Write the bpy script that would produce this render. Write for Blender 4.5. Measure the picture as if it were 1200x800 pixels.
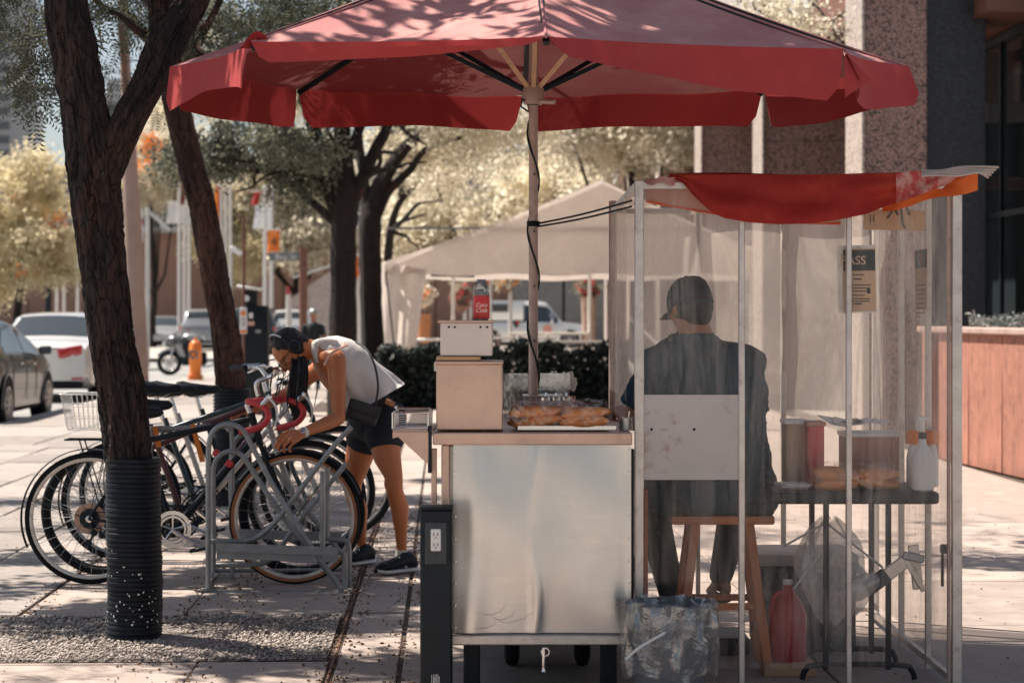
import bpy, bmesh, math, random
import numpy as np
from mathutils import noise as mnoise
from mathutils import Vector, Matrix, Euler

random.seed(7)
rng = np.random.default_rng(11)
R = math.radians
PI = math.pi
for _o in list(bpy.data.objects):
    bpy.data.objects.remove(_o)

# ------------------------------------------------------------------ camera
F, HOR, H = 2500.0, 370.0, 1.38           # focal length in photo pixels, horizon row, eye height
SC = bpy.context.scene
COL = SC.collection
cam_d = bpy.data.cameras.new('camera')
cam_d.sensor_width = 36.0
cam_d.lens = 75.0
cam_d.shift_y = -0.025
cam_d.clip_end = 4000
cam_d.dof.use_dof = True
cam_d.dof.focus_distance = 9.0
cam_d.dof.aperture_fstop = 4.0
cam = bpy.data.objects.new('camera', cam_d)
cam.location = (0, 0, H)
cam.rotation_euler = (R(90), 0, 0)
COL.objects.link(cam)
SC.camera = cam

# ------------------------------------------------------------------ world, sun, exposure
SUN_EL = R(57)
travel = Vector((0.86, -0.51, 0)).normalized() * math.cos(SUN_EL)   # way the light goes over the ground
sun_dir = Vector((-travel.x, -travel.y, math.sin(SUN_EL)))          # towards the sun
world = bpy.data.worlds.new('World')
SC.world = world
world.use_nodes = True
wn = world.node_tree
sky = wn.nodes.new('ShaderNodeTexSky')
sky.sky_type = 'NISHITA'
sky.sun_disc = False
sky.sun_elevation = SUN_EL
sky.sun_rotation = math.atan2(sun_dir.x, sun_dir.y)
sky.air_density = 1.0
sky.dust_density = 1.2
sky.ozone_density = 0.6
hsv = wn.nodes.new('ShaderNodeHueSaturation')      # hazy summer sky: paler and a little warm
hsv.inputs['Saturation'].default_value = .62
tint = wn.nodes.new('ShaderNodeMix'); tint.data_type = 'RGBA'; tint.blend_type = 'MULTIPLY'
tint.inputs[0].default_value = 1.0
tint.inputs[7].default_value = (.98, 1.0, 1.02, 1)
wn.links.new(sky.outputs[0], hsv.inputs['Color'])
wn.links.new(hsv.outputs[0], tint.inputs[6])
wn.links.new(tint.outputs[2], wn.nodes['Background'].inputs[0])
wn.nodes['Background'].inputs[1].default_value = 0.058
sun_l = bpy.data.lights.new('sun', 'SUN')
sun_l.energy = 5.0
sun_l.angle = R(0.53)
sun_l.color = (1.0, 0.89, 0.77)
sun = bpy.data.objects.new('sun', sun_l)
sun.rotation_euler = sun_dir.to_track_quat('Z', 'Y').to_euler()
sun.location = (-20, 20, 40)
COL.objects.link(sun)
SC.view_settings.view_transform = 'Standard'
SC.view_settings.look = 'None'
SC.view_settings.gamma = 1
SC.view_settings.exposure = 0.90
SC.render.engine = 'CYCLES'
SC.cycles.use_denoising = True
SC.cycles.max_bounces = 10
SC.cycles.transparent_max_bounces = 24
SC.cycles.transmission_bounces = 8
SC.cycles.caustics_reflective = False
SC.cycles.caustics_refractive = False
SC.cycles.sample_clamp_indirect = 6.0


# ------------------------------------------------------------------ helpers
def P(px, py, Y):
    """pixel of the photograph at distance Y -> point"""
    return Vector(((px - 600) / F * Y, Y, H + (HOR - py) / F * Y))


WL = {}


def wl(o):
    return WL.get(o.name, Vector((0, 0, 0)))


def thing(name, label, cat, loc=(0, 0, 0), group=None):
    o = bpy.data.objects.new(name, None)
    o.empty_display_size = 0.1
    COL.objects.link(o)
    o.location = loc
    WL[o.name] = Vector(loc)
    o['label'] = label
    o['category'] = cat
    if group:
        o['group'] = group
    return o


def tag(o, label=None, cat=None, group=None, kind=None):
    if label: o['label'] = label
    if cat: o['category'] = cat
    if group: o['group'] = group
    if kind: o['kind'] = kind
    return o


def link(name, me, parent=None, loc=None):
    o = bpy.data.objects.new(name, me)
    COL.objects.link(o)
    if parent is not None:
        o.parent = parent
        o.location = -wl(parent)
        WL[o.name] = Vector((0, 0, 0))
    if loc is not None:
        o.location = loc
    return o


def copy_tree(o, parent=None):
    c = o.copy()
    COL.objects.link(c)
    c.parent = parent
    for ch in list(o.children):
        copy_tree(ch, c)
    return c


def frame_from(t):
    t = t.normalized()
    up = Vector((0, 0, 1)) if abs(t.z) < 0.95 else Vector((0, 1, 0))
    a = t.cross(up).normalized()
    b = a.cross(t).normalized()
    return a, b


class MB:
    def __init__(self):
        self.v = []
        self.f = []

    def add(self, vs, fs):
        o = len(self.v)
        self.v.extend([tuple(p) for p in vs])
        self.f.extend([tuple(i + o for i in f) for f in fs])
        return self

    def box(self, c, s, rot=None, bev=0.0, seg=1):
        x, y, z = s[0] / 2, s[1] / 2, s[2] / 2
        if bev > 0:
            bm = bmesh.new()
            bmesh.ops.create_cube(bm, size=1)
            for v in bm.verts:
                v.co = Vector((v.co.x * s[0], v.co.y * s[1], v.co.z * s[2]))
            bmesh.ops.bevel(bm, geom=bm.edges[:], offset=bev, segments=seg, affect='EDGES', profile=0.5)
            bm.verts.index_update()
            vs = [v.co.copy() for v in bm.verts]
            fs = [[v.index for v in f.verts] for f in bm.faces]
            bm.free()
        else:
            vs = [Vector(p) for p in ((-x, -y, -z), (x, -y, -z), (x, y, -z), (-x, y, -z), (-x, -y, z), (x, -y, z), (x, y, z), (-x, y, z))]
            fs = [(0, 3, 2, 1), (4, 5, 6, 7), (0, 1, 5, 4), (1, 2, 6, 5), (2, 3, 7, 6), (3, 0, 4, 7)]
        if rot is not None:
            m = rot if isinstance(rot, Matrix) else Euler(rot).to_matrix()
            vs = [m @ v for v in vs]
        c = Vector(c)
        return self.add([v + c for v in vs], fs)

    def bar(self, a, b, w, t, bev=0.0, up=None):
        """box between two points; w across, t the other way"""
        a, b = Vector(a), Vector(b)
        d = b - a
        z = d.normalized()
        up = Vector(up) if up else (Vector((0, 1, 0)) if abs(z.y) < 0.9 else Vector((0, 0, 1)))
        x = up.cross(z).normalized()
        y = z.cross(x)
        m = Matrix((x, y, z)).transposed()
        return self.box((a + b) / 2, (w, t, d.length), m, bev)

    def tube(self, pts, r, n=8, cap=True, closed=False):
        pts = [Vector(p) for p in pts]
        k = len(pts)
        rs = [r] * k if not hasattr(r, '__len__') else list(r)
        vs, fs = [], []
        a = None
        for i in range(k):
            if closed:
                t = pts[(i + 1) % k] - pts[i - 1]
            else:
                t = pts[min(i + 1, k - 1)] - pts[max(i - 1, 0)]
            if t.length < 1e-9: t = Vector((0, 0, 1))
            t.normalize()
            if a is None:
                a, b = frame_from(t)
            else:
                a = (a - t * a.dot(t))
                if a.length < 1e-6: a, _ = frame_from(t)
                a.normalize()
                b = t.cross(a) * -1
                b = a.cross(t)
            for j in range(n):
                q = 2 * PI * j / n
                vs.append(pts[i] + (a * math.cos(q) + b * math.sin(q)) * rs[i])
        m = k if closed else k - 1
        for i in range(m):
            for j in range(n):
                i2 = (i + 1) % k
                fs.append((i * n + j, i2 * n + j, i2 * n + (j + 1) % n, i * n + (j + 1) % n))
        if cap and not closed:
            fs.append(tuple(range(n)))
            fs.append(tuple(range((k - 1) * n, k * n))[::-1])
        return self.add(vs, fs)

    def ell(self, c, r, n=14, m=9, rot=None):
        c = Vector(c)
        if not hasattr(r, '__len__'): r = (r, r, r)
        vs = [Vector((0, 0, r[2]))]
        for i in range(1, m):
            a = PI * i / m
            for j in range(n):
                b = 2 * PI * j / n
                vs.append(Vector((r[0] * math.sin(a) * math.cos(b), r[1] * math.sin(a) * math.sin(b), r[2] * math.cos(a))))
        vs.append(Vector((0, 0, -r[2])))
        fs = [(0, 1 + j, 1 + (j + 1) % n) for j in range(n)]
        for i in range(m - 2):
            for j in range(n):
                fs.append((1 + i * n + j, 1 + (i + 1) * n + j, 1 + (i + 1) * n + (j + 1) % n, 1 + i * n + (j + 1) % n))
        L = len(vs) - 1
        fs += [(L, 1 + (m - 2) * n + (j + 1) % n, 1 + (m - 2) * n + j) for j in range(n)]
        if rot is not None:
            mt = rot if isinstance(rot, Matrix) else Euler(rot).to_matrix()
            vs = [mt @ v for v in vs]
        return self.add([v + c for v in vs], fs)

    def lathe(self, prof, c=(0, 0, 0), rot=None, n=20, cap=True):
        c = Vector(c)
        mt = None if rot is None else (rot if isinstance(rot, Matrix) else Euler(rot).to_matrix())
        vs, fs = [], []
        for r, z in prof:
            for j in range(n):
                a = 2 * PI * j / n
                v = Vector((max(r, 1e-4) * math.cos(a), max(r, 1e-4) * math.sin(a), z))
                vs.append((mt @ v if mt else v) + c)
        k = len(prof)
        for i in range(k - 1):
            for j in range(n):
                fs.append((i * n + j, i * n + (j + 1) % n, (i + 1) * n + (j + 1) % n, (i + 1) * n + j))
        if cap:
            fs.append(tuple(range(n))[::-1])
            fs.append(tuple(range((k - 1) * n, k * n)))
        return self.add(vs, fs)

    def cyl(self, a, b, r, n=12, r2=None):
        return self.tube([a, b], [r, r if r2 is None else r2], n)

    def ring(self, c, Rm, r, axis='y', n=36, k=8, a0=0, a1=2 * PI, sq=1.0):
        c = Vector(c)
        full = abs(a1 - a0 - 2 * PI) < 1e-6
        pts = []
        m = n if full else n + 1
        for i in range(m):
            a = a0 + (a1 - a0) * i / n
            if axis == 'y': pts.append(c + Vector((math.cos(a) * Rm, 0, math.sin(a) * Rm)))
            elif axis == 'x': pts.append(c + Vector((0, math.cos(a) * Rm, math.sin(a) * Rm)))
            else: pts.append(c + Vector((math.cos(a) * Rm, math.sin(a) * Rm, 0)))
        return self.tube(pts, r, k, closed=full)

    def prism(self, poly, d0, d1, axis='y'):
        """poly (x,z) pushed along y from d0 to d1 (axis y); for axis x poly is (y,z); axis z poly is (x,y)"""
        def mk(p, d):
            if axis == 'y': return (p[0], d, p[1])
            if axis == 'x': return (d, p[0], p[1])
            return (p[0], p[1], d)
        n = len(poly)
        vs = [mk(p, d0) for p in poly] + [mk(p, d1) for p in poly]
        fs = [tuple(range(n)), tuple(range(n, 2 * n))[::-1]]
        fs += [(i, i + n, (i + 1) % n + n, (i + 1) % n) for i in range(n)]
        return self.add(vs, fs)

    def grid(self, fn, nu, nv, closed_u=False):
        vs = [Vector(fn(i / nu, j / nv)) for j in range(nv + 1) for i in range(nu + (0 if closed_u else 1))]
        w = nu if closed_u else nu + 1
        fs = []
        for j in range(nv):
            for i in range(nu):
                i2 = (i + 1) % w
                fs.append((j * w + i, j * w + i2, (j + 1) * w + i2, (j + 1) * w + i))
        return self.add(vs, fs)

    def mesh(self, name, smooth=True, angle=38, recalc=True):
        me = bpy.data.meshes.new(name)
        me.from_pydata(self.v, [], self.f)
        if recalc:
            bm = bmesh.new()
            bm.from_mesh(me)
            bmesh.ops.recalc_face_normals(bm, faces=bm.faces)
            bm.to_mesh(me)
            bm.free()
        if smooth:
            me.polygons.foreach_set('use_smooth', [True] * len(me.polygons))
            me.set_sharp_from_angle(angle=R(angle))
        me.update()
        return me

    def build(self, name, mat, parent=None, smooth=True, angle=38, loc=None, recalc=True):
        me = self.mesh(name, smooth, angle, recalc)
        if mat: me.materials.append(mat)
        return link(name, me, parent, loc)


def np_mesh(name, verts, quads, mat, nper=4):
    me = bpy.data.meshes.new(name)
    nv, nf = len(verts), len(quads)
    me.vertices.add(nv)
    me.vertices.foreach_set('co', verts.astype(np.float32).ravel())
    me.loops.add(nf * nper)
    me.loops.foreach_set('vertex_index', quads.astype(np.int32).ravel())
    me.polygons.add(nf)
    me.polygons.foreach_set('loop_start', np.arange(nf, dtype=np.int32) * nper)
    me.update(calc_edges=True)
    if mat: me.materials.append(mat)
    return me


# ------------------------------------------------------------------ materials
def nodes_of(name):
    m = bpy.data.materials.new(name)
    m.use_nodes = True
    nt = m.node_tree
    return m, nt, nt.nodes['Principled BSDF']


def mix_rgb(nt, a, b, fac, mode='MIX'):
    n = nt.nodes.new('ShaderNodeMix')
    n.data_type = 'RGBA'
    n.blend_type = mode
    for s, v in ((n.inputs[0], fac), (n.inputs[6], a), (n.inputs[7], b)):
        if hasattr(v, 'is_output'): nt.links.new(v, s)
        elif s is n.inputs[0]: s.default_value = v
        else: s.default_value = (*v[:3], 1)
    return n.outputs[2]


def noise(nt, scale, detail=4, rough=0.6, coord='Object', stretch=None, dist=0.0):
    tc = nt.nodes.new('ShaderNodeTexCoord')
    src = tc.outputs[coord]
    if stretch:
        mp = nt.nodes.new('ShaderNodeMapping')
        mp.inputs['Scale'].default_value = stretch
        nt.links.new(src, mp.inputs[0])
        src = mp.outputs[0]
    n = nt.nodes.new('ShaderNodeTexNoise')
    n.inputs['Scale'].default_value = scale
    n.inputs['Detail'].default_value = detail
    n.inputs['Roughness'].default_value = rough
    n.inputs['Distortion'].default_value = dist
    nt.links.new(src, n.inputs['Vector'])
    return n.outputs['Fac']


def ramp(nt, fac, p0, p1, c0=(0, 0, 0), c1=(1, 1, 1)):
    r = nt.nodes.new('ShaderNodeValToRGB')
    r.color_ramp.elements[0].position = p0
    r.color_ramp.elements[1].position = p1
    r.color_ramp.elements[0].color = (*c0, 1)
    r.color_ramp.elements[1].color = (*c1, 1)
    nt.links.new(fac, r.inputs[0])
    return r.outputs[0]


def bump(nt, b, fac, strength=0.3, dist=0.01, prev=None):
    n = nt.nodes.new('ShaderNodeBump')
    n.inputs['Strength'].default_value = strength
    n.inputs['Distance'].default_value = dist
    nt.links.new(fac, n.inputs['Height'])
    if prev is not None: nt.links.new(prev, n.inputs['Normal'])
    nt.links.new(n.outputs[0], b.inputs['Normal'])
    return n.outputs[0]


def mat(name, col, rough=0.6, metal=0.0, var=0.18, vs=6.0, bs=60.0, bd=0.0, col2=None, c2lo=0.5, c2hi=0.7,
        c2s=4.0, stretch=None, spec=0.5, rand=0.0, rvar=0.0, coat=0.0, sss=0.0, dirt=None, dlo=0.55, dhi=0.75, ds=3.0):
    m, nt, b = nodes_of(name)
    b.inputs['Roughness'].default_value = rough
    b.inputs['Metallic'].default_value = metal
    b.inputs['Specular IOR Level'].default_value = spec
    b.inputs['Coat Weight'].default_value = coat
    lo = tuple(c * (1 - var) for c in col)
    hi = tuple(min(1, c * (1 + var)) for c in col)
    nz = noise(nt, vs, 5, 0.65, stretch=stretch)
    out = mix_rgb(nt, lo, hi, ramp(nt, nz, 0.3, 0.7))
    if col2:
        out = mix_rgb(nt, out, col2, ramp(nt, noise(nt, c2s, 6, 0.7, stretch=stretch), c2lo, c2hi))
    if dirt:
        out = mix_rgb(nt, out, dirt, ramp(nt, noise(nt, ds, 8, 0.75), dlo, dhi))
    if rand:
        oi = nt.nodes.new('ShaderNodeObjectInfo')
        mr = nt.nodes.new('ShaderNodeMapRange')
        mr.inputs[3].default_value = 1 - rand
        mr.inputs[4].default_value = 1 + rand
        nt.links.new(oi.outputs['Random'], mr.inputs[0])
        hs = nt.nodes.new('ShaderNodeHueSaturation')
        nt.links.new(mr.outputs[0], hs.inputs['Value'])
        nt.links.new(out, hs.inputs['Color'])
        out = hs.outputs[0]
    nt.links.new(out, b.inputs['Base Color'])
    if rvar:
        mr = nt.nodes.new('ShaderNodeMapRange')
        mr.inputs[3].default_value = max(0, rough - rvar)
        mr.inputs[4].default_value = min(1, rough + rvar)
        nt.links.new(noise(nt, vs * 1.7, 5, 0.7, stretch=stretch), mr.inputs[0])
        nt.links.new(mr.outputs[0], b.inputs['Roughness'])
    if bd:
        bump(nt, b, noise(nt, bs, 4, 0.7, stretch=stretch), 0.6, bd)
    if sss:
        b.inputs['Subsurface Weight'].default_value = sss
        b.inputs['Subsurface Radius'].default_value = (0.02, 0.008, 0.004)
    return m


def cloth_mat(name, col, trans=0.35, col2=None, rough=0.85, weave=900, fold=0.004, c2lo=.45, c2hi=.7, c2s=5):
    """cloth that lets some light through"""
    m, nt, b = nodes_of(name)
    b.inputs['Roughness'].default_value = rough
    b.inputs['Specular IOR Level'].default_value = 0.25
    out = mix_rgb(nt, tuple(c * .85 for c in col), tuple(c * 1.12 for c in col), noise(nt, 9, 5))
    if col2: out = mix_rgb(nt, out, col2, ramp(nt, noise(nt, c2s, 6, .7), c2lo, c2hi))
    nt.links.new(out, b.inputs['Base Color'])
    nb = bump(nt, b, noise(nt, 7, 4, .6), 0.5, fold)
    tr = nt.nodes.new('ShaderNodeBsdfTranslucent')
    nt.links.new(out, tr.inputs['Color'])
    mx = nt.nodes.new('ShaderNodeMixShader')
    mx.inputs[0].default_value = trans
    nt.links.new(b.outputs[0], mx.inputs[1])
    nt.links.new(tr.outputs[0], mx.inputs[2])
    nt.links.new(mx.outputs[0], nt.nodes['Material Output'].inputs[0])
    return m


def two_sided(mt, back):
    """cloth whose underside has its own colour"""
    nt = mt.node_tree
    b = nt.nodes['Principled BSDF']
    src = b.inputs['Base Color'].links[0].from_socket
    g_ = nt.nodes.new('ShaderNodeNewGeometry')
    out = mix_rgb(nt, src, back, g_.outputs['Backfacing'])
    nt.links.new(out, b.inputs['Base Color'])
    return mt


def leaf_mat(name, a, b_, trans=0.4):
    m, nt, b = nodes_of(name)
    b.inputs['Roughness'].default_value = 0.55
    g = nt.nodes.new('ShaderNodeNewGeometry')
    c = mix_rgb(nt, a, b_, g.outputs['Random Per Island'])
    c = mix_rgb(nt, c, tuple(x * 1.25 for x in b_), ramp(nt, noise(nt, 1.3, 3), .45, .7))
    nt.links.new(c, b.inputs['Base Color'])
    tr = nt.nodes.new('ShaderNodeBsdfTranslucent')
    nt.links.new(c, tr.inputs['Color'])
    mx = nt.nodes.new('ShaderNodeMixShader')
    mx.inputs[0].default_value = trans
    nt.links.new(b.outputs[0], mx.inputs[1])
    nt.links.new(tr.outputs[0], mx.inputs[2])
    nt.links.new(mx.outputs[0], nt.nodes['Material Output'].inputs[0])
    return m


def film_mat(name, tint=(0.95, 0.95, 0.95), opac=0.12, milk=(0.6, 0.58, 0.56), smear=0.25, rough=0.12, scale=3.0, wr=0.004, gloss=0.10, stretch=(1, 1, .35)):
    """clear plastic sheet: see-through, with milky scuffs and a sheen"""
    m, nt, b = nodes_of(name)
    nt.nodes.remove(b)
    tp = nt.nodes.new('ShaderNodeBsdfTransparent')
    tp.inputs[0].default_value = (*tint, 1)
    df = nt.nodes.new('ShaderNodeBsdfDiffuse')
    df.inputs[0].default_value = (*milk, 1)
    tl = nt.nodes.new('ShaderNodeBsdfTranslucent')
    tl.inputs[0].default_value = (*milk, 1)
    gl = nt.nodes.new('ShaderNodeBsdfGlossy')
    gl.inputs['Roughness'].default_value = rough
    gl.inputs['Color'].default_value = (.9, .9, .9, 1)
    bn = nt.nodes.new('ShaderNodeBump')
    bn.inputs['Strength'].default_value = .8
    bn.inputs['Distance'].default_value = wr
    nt.links.new(noise(nt, 6, 4, .6, dist=1.2, stretch=stretch), bn.inputs['Height'])
    nt.links.new(bn.outputs[0], gl.inputs['Normal'])
    m1 = nt.nodes.new('ShaderNodeMixShader')
    m1.inputs[0].default_value = .45
    nt.links.new(df.outputs[0], m1.inputs[1]); nt.links.new(tl.outputs[0], m1.inputs[2])
    mr = nt.nodes.new('ShaderNodeMapRange')
    mr.inputs[1].default_value = .44; mr.inputs[2].default_value = .78
    mr.inputs[3].default_value = opac; mr.inputs[4].default_value = opac + smear
    nt.links.new(noise(nt, scale, 9, .72, stretch=stretch, dist=.6), mr.inputs[0])
    m2 = nt.nodes.new('ShaderNodeMixShader')
    nt.links.new(mr.outputs[0], m2.inputs[0])
    nt.links.new(tp.outputs[0], m2.inputs[1]); nt.links.new(m1.outputs[0], m2.inputs[2])
    m3 = nt.nodes.new('ShaderNodeMixShader')
    mg = nt.nodes.new('ShaderNodeMapRange')
    mg.inputs[1].default_value = .40; mg.inputs[2].default_value = .72
    mg.inputs[3].default_value = gloss * .35; mg.inputs[4].default_value = gloss * 2.6
    nt.links.new(noise(nt, scale * .7, 6, .7, stretch=stretch, dist=1.4), mg.inputs[0])
    nt.links.new(mg.outputs[0], m3.inputs[0])
    nt.links.new(m2.outputs[0], m3.inputs[1]); nt.links.new(gl.outputs[0], m3.inputs[2])
    nt.links.new(m3.outputs[0], nt.nodes['Material Output'].inputs[0])
    return m


def bark_mat(name, c0, c1):
    m, nt, b = nodes_of(name)
    b.inputs['Roughness'].default_value = 0.9
    n1 = noise(nt, 9, 7, .7, stretch=(1, 1, .16), dist=.8)
    n2 = noise(nt, 40, 5, .7, stretch=(1, 1, .35))
    c = mix_rgb(nt, c0, c1, ramp(nt, n1, .42, .68))
    c = mix_rgb(nt, c, (.09, .030, .016), ramp(nt, noise(nt, 5, 4, .6, stretch=(1, 1, .5)), .62, .74))
    c = mix_rgb(nt, c, tuple(x * .35 for x in c0), ramp(nt, n2, .5, .75))
    tc = nt.nodes.new('ShaderNodeTexCoord')
    mp = nt.nodes.new('ShaderNodeMapping'); mp.inputs['Scale'].default_value = (1, 1, .30)
    nt.links.new(tc.outputs['Object'], mp.inputs[0])
    wv = nt.nodes.new('ShaderNodeTexNoise'); wv.inputs['Scale'].default_value = 7
    nt.links.new(mp.outputs[0], wv.inputs['Vector'])
    ad = nt.nodes.new('ShaderNodeVectorMath'); ad.operation = 'MULTIPLY_ADD'; ad.inputs[1].default_value = (.07, .07, .07)
    nt.links.new(wv.outputs['Color'], ad.inputs[0]); nt.links.new(mp.outputs[0], ad.inputs[2])
    vo = nt.nodes.new('ShaderNodeTexVoronoi'); vo.feature = 'DISTANCE_TO_EDGE'; vo.inputs['Scale'].default_value = 26
    nt.links.new(ad.outputs[0], vo.inputs['Vector'])
    crack = ramp(nt, vo.outputs['Distance'], -.03, .055)
    c = mix_rgb(nt, tuple(x * .25 for x in c0), c, crack)
    nt.links.new(c, b.inputs['Base Color'])
    p = bump(nt, b, n1, 1.0, .03)
    p = bump(nt, b, crack, .8, .008, p)
    bump(nt, b, n2, .8, .010, p)
    return m


def stone_mat(name, c0, c1, c2, scale=90):
    """speckled granite"""
    m, nt, b = nodes_of(name)
    b.inputs['Roughness'].default_value = 0.45
    tc = nt.nodes.new('ShaderNodeTexCoord')
    vo = nt.nodes.new('ShaderNodeTexVoronoi')
    vo.inputs['Scale'].default_value = scale / 3
    nt.links.new(tc.outputs['Object'], vo.inputs['Vector'])
    c = mix_rgb(nt, c0, c1, ramp(nt, noise(nt, scale / 4, 6, .8), .42, .58))
    sp = nt.nodes.new('ShaderNodeSeparateColor')
    nt.links.new(vo.outputs['Color'], sp.inputs[0])
    c = mix_rgb(nt, c, c2, ramp(nt, sp.outputs[0], .62, .7))
    nt.links.new(c, b.inputs['Base Color'])
    return m


def text(body, size, material, loc, rot, parent, name='lettering', extrude=0.0006, align='CENTER', sx=1.0, shear=0.0):
    cu = bpy.data.curves.new(name, 'FONT')
    cu.body = body
    cu.size = size
    cu.align_x = align
    cu.align_y = 'CENTER'
    cu.extrude = extrude
    cu.shear = shear
    o = bpy.data.objects.new(name, cu)
    COL.objects.link(o)
    bpy.context.view_layer.update()
    me = bpy.data.meshes.new_from_object(o.evaluated_get(bpy.context.evaluated_depsgraph_get()))
    bpy.data.objects.remove(o)
    mt = Matrix.Translation(Vector(loc)) @ Euler(rot).to_matrix().to_4x4() @ Matrix.Diagonal((sx, 1, 1, 1))
    me.transform(mt)
    me.materials.clear()
    me.materials.append(material)
    return link(name, me, parent)


def remesh(mb, name, voxel, smooth_it=4):
    """weld overlapping shapes into one continuous surface"""
    me = mb.mesh(name + '_src', False)
    o = bpy.data.objects.new(name + '_src', me)
    COL.objects.link(o)
    r = o.modifiers.new('r', 'REMESH'); r.mode = 'VOXEL'; r.voxel_size = voxel; r.adaptivity = 0
    s = o.modifiers.new('s', 'SMOOTH'); s.iterations = smooth_it; s.factor = .5
    bpy.context.view_layer.update()
    out = bpy.data.meshes.new_from_object(o.evaluated_get(bpy.context.evaluated_depsgraph_get()))
    bpy.data.objects.remove(o)
    out.polygons.foreach_set('use_smooth', [True] * len(out.polygons))
    out.name = name
    return out


def join_meshes(name, mlist):
    bm = bmesh.new()
    for m in mlist: bm.from_mesh(m)
    me = bpy.data.meshes.new(name)
    bm.to_mesh(me)
    bm.free()
    me.polygons.foreach_set('use_smooth', [True] * len(me.polygons))
    return me


def cone(mb, a, ra, b, rb, n=14):
    """limb piece with round ends"""
    a, b = Vector(a), Vector(b)
    mb.tube([a, b], [ra, rb], n)
    mb.ell(a, ra * .995, n, 8)
    mb.ell(b, rb * .995, n, 8)
    return mb


def spline(pts, n=8, closed=False):
    """Catmull-Rom through the points"""
    pts = [Vector(p) for p in pts]
    out = []
    k = len(pts)
    rg = range(k if closed else k - 1)
    for i in rg:
        p0 = pts[(i - 1) % k] if closed or i > 0 else pts[0] * 2 - pts[1]
        p1 = pts[i]
        p2 = pts[(i + 1) % k]
        p3 = pts[(i + 2) % k] if closed or i + 2 < k else pts[-1] * 2 - pts[-2]
        for j in range(n):
            t = j / n
            out.append(0.5 * ((2 * p1) + (p2 - p0) * t + (2 * p0 - 5 * p1 + 4 * p2 - p3) * t * t + (3 * p1 - p0 - 3 * p2 + p3) * t ** 3))
    if not closed: out.append(pts[-1])
    return out


def loft(mb, secs, n=28, rip=0.0, ripk=7, ph=0.0):
    """secs: (centre, axis a vector, axis b vector) ellipse rings; rip grows folds towards the end"""
    vs, fs = [], []
    k = len(secs)
    for i, (c, a, b) in enumerate(secs):
        c, a, b = Vector(c), Vector(a), Vector(b)
        for j in range(n):
            q = 2 * PI * j / n
            w = 1 + rip * (i / (k - 1)) * math.sin(ripk * q + ph + i * .35) + rip * .5 * (i / (k - 1)) * math.sin(ripk * 1.7 * q + 1 + ph)
            vs.append(c + (a * math.cos(q) + b * math.sin(q)) * w)
    for i in range(k - 1):
        for j in range(n):
            fs.append((i * n + j, i * n + (j + 1) % n, (i + 1) * n + (j + 1) % n, (i + 1) * n + j))
    return mb.add(vs, fs)


# shared materials ---------------------------------------------------------
M = {}
M['slab'] = mat('sidewalk_concrete', (.38, .315, .28), .9, var=.2, vs=4, bs=120, bd=.0025, col2=(.30, .25, .22), c2lo=.5, c2hi=.85, c2s=1.6, rand=.13, dirt=(.13, .10, .09), dlo=.56, dhi=.76, ds=7)
M['paver'] = mat('grey_paver', (.32, .285, .265), .9, var=.25, vs=5, bs=110, bd=.003, col2=(.24, .22, .21), c2lo=.45, c2hi=.8, c2s=3, rand=.2, dirt=(.12, .11, .1), dlo=.6, dhi=.78, ds=12)
M['brick_strip'] = mat('dirty_brick', (.24, .13, .10), .9, var=.3, vs=9, bs=90, bd=.004, rand=.3, dirt=(.05, .04, .035), dlo=.5, dhi=.7, ds=14)
M['dirt'] = mat('joint_dirt', (.075, .055, .045), .95, var=.4, vs=20, bs=90, bd=.01)
M['asphalt'] = mat('asphalt', (.30, .30, .295), .9, var=.15, vs=2, bs=150, bd=.003, col2=(.22, .22, .22), c2s=.7, c2lo=.45, c2hi=.7)
M['kerb'] = mat('kerb_concrete', (.42, .39, .36), .9, var=.15, rand=.1, bs=80, bd=.002)
M['steel'] = mat('brushed_steel', (.62, .57, .54), .34, 1.0, var=.08, vs=3, bs=5, bd=.0015, rvar=.12, stretch=(1, 1, 1), dirt=(.40, .31, .26), dlo=.58, dhi=.85, ds=3)
M['steel_warm'] = mat('warm_steel', (.66, .45, .345), .42, .45, var=.14, vs=4, bs=9, bd=.0012, rvar=.1, dirt=(.34, .20, .14), dlo=.55, dhi=.85, ds=5)
M['alu'] = mat('aluminium', (.60, .55, .51), .42, .75, var=.15, vs=12, bs=60, bd=.0006, dirt=(.26, .21, .19), dlo=.55, dhi=.75, ds=15)
M['chrome'] = mat('chrome', (.72, .71, .70), .2, 1.0, var=.06, vs=8)
M['rack'] = mat('galvanised_tube', (.30, .315, .32), .5, .75, var=.2, vs=14, bs=80, bd=.0006, dirt=(.18, .14, .12), dlo=.58, dhi=.74, ds=12)
M['navy'] = mat('black_paint', (.006, .012, .018), .5, var=.25, vs=6, bs=60, bd=.0008, dirt=(.05, .045, .04), dlo=.7, dhi=.9, ds=10, spec=.3)
M['rubber'] = mat('tyre_rubber', (.010, .012, .015), .8, var=.3, vs=10, bs=100, bd=.001, spec=.25)
M['plastic_black'] = mat('black_plastic', (.008, .012, .017), .42, var=.2, spec=.35)
M['white_plastic'] = mat('white_plastic', (.78, .77, .74), .4, var=.05)
M['orange'] = mat('orange_paint', (.80, .22, .03), .45, var=.1, vs=5)
M['red_tape'] = mat('red_bar_tape', (.62, .05, .055), .5, var=.12, vs=20, bs=120, bd=.0008)
M['wood'] = mat('stool_wood', (.62, .20, .07), .5, var=.25, vs=10, stretch=(1, 1, .15), bs=60, bd=.001, dirt=(.15, .06, .03), dlo=.6, dhi=.8, ds=8)
M['cardboard'] = mat('cardboard', (.48, .30, .18), .9, var=.12, vs=5)
M['skin_w'] = mat('skin_tan', (.54, .185, .07), .45, var=.1, vs=5, sss=.12, bs=300, bd=.0003)
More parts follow.
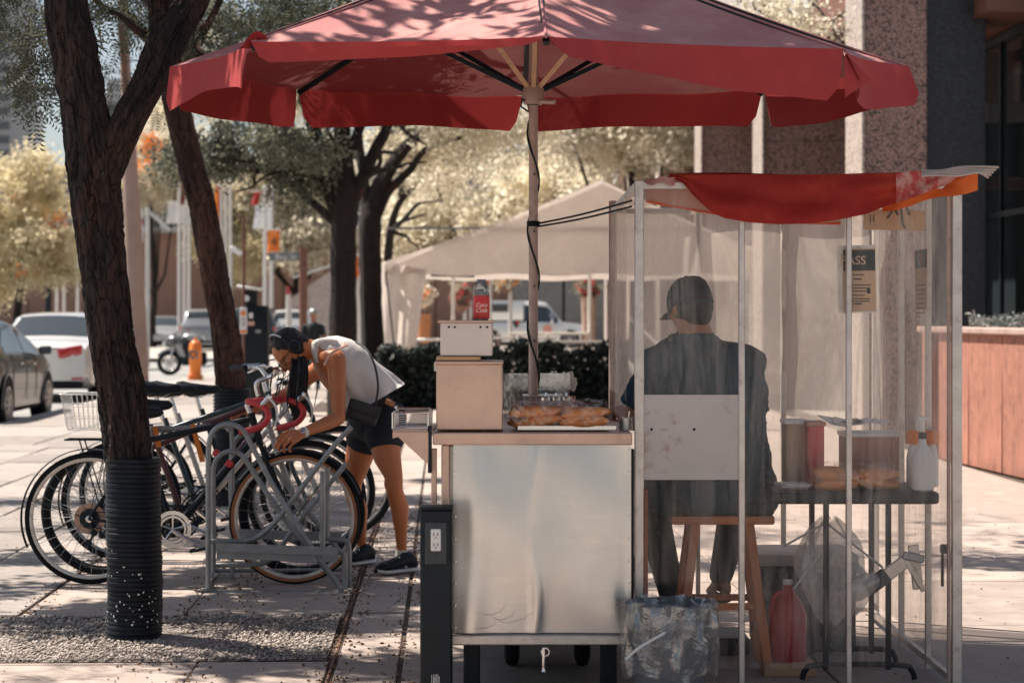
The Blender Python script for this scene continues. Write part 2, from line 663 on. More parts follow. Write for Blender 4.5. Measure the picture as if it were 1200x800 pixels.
M['skin_m'] = mat('skin_brown', (.38, .17, .09), .5, var=.1, vs=5, sss=.12)
M['hair'] = mat('dark_hair', (.010, .008, .010), .62, var=.5, vs=30, stretch=(1, 1, .1), bs=240, bd=.004)
M['glass_dark'] = mat('dark_glass', (.03, .04, .045), .06, var=.1, spec=.9)
M['leaf_near'] = leaf_mat('leaf_dark_green', (.022, .038, .036), (.10, .105, .065), .4)  # dark leaf tone, varied at random from leaf to leaf
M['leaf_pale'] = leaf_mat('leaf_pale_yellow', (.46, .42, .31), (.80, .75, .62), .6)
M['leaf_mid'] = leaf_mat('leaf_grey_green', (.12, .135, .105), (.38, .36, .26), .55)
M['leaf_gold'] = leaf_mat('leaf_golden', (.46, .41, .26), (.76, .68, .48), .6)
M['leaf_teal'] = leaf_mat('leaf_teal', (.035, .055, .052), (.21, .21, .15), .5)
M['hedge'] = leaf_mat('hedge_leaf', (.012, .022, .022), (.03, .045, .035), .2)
M['bark_near'] = bark_mat('bark_near', (.018, .013, .013), (.075, .040, .030))
M['bark_mid'] = bark_mat('bark_mid', (.030, .014, .011), (.13, .055, .038))
M['bark_far'] = bark_mat('bark_far', (.014, .010, .010), (.036, .020, .016))
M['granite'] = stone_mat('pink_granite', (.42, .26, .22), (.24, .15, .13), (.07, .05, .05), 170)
M['granite_shade_joint'] = stone_mat('shade_and_joint_granite', (.030, .036, .045), (.018, .023, .03), (.010, .013, .018), 150)  # granite with shade put into its colour; also serves the dark joints
M['granite_sunlit_and_pale'] = stone_mat('sunlit_and_pale_granite', (.52, .45, .41), (.44, .37, .33), (.3, .25, .23), 80)  # pale stone; on the pillars its paleness stands for sunlight
M['bun'] = mat('bun_crust', (.66, .24, .06), .45, var=.25, vs=14, col2=(.68, .36, .15), c2lo=.55, c2hi=.75, c2s=6)
M['film'] = film_mat('wrapper_film', (1, .98, .96), .0, (.95, .9, .85), .06, .05, 14, .03, .10, (1, 1, 1))
M['print'] = mat('print_dark', (.03, .035, .04), .7, var=.1)
M['print_white'] = mat('print_white', (.85, .84, .8), .6, var=.04)
# ================================================================== the ground
TILT = 0.032                                   # the street runs towards (520, 370) in the photograph
SV = Vector((-TILT, 1, 0)).normalized()
SU = Vector((SV.y, -SV.x, 0))
SROT = math.atan(TILT)


def S(u, v, z=0.0):
    """street coordinates: u across, v along"""
    p = SU * u + SV * v
    return Vector((p.x, p.y, z))


def sheet(name, u0, u1, v0, v1, z, m, nu=1, nv=1):
    b = MB()
    b.grid(lambda a, c: S(u0 + (u1 - u0) * a, v0 + (v1 - v0) * c, z), nu, nv)
    me = b.mesh(name, False)
    me.materials.append(m)
    if me.polygons[0].normal.z < 0: me.flip_normals()
    o = link(name, me)
    tag(o, kind='structure')
    return o


KERB_U = -5.56
g = sheet('ground', -900, 900, -60, 1800, -0.16, mat('far_ground', (.30, .28, .26), .95, var=.1, vs=.3))
sheet('road', -24, KERB_U - .15, -20, 400, -0.13, M['asphalt'])
sidewalk = tag(sheet('sidewalk', KERB_U, 9.5, -4, 200, -0.014, mat('pavement_far', (.43, .385, .35), .9, var=.12, vs=1.2, bs=60, bd=.003, dirt=(.06, .045, .04), dlo=.5, dhi=.62, ds=30)), kind='structure')
WL[sidewalk.name] = Vector((0, 0, 0))
far_plaza = sheet('plaza_pavement', -24, 40, 70, 96, -0.006, mat('plaza_paving', (.42, .39, .36), .9, var=.1, vs=.5))

bed = MB()
bed.grid(lambda a, c: S(KERB_U + (5.2 - KERB_U) * a, 5.5 + 29 * c, -0.010), 1, 1)
bd_ = bed.build('joint_bed', M['dirt'], sidewalk, False)
if bd_.data.polygons[0].normal.z < 0: bd_.data.flip_normals()

kc = MB()
for i in range(1):
    kc.box((0, 0, -.07), (.15, 1.79, .14), bev=.012)
kme = kc.mesh('kerb_stone')
kme.materials.append(M['kerb'])
kerb = MB().box(S(KERB_U - .075, 100, -.10), (.148, 220, .04), (0, 0, SROT)).build('kerb', M['kerb'], None)
tag(kerb, kind='structure')
for i in range(40):
    o = link('kerb_stone', kme, kerb)
    o.location = S(KERB_U - .075, 12 + i * 1.8, 0)
    o.rotation_euler = (0, 0, SROT)

_slab_cache = {}


def slab(u0, u1, v0, v1, m, name='slab', gap=.006, jz=.0016, th=.045, bev=.004):
    w, l = round(u1 - u0 - gap, 3), round(v1 - v0 - gap, 3)
    key = (w, l, m.name)
    if key not in _slab_cache:
        me = MB().box((0, 0, -th / 2), (w, l, th), bev=bev).mesh(name, True, 30)
        me.materials.append(m)
        _slab_cache[key] = me
    o = link(name, _slab_cache[key], sidewalk)
    o.location = S((u0 + u1) / 2, (v0 + v1) / 2, rng.uniform(-jz, jz))
    o.rotation_euler = (rng.uniform(-.0012, .0012), rng.uniform(-.0012, .0012), SROT)
    return o


PIT_V = (8.55, 9.83)
# middle band in front of the rack
for v in np.arange(5.6, 8.5, 1.45):
    for u0, u1 in ((-1.95, -.98), (-.98, -.455)):
        slab(u0, u1, v, min(v + 1.45, 8.545), M['slab'])
for k, v in enumerate(np.arange(9.83, 30, 1.3)):
    for u0, u1 in ((-1.95, -1.2), (-1.2, -.455)):
        slab(u0, u1, v, v + 1.3, M['slab'])
# brick ribbon (long narrow stones)
for v in np.arange(5.6, 24, .62):
    slab(-.43, -.175, v, v + .62, M['slab'], 'slab', gap=.012, jz=.003)
# thin rows of brick either side of the ribbon
for v in np.arange(6.2, 15, .22):
    slab(-.452, -.434, v, v + .22, M['brick_strip'], 'brick', gap=.006, jz=.002)
# right of the ribbon and past the booth
for v in np.arange(4.7, 33, 1.58):
    for u0, u1 in ((-.165, 1.49), (1.49, 3.15), (3.15, 4.78)):
        slab(u0, u1, v + (.0 if u0 < 1 else .0), v + 1.58, M['slab'], gap=.009)
# grey pavers to the left
col = 0
for u in np.arange(-1.96, KERB_U + .2, -.545):
    col += 1
    L = 1.09
    for v in np.arange(7.2 + (col % 2) * .54, 22, L):
        if u < -4.6 and v < 14.5: continue
        slab(u - .545, u, v, v + L, M['paver'], 'paver', gap=.018, jz=.004)

for u0, u1 in ((-5.56, -4.4), (-4.4, -3.2), (-3.2, -1.96)):
    for v in np.arange(22.5, 52, 2.2): slab(u0, u1, v, v + 2.2, M['paver'], 'paver', gap=.03, jz=.003)
print('sidewalk parts', len([o for o in sidewalk.children if o.name.startswith(('slab', 'paver'))]))

# tree pit: exposed gravel strip
pit = MB()
pit.grid(lambda a, c: S(-3.6 + 3.13 * a, PIT_V[0] + (PIT_V[1] - PIT_V[0]) * c, .002 + .010 * math.sin(a * 23 + c * 5) * math.sin(c * PI)), 40, 14)
po = pit.build('gravel_bed', mat('gravel_bed', (.30, .26, .235), .95, var=.35, vs=60, bs=160, bd=.012, col2=(.12, .10, .09), c2s=5, c2lo=.5, c2hi=.7))
tag(po, kind='structure')


def scatter_stones(name, n, fn, smin, smax, m, kind='stuff'):
    t = np.array([(1, 0, 0), (-1, 0, 0), (0, 1, 0), (0, -1, 0), (0, 0, .7), (0, 0, -.5)], float)
    tf = np.array([(0, 2, 4), (2, 1, 4), (1, 3, 4), (3, 0, 4), (2, 0, 5), (1, 2, 5), (3, 1, 5), (0, 3, 5)])
    ps = np.array([fn() for _ in range(n)])
    a = rng.uniform(0, 2 * PI, n)
    s = rng.uniform(smin, smax, (n, 1)) * rng.uniform(.6, 1.3, (n, 3))
    v = t[None] * s[:, None, :]
    ca, sa = np.cos(a)[:, None], np.sin(a)[:, None]
    x = v[..., 0] * ca - v[..., 1] * sa
    y = v[..., 0] * sa + v[..., 1] * ca
    v = np.stack([x, y, v[..., 2]], -1) + ps[:, None, :]
    f = tf[None] + (np.arange(n) * 6)[:, None, None]
    me = np_mesh(name, v.reshape(-1, 3), f.reshape(-1, 3), m, 3)
    o = link(name, me)
    tag(o, kind=kind)
    return o


def rand_mat(name, a, b_, rough=.9):
    m, nt, b = nodes_of(name)
    g_ = nt.nodes.new('ShaderNodeNewGeometry')
    nt.links.new(mix_rgb(nt, a, b_, g_.outputs['Random Per Island']), b.inputs['Base Color'])
    b.inputs['Roughness'].default_value = rough
    return m


gv = scatter_stones('gravel', 16000, lambda: tuple(S(rng.uniform(-3.6, -.47), rng.uniform(*PIT_V), .008)), .004, .012, rand_mat('gravel_stone', (.12, .10, .09), (.55, .48, .43)))
tag(gv, 'fine loose gravel filling the strip around the wrapped tree', 'gravel')
lt = scatter_stones('leaf_litter', 2600, lambda: tuple(S(rng.choice([-.452, -.17, -.98, -1.95, -1.2, -.44]) + rng.normal(0, .05), rng.uniform(7.6, 16), .003)), .004, .010, rand_mat('litter_bits', (.09, .05, .03), (.30, .16, .08)))
tag(lt, 'dry leaf crumbs gathered in the paving joints', 'litter')
lt2 = scatter_stones('grit', 700, lambda: tuple(S(rng.uniform(-3.5, 4.6), rng.uniform(7.6, 18), .003)), .003, .008, rand_mat('grit_bits', (.06, .045, .04), (.25, .18, .13)))
tag(lt2, 'dark grit and crumbs scattered over the pale pavement', 'litter')


# ================================================================== vegetation
def spray_template(n=7, L=.16, lw=.015, ll=.040):
    """a small compound leaf: paired leaflets along a stalk"""
    vs, fs = [], []
    for i in range(n):
        for s in (-1, 1):
            x = L * (i + .6) / n
            y0, y1 = s * .002, s * ll
            z = -.25 * x * x / L
            k = len(vs)
            vs += [(x - lw * .3, y0, z), (x - lw * .1 + .004, (y0 + y1) / 2, z - .003), (x + lw * .6, y1, z - .010), (x + lw * .9, (y0 + y1) / 2, z - .004)]
            fs.append((k, k + 1, k + 2, k + 3) if s < 0 else (k + 3, k + 2, k + 1, k))
    return np.array(vs), np.array(fs)


def clump_template(n=16, s=.12, leaf=.05, seed=1):
    r = np.random.default_rng(seed)
    vs, fs = [], []
    for i in range(n):
        c = r.normal(0, s * .5, 3)
        a = r.normal(0, 1, 3); a /= np.linalg.norm(a)
        b = np.cross(a, r.normal(0, 1, 3)); b /= np.linalg.norm(b)
        k = len(vs)
        l, w = leaf * r.uniform(.7, 1.3), leaf * r.uniform(.35, .6)
        vs += [c - a * l, c + b * w, c + a * l, c - b * w]
        fs.append((k, k + 1, k + 2, k + 3))
    return np.array(vs), np.array(fs)


def rand_rots(n):
    q = rng.normal(0, 1, (n, 4)); q /= np.linalg.norm(q, axis=1)[:, None]
    w, x, y, z = q.T
    return np.stack([1 - 2 * (y * y + z * z), 2 * (x * y - w * z), 2 * (x * z + w * y), 2 * (x * y + w * z), 1 - 2 * (x * x + z * z), 2 * (y * z - w * x),
                     2 * (x * z - w * y), 2 * (y * z + w * x), 1 - 2 * (x * x + y * y)], 1).reshape(n, 3, 3)


def foliage(name, parent, centers, m, tmpl, smin=.7, smax=1.3):
    centers = np.asarray(centers, float)
    n = len(centers)
    tv, tf = tmpl
    rot = rand_rots(n) * rng.uniform(smin, smax, (n, 1, 1))
    v = np.einsum('nij,kj->nki', rot, tv) + centers[:, None, :]
    f = tf[None] + (np.arange(n) * len(tv))[:, None, None]
    me = np_mesh(name, v.reshape(-1, 3), f.reshape(-1, 4), m, 4)
    return link(name, me, parent)


def blob_points(blobs, n, clump=.35, nclump=60, hollow=.45):
    """points gathered in clumps through ellipsoids; blobs: (centre, (rx,ry,rz), weight)"""
    w = np.array([b[2] for b in blobs], float); w /= w.sum()
    cc = []
    for k in range(nclump):
        b = blobs[rng.choice(len(blobs), p=w)]
        d = rng.normal(0, 1, 3); d /= np.linalg.norm(d)
        r = rng.uniform(hollow, 1) ** .7
        cc.append(np.array(b[0]) + d * r * np.array(b[1]))
    cc = np.array(cc)
    idx = rng.integers(0, nclump, n)
    sz = rng.uniform(.5, 1.4, nclump)[idx][:, None] * clump
    p = cc[idx] + rng.normal(0, 1, (n, 3)) * sz * np.array([1, 1, .6])
    return p


def sunlit_gap(pts, targets):
    """cut invented gaps into the crowns so that the sun reaches these places"""
    d = np.array(sun_dir)
    keep = np.ones(len(pts), bool)
    for tx, ty, tz, rad in targets:
        v = pts - np.array([tx, ty, tz])
        a = v @ d
        off = np.linalg.norm(v - a[:, None] * d, axis=1)
        keep &= ~((off < rad * (1 + .35 * np.sin(pts[:, 0] * 9) * np.sin(pts[:, 1] * 7))) & (a > 0))
    return pts[keep]


GAPS = [(-.86, 11.4, 1.12, .42), (-.62, 11.4, .45, .22), (-1.9, 11.0, .7, .25), (-1.3, 11.0, .9, .22), (-.45, 8.4, 2.5, .4), (.7, 8.6, 2.6, .35), (-1.6, 9.1, 1.9, .12), (-2.0, 8.8, 0, .3), (-.9, 9.0, 0, .25), (1.0, 9.7, 1.1, .6), (1.5, 9.2, 1.3, .5), (.75, 9.7, 1.7, .4), (1.3, 8.6, .3, .5)]  # places to be sunlit, each given an added gap in the leaves


def trunk_mesh(paths, n=14, lump=.05, sub=5, bark=0, bark_s=2.0):
    """paths: list of [(point, radius), ...]; knotty tapered tubes"""
    mb = MB()
    for path in paths:
        pts = [Vector(p) for p, r in path]
        rs = [r for p, r in path]
        sp = spline(pts, sub)
        k = len(sp)
        rr = [float(np.interp(i / (k - 1) * (len(rs) - 1), range(len(rs)), rs)) for i in range(k)]
        o = len(mb.v)
        mb.tube(sp, rr, n)
        ph = rng.uniform(0, 6)
        for q in range(o, len(mb.v)):
            i, j = divmod(q - o, n)
            c = sp[min(i, k - 1)]
            v = Vector(mb.v[q])
            if bark:
                q3 = Vector((math.cos(2 * PI * j / n) * 3.6, math.sin(2 * PI * j / n) * 3.6, c.z * bark_s + ph))
                q3 += mnoise.noise_vector(q3 * .8) * .9
                rdg = 1 - abs(mnoise.fractal(q3, .9, 2.1, 4)) * 2.2
                w = 1 + bark * (max(rdg, -.6) - .5) + lump * (math.sin(2 * PI * j / n + c.z * 2) * .6 + mnoise.noise(Vector((v.x * 1.5, v.y * 1.5, c.z * 2.2))))
                mb.v[q] = tuple(c + (v - c) * w)
                continue
            w = 1 + lump * (math.sin(3 * 2 * PI * j / n + ph + i * .12) + .7 * math.sin(5 * 2 * PI * j / n - i * .2 + ph * 2) + .6 * rng.normal())
            mb.v[q] = tuple(c + (v - c) * w)
    return mb


def twigs(mb, start, ends, r0, r1, n=6, wob=.12):
    for e in ends:
        s, e = Vector(start), Vector(e)
        d = (e - s).length
        pts = [s]
        for t in (.25, .5, .75):
            pts.append(s.lerp(e, t) + Vector(rng.normal(0, wob * d * .3, 3)) + Vector((0, 0, .08 * d * math.sin(t * PI))))
        pts.append(e)
        mb.tube(spline(pts, 3), np.linspace(r0, r1, 13), n)


SPRAY = spray_template()
CL_S = clump_template(14, .16, .035, 3)
CL_M = clump_template(16, .30, .065, 4)
CL_L = clump_template(16, .5, .11, 5)
SPRAY_BIG = spray_template(8, .26, .022, .06)

# ---- tree 1: near trunk with the corrugated wrap
Y1 = 9.13


def q1(px, py, w, Y=Y1):
    return (P(px, py, Y), w / 2 / F * Y)


t1 = thing('locust_tree', 'forked dark tree whose trunk base is wrapped in black corrugated pipe', 'tree', P(158, 748, Y1))
tb = trunk_mesh([
    [q1(158, 752, 56), q1(156, 650, 54), q1(152, 550, 52), q1(145, 470, 55), q1(132, 400, 51), q1(122, 320, 52), q1(114, 250, 58), q1(107, 190, 60), q1(98, 130, 52), q1(86, 60, 52), q1(76, 0, 48), q1(70, -140, 42), q1(62, -330, 34), q1(40, -560, 20)],
    [q1(112, 245, 34), q1(128, 190, 40), q1(150, 140, 37), q1(172, 100, 36, 9.2), q1(192, 55, 44, 9.25), q1(216, 18, 38, 9.3), q1(240, -30, 32, 9.3), q1(300, -160, 26, 9.3), q1(380, -350, 18, 9.2)],
    [q1(190, 60, 26, 9.25), q1(186, 20, 22, 9.3), q1(184, -60, 20, 9.4), q1(190, -220, 14, 9.6)],
], 84, .06, 22, .15, 4.2)
tb.build('trunk', M['bark_near'], t1)
br = MB()
twigs(br, P(76, -60, Y1), [P(-60, -260, 8.6), P(180, -420, 8.2), P(60, -420, 10.4)], .05, .012)
twigs(br, P(300, -160, 9.3), [P(520, -260, 8.4), P(430, -300, 10.6), P(640, -340, 9.6), P(420, -120, 11)], .04, .01)
twigs(br, P(186, 10, 9.3), [P(60, -120, 10.2), P(150, -40, 10.8), P(260, -60, 10.4)], .03, .008)
twigs(br, P(170, 42, 9.25), [P(128, 14, 9.2)], .02, .008)
br.build('branch', M['bark_near'], t1)
wrap = MB()
prof = []
for i in range(37):
    z = .006 + i * .0208
    q_ = .0015 * math.sin(i * 1.3)
    prof += [(.1152 + q_, z), (.118 + q_, z + .003), (.118 + q_, z + .015), (.1152 + q_, z + .0185)]
cx1 = P(157, 748, Y1)
wrap.lathe(prof, (cx1.x, cx1.y, 0), n=36, cap=True)
m_, nt_, b_ = nodes_of('corrugated_black')
b_.inputs['Roughness'].default_value = .5
nt_.links.new(mix_rgb(nt_, (.010, .016, .024), (.55, .53, .5), ramp(nt_, noise(nt_, 34, 3, .5, stretch=(1, 1, 1)), .715, .73)), b_.inputs['Base Color'])
M['wrap'] = mat('corrugated_sleeve', (.005, .009, .014), .5, var=.3, vs=8, dirt=(.035, .03, .028), dlo=.65, dhi=.85, ds=9, spec=.25)
for i_, v_ in enumerate(wrap.v):
    wrap.v[i_] = (v_[0] + .004 * math.sin(v_[2] * 7), v_[1] + .003 * math.sin(v_[2] * 11), v_[2] + .0012 * math.sin(v_[0] * 30))
wo = wrap.build('trunk_wrap', M['wrap'], t1)
# splashes of white paint low on the wrap
sp = MB()
for i in range(60):
    a = rng.uniform(-PI * .95, -PI * .05); z = abs(rng.normal(0, .13)) + .06
    r = .1185
    sp.ell((cx1.x + math.cos(a) * r, cx1.y + math.sin(a) * r, z), (rng.uniform(.0012, .005), .0012, rng.uniform(.0012, .006)), 7, 4, (0, rng.uniform(-.6, .6), a + PI / 2))
tag(sp.build('paint_splash', M['print_white'], t1), kind='stuff')
pts = np.concatenate([blob_points([(P(60, -140, 9.6), (1.3, 1.2, .42), 2), (P(260, -260, 9.3), (1.8, 1.5, .5), 3), (P(560, -330, 9.2), (1.3, 1.4, .35), 2.0), (P(-400, -200, 9), (1.5, 1.8, .5), 2)], 2300, .13, 80, .3),
    blob_points([(P(10, 20, 9.8), (.22, .4, .16), 1.2), (P(40, 90, 10.2), (.16, .3, .22), .6), (P(-10, 80, 10.2), (.14, .3, .2), .5), (P(120, 20, 10.6), (.20, .4, .12), .6), (P(150, 60, 10.8), (.10, .3, .10), .3)], 330, .06, 26, .2)])
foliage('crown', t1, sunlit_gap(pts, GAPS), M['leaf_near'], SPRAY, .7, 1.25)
pts = blob_points([((-3.6, 12.2, 4.9), (2.6, 3.6, .5), 5), ((-1.2, 9.6, 4.6), (1.6, 1.3, .3), 1.6), ((-4.6, 17.5, 5.6), (2.4, 3.4, .5), 5), ((.3, 13.5, 5.2), (1.6, 1.8, .4), 1.0)], 3500, .17, 120, .0)
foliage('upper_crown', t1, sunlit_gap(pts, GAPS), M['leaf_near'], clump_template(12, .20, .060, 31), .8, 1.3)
pts = blob_points([((-1.15, 9.5, 5.2), (2.0, 1.8, .4), 1.6)], 620, .16, 26, .0)
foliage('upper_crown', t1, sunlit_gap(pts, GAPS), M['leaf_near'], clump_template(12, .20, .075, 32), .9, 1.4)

# ---- tree 2: leaning trunk behind the bicycles
Y2 = 15.6
t2 = thing('locust_tree', 'slim reddish trunk leaning left behind the bicycle handlebars', 'tree', P(275, 590, Y2))
tb = trunk_mesh([
    [q1(276, 592, 42, Y2), q1(274, 520, 38, Y2), q1(272, 460, 34, Y2), q1(266, 400, 33, Y2), q1(254, 335, 31, Y2), q1(242, 270, 30, Y2), q1(234, 232, 32, Y2), q1(222, 190, 31, Y2), q1(206, 120, 31, Y2), q1(197, 60, 32, Y2), q1(186, 0, 26, Y2), q1(176, -120, 22, Y2), q1(160, -300, 12, Y2)],
    [q1(200, 80, 18, Y2), q1(222, 62, 17, Y2), q1(250, 74, 10, 15.4), q1(300, 50, 7, 15.2)],
    [q1(204, 110, 20, Y2), q1(184, 60, 14, Y2), q1(150, 20, 12, Y2), q1(120, 8, 8, Y2), q1(80, -40, 6, Y2)],
], 48, .08, 14, .13, 3.6)
tb.build('trunk', M['bark_mid'], t2)
br = MB()
twigs(br, P(222, 62, Y2), [P(250, 20, 15), P(300, -60, 15), P(240, -80, 16.5), P(246, 66, 15)], .035, .008)
twigs(br, P(176, -120, Y2), [P(20, -220, 15), P(300, -300, 15), P(140, -360, 17)], .04, .008)
br.build('branch', M['bark_mid'], t2)
w2 = MB()
c2 = P(272, 592, Y2)
w2.lathe([(r_, z_) for i in range(34) for r_, z_ in ((.13, i * .025), (.14, i * .025 + .006), (.14, i * .025 + .014), (.13, i * .025 + .02))], (c2.x, c2.y, .006), n=24)
w2.build('trunk_wrap', M['navy'], t2)
pts = blob_points([(P(20, 30, 15.2), (.6, .6, .4), .7), (P(140, -10, 15.2), (1.0, .8, .4), 1), (P(280, 20, 16), (.8, .8, .35), 1.0), (P(110, 70, 15.8), (.4, .5, .3), .35), (P(50, 120, 15.8), (.25, .4, .25), .2), (P(200, -150, 15.5), (2.4, 2.2, .7), 4), (P(600, -220, 14.5), (2.2, 2.0, .6), 3), (P(-50, -100, 15), (1.8, 2, .6), 2), (P(235, 120, 16), (.4, .4, .2), .4), (P(350, 40, 16), (.9, .8, .3), 1)], 3400, .13, 130, .2)
foliage('crown', t2, sunlit_gap(pts, GAPS), M['leaf_near'], SPRAY, .9, 1.5)


def tree_mid(label, Y, paths, brs, blobs, npts, m, tmpl, clump=.3, ncl=150, bark='bark_far', base=(0, 0)):
    t = thing('street_tree', label, 'tree', base, 'street trees in a row beyond the bicycles')
    trunk_mesh([[q1(*p[:3], p[3] if len(p) > 3 else Y) for p in path] for path in paths], 12, .05, 5).build('trunk', M[bark], t)
    if brs:
        b = MB()
        for s, es, r0 in brs:
            twigs(b, P(*s), [P(*e) for e in es], r0, .012, 6, .16)
        b.build('branch', M[bark], t)
    pts = blob_points([(P(*c), r, w) for c, r, w in blobs], npts, clump, ncl, .2)
    foliage('crown', t, pts, M[m], tmpl)
    return t


tree_mid('dark many-limbed tree directly behind the bent woman', 28,
         [[(404, 496, 40), (403, 420, 34), (403, 340, 31), (403, 270, 30), (405, 235, 30), (402, 190, 22), (400, 130, 18), (404, 40, 16), (400, -80, 12)],
          [(403, 262, 24), (385, 225, 18), (362, 195, 14), (340, 160, 12), (325, 130, 10), (300, 60, 8)],
          [(404, 245, 20), (388, 205, 15), (372, 170, 14), (360, 130, 12), (345, 60, 10), (330, -40, 8)],
          [(405, 250, 20), (425, 210, 16), (440, 175, 14), (455, 145, 12), (480, 60, 10), (500, -60, 8)],
          [(398, 265, 12), (375, 245, 10), (340, 215, 8), (300, 195, 6), (250, 200, 5)],
          [(402, 200, 14), (418, 160, 12), (430, 120, 10), (440, 40, 9)]],
         [((340, 215, 28), [(270, 190, 27), (240, 205, 27), (300, 180, 27.5)], .04), ((455, 145, 28), [(520, 120, 27), (540, 150, 28), (500, 170, 28)], .05), ((425, 210, 28), [(470, 175, 27), (500, 190, 28), (460, 140, 28.5)], .045), ((372, 170, 28), [(330, 175, 27), (310, 150, 28), (350, 120, 27)], .04), ((404, 235, 28), [(388, 150, 27), (415, 150, 28.5)], .05), ((362, 195, 28), [(300, 215, 27), (275, 225, 27.5)], .035), ((325, 130, 28), [(260, 120, 27), (280, 60, 27)], .05)],
         [((300, 175, 27), (1.1, 1.2, .35), 1.7), ((245, 185, 27), (.7, .8, .3), 1.0), ((345, 205, 28), (.5, .7, .35), .9), ((380, 60, 28), (2.2, 1.8, 1.1), 2.5), ((260, 80, 27.5), (1.0, 1.2, .8), 1.2), ((520, 40, 28), (1.8, 2, 1.0), 1.2)],
         2100, 'leaf_teal', CL_S, .14, 110, base=P(404, 493, 28))
tree_mid('second dark trunk just right of the many-limbed tree', 33,
         [[(438, 514, 34), (437, 420, 28), (434, 340, 26), (433, 270, 26), (440, 230, 22), (462, 190, 16), (490, 160, 12), (530, 140, 9), (580, 120, 6)],
          [(433, 275, 16), (428, 220, 12), (420, 160, 10), (415, 60, 8)],
          [(436, 262, 15), (455, 225, 11), (480, 200, 9), (500, 175, 7), (545, 160, 5)]],
         [((490, 160, 33), [(560, 150, 32), (600, 130, 32), (540, 120, 33)], .05), ((415, 60, 33), [(520, -60, 30), (800, -40, 25), (905, 22, 23)], .06), ((800, -40, 25), [(885, 12, 23), (940, 46, 23), (990, 55, 22.8)], .03)],
         [((560, 150, 33), (1.2, 1.2, .5), .8), ((500, 100, 33), (1.6, 1.5, .8), .8), ((885, 12, 23), (.18, .3, .10), .07), ((925, 34, 23), (.18, .3, .09), .09), ((960, 50, 23), (.12, .2, .04), .03), ((480, 175, 34), (.8, .8, .35), .5)],
         1700, 'leaf_pale', CL_S, .22, 80, base=P(438, 510, 33))


tree_mid('thin dark trunk forking low between the second trunk and the tent', 38,
         [[(447, 461, 10), (449, 400, 9), (453, 330, 11), (458, 270, 10), (470, 235, 7), (500, 205, 7), (530, 185, 5)]],
         [((458, 270, 38), [(490, 290, 38), (500, 250, 38), (520, 235, 37)], .05), ((470, 235, 38), [(475, 180, 38), (455, 150, 38)], .05)],
         [((505, 200, 38), (.8, .8, .5), .5)], 300, 'leaf_pale', CL_S, .2, 20, base=P(447, 461, 38))


def tree_far(name_label, px, Y, trunk_w, crown, n, m, tmpl, clump=.5, ncl=110, gy=None):
    gp = P(px, 370, Y); gp.z = 0
    t = thing('street_tree', name_label, 'tree', gp, 'far pale trees')
    c0 = P(*crown[0][0])
    r = trunk_w / 2 / F * Y
    mb = trunk_mesh([[((gp.x, gp.y, -.1), r * 1.2), ((gp.x, gp.y, 1.2), r), ((gp.x + .1, gp.y, 2.4), r * .8), ((c0.x, c0.y, c0.z), r * .5)]], 10, .04, 4)
    for k in range(5):
        a = rng.uniform(0, 6.28)
        mb.tube([(gp.x + .1, gp.y, 2.3), (gp.x + math.cos(a) * .8, gp.y + math.sin(a) * .8, 3.2), (gp.x + math.cos(a) * 1.6, gp.y + math.sin(a) * 1.6, c0.z + .3)], [r * .5, r * .35, r * .15], 6)
    mb.build('trunk', M['bark_far'], t)
    foliage('crown', t, blob_points([(P(*c), rr, w) for c, rr, w in crown], n, clump, ncl, .15), M[m], tmpl)


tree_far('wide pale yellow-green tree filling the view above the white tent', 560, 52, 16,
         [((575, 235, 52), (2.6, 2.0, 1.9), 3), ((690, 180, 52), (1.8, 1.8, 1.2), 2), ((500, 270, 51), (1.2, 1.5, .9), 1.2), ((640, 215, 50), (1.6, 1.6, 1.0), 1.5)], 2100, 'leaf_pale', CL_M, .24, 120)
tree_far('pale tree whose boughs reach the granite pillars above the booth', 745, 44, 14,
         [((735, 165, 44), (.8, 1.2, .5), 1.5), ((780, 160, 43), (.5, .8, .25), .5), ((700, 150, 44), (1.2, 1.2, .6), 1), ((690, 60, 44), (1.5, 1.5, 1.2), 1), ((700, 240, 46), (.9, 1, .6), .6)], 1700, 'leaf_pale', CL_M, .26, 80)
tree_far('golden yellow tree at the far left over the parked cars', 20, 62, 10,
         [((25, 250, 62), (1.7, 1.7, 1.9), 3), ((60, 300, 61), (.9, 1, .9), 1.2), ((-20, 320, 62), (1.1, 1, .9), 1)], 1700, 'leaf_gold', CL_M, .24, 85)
M['leaf_orange'] = leaf_mat('leaf_orange', (.55, .16, .03), (.80, .30, .06), .5)
gt_ = bpy.data.objects['street_tree.005'] if False else [o for o in bpy.data.objects if o.get('label', '').startswith('golden yellow tree')][0]
foliage('turned_leaves', gt_, blob_points([(P(62, 268, 60.5), (.35, .4, .55), 1), (P(20, 235, 60.5), (.3, .3, .2), .4), (P(28, 318, 60.5), (.3, .3, .2), .4)], 40, .10, 12, .2), M['leaf_orange'], CL_S)
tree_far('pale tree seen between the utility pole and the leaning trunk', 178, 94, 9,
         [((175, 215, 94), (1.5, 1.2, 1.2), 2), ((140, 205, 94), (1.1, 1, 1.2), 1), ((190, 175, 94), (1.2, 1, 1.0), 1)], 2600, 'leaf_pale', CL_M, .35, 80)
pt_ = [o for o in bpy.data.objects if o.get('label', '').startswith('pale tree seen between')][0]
foliage('turned_leaves', pt_, blob_points([(P(178, 166, 92), (.55, .4, .45), 1), (P(165, 190, 92), (.3, .3, .2), .4)], 46, .16, 12, .2), M['leaf_orange'], CL_M)
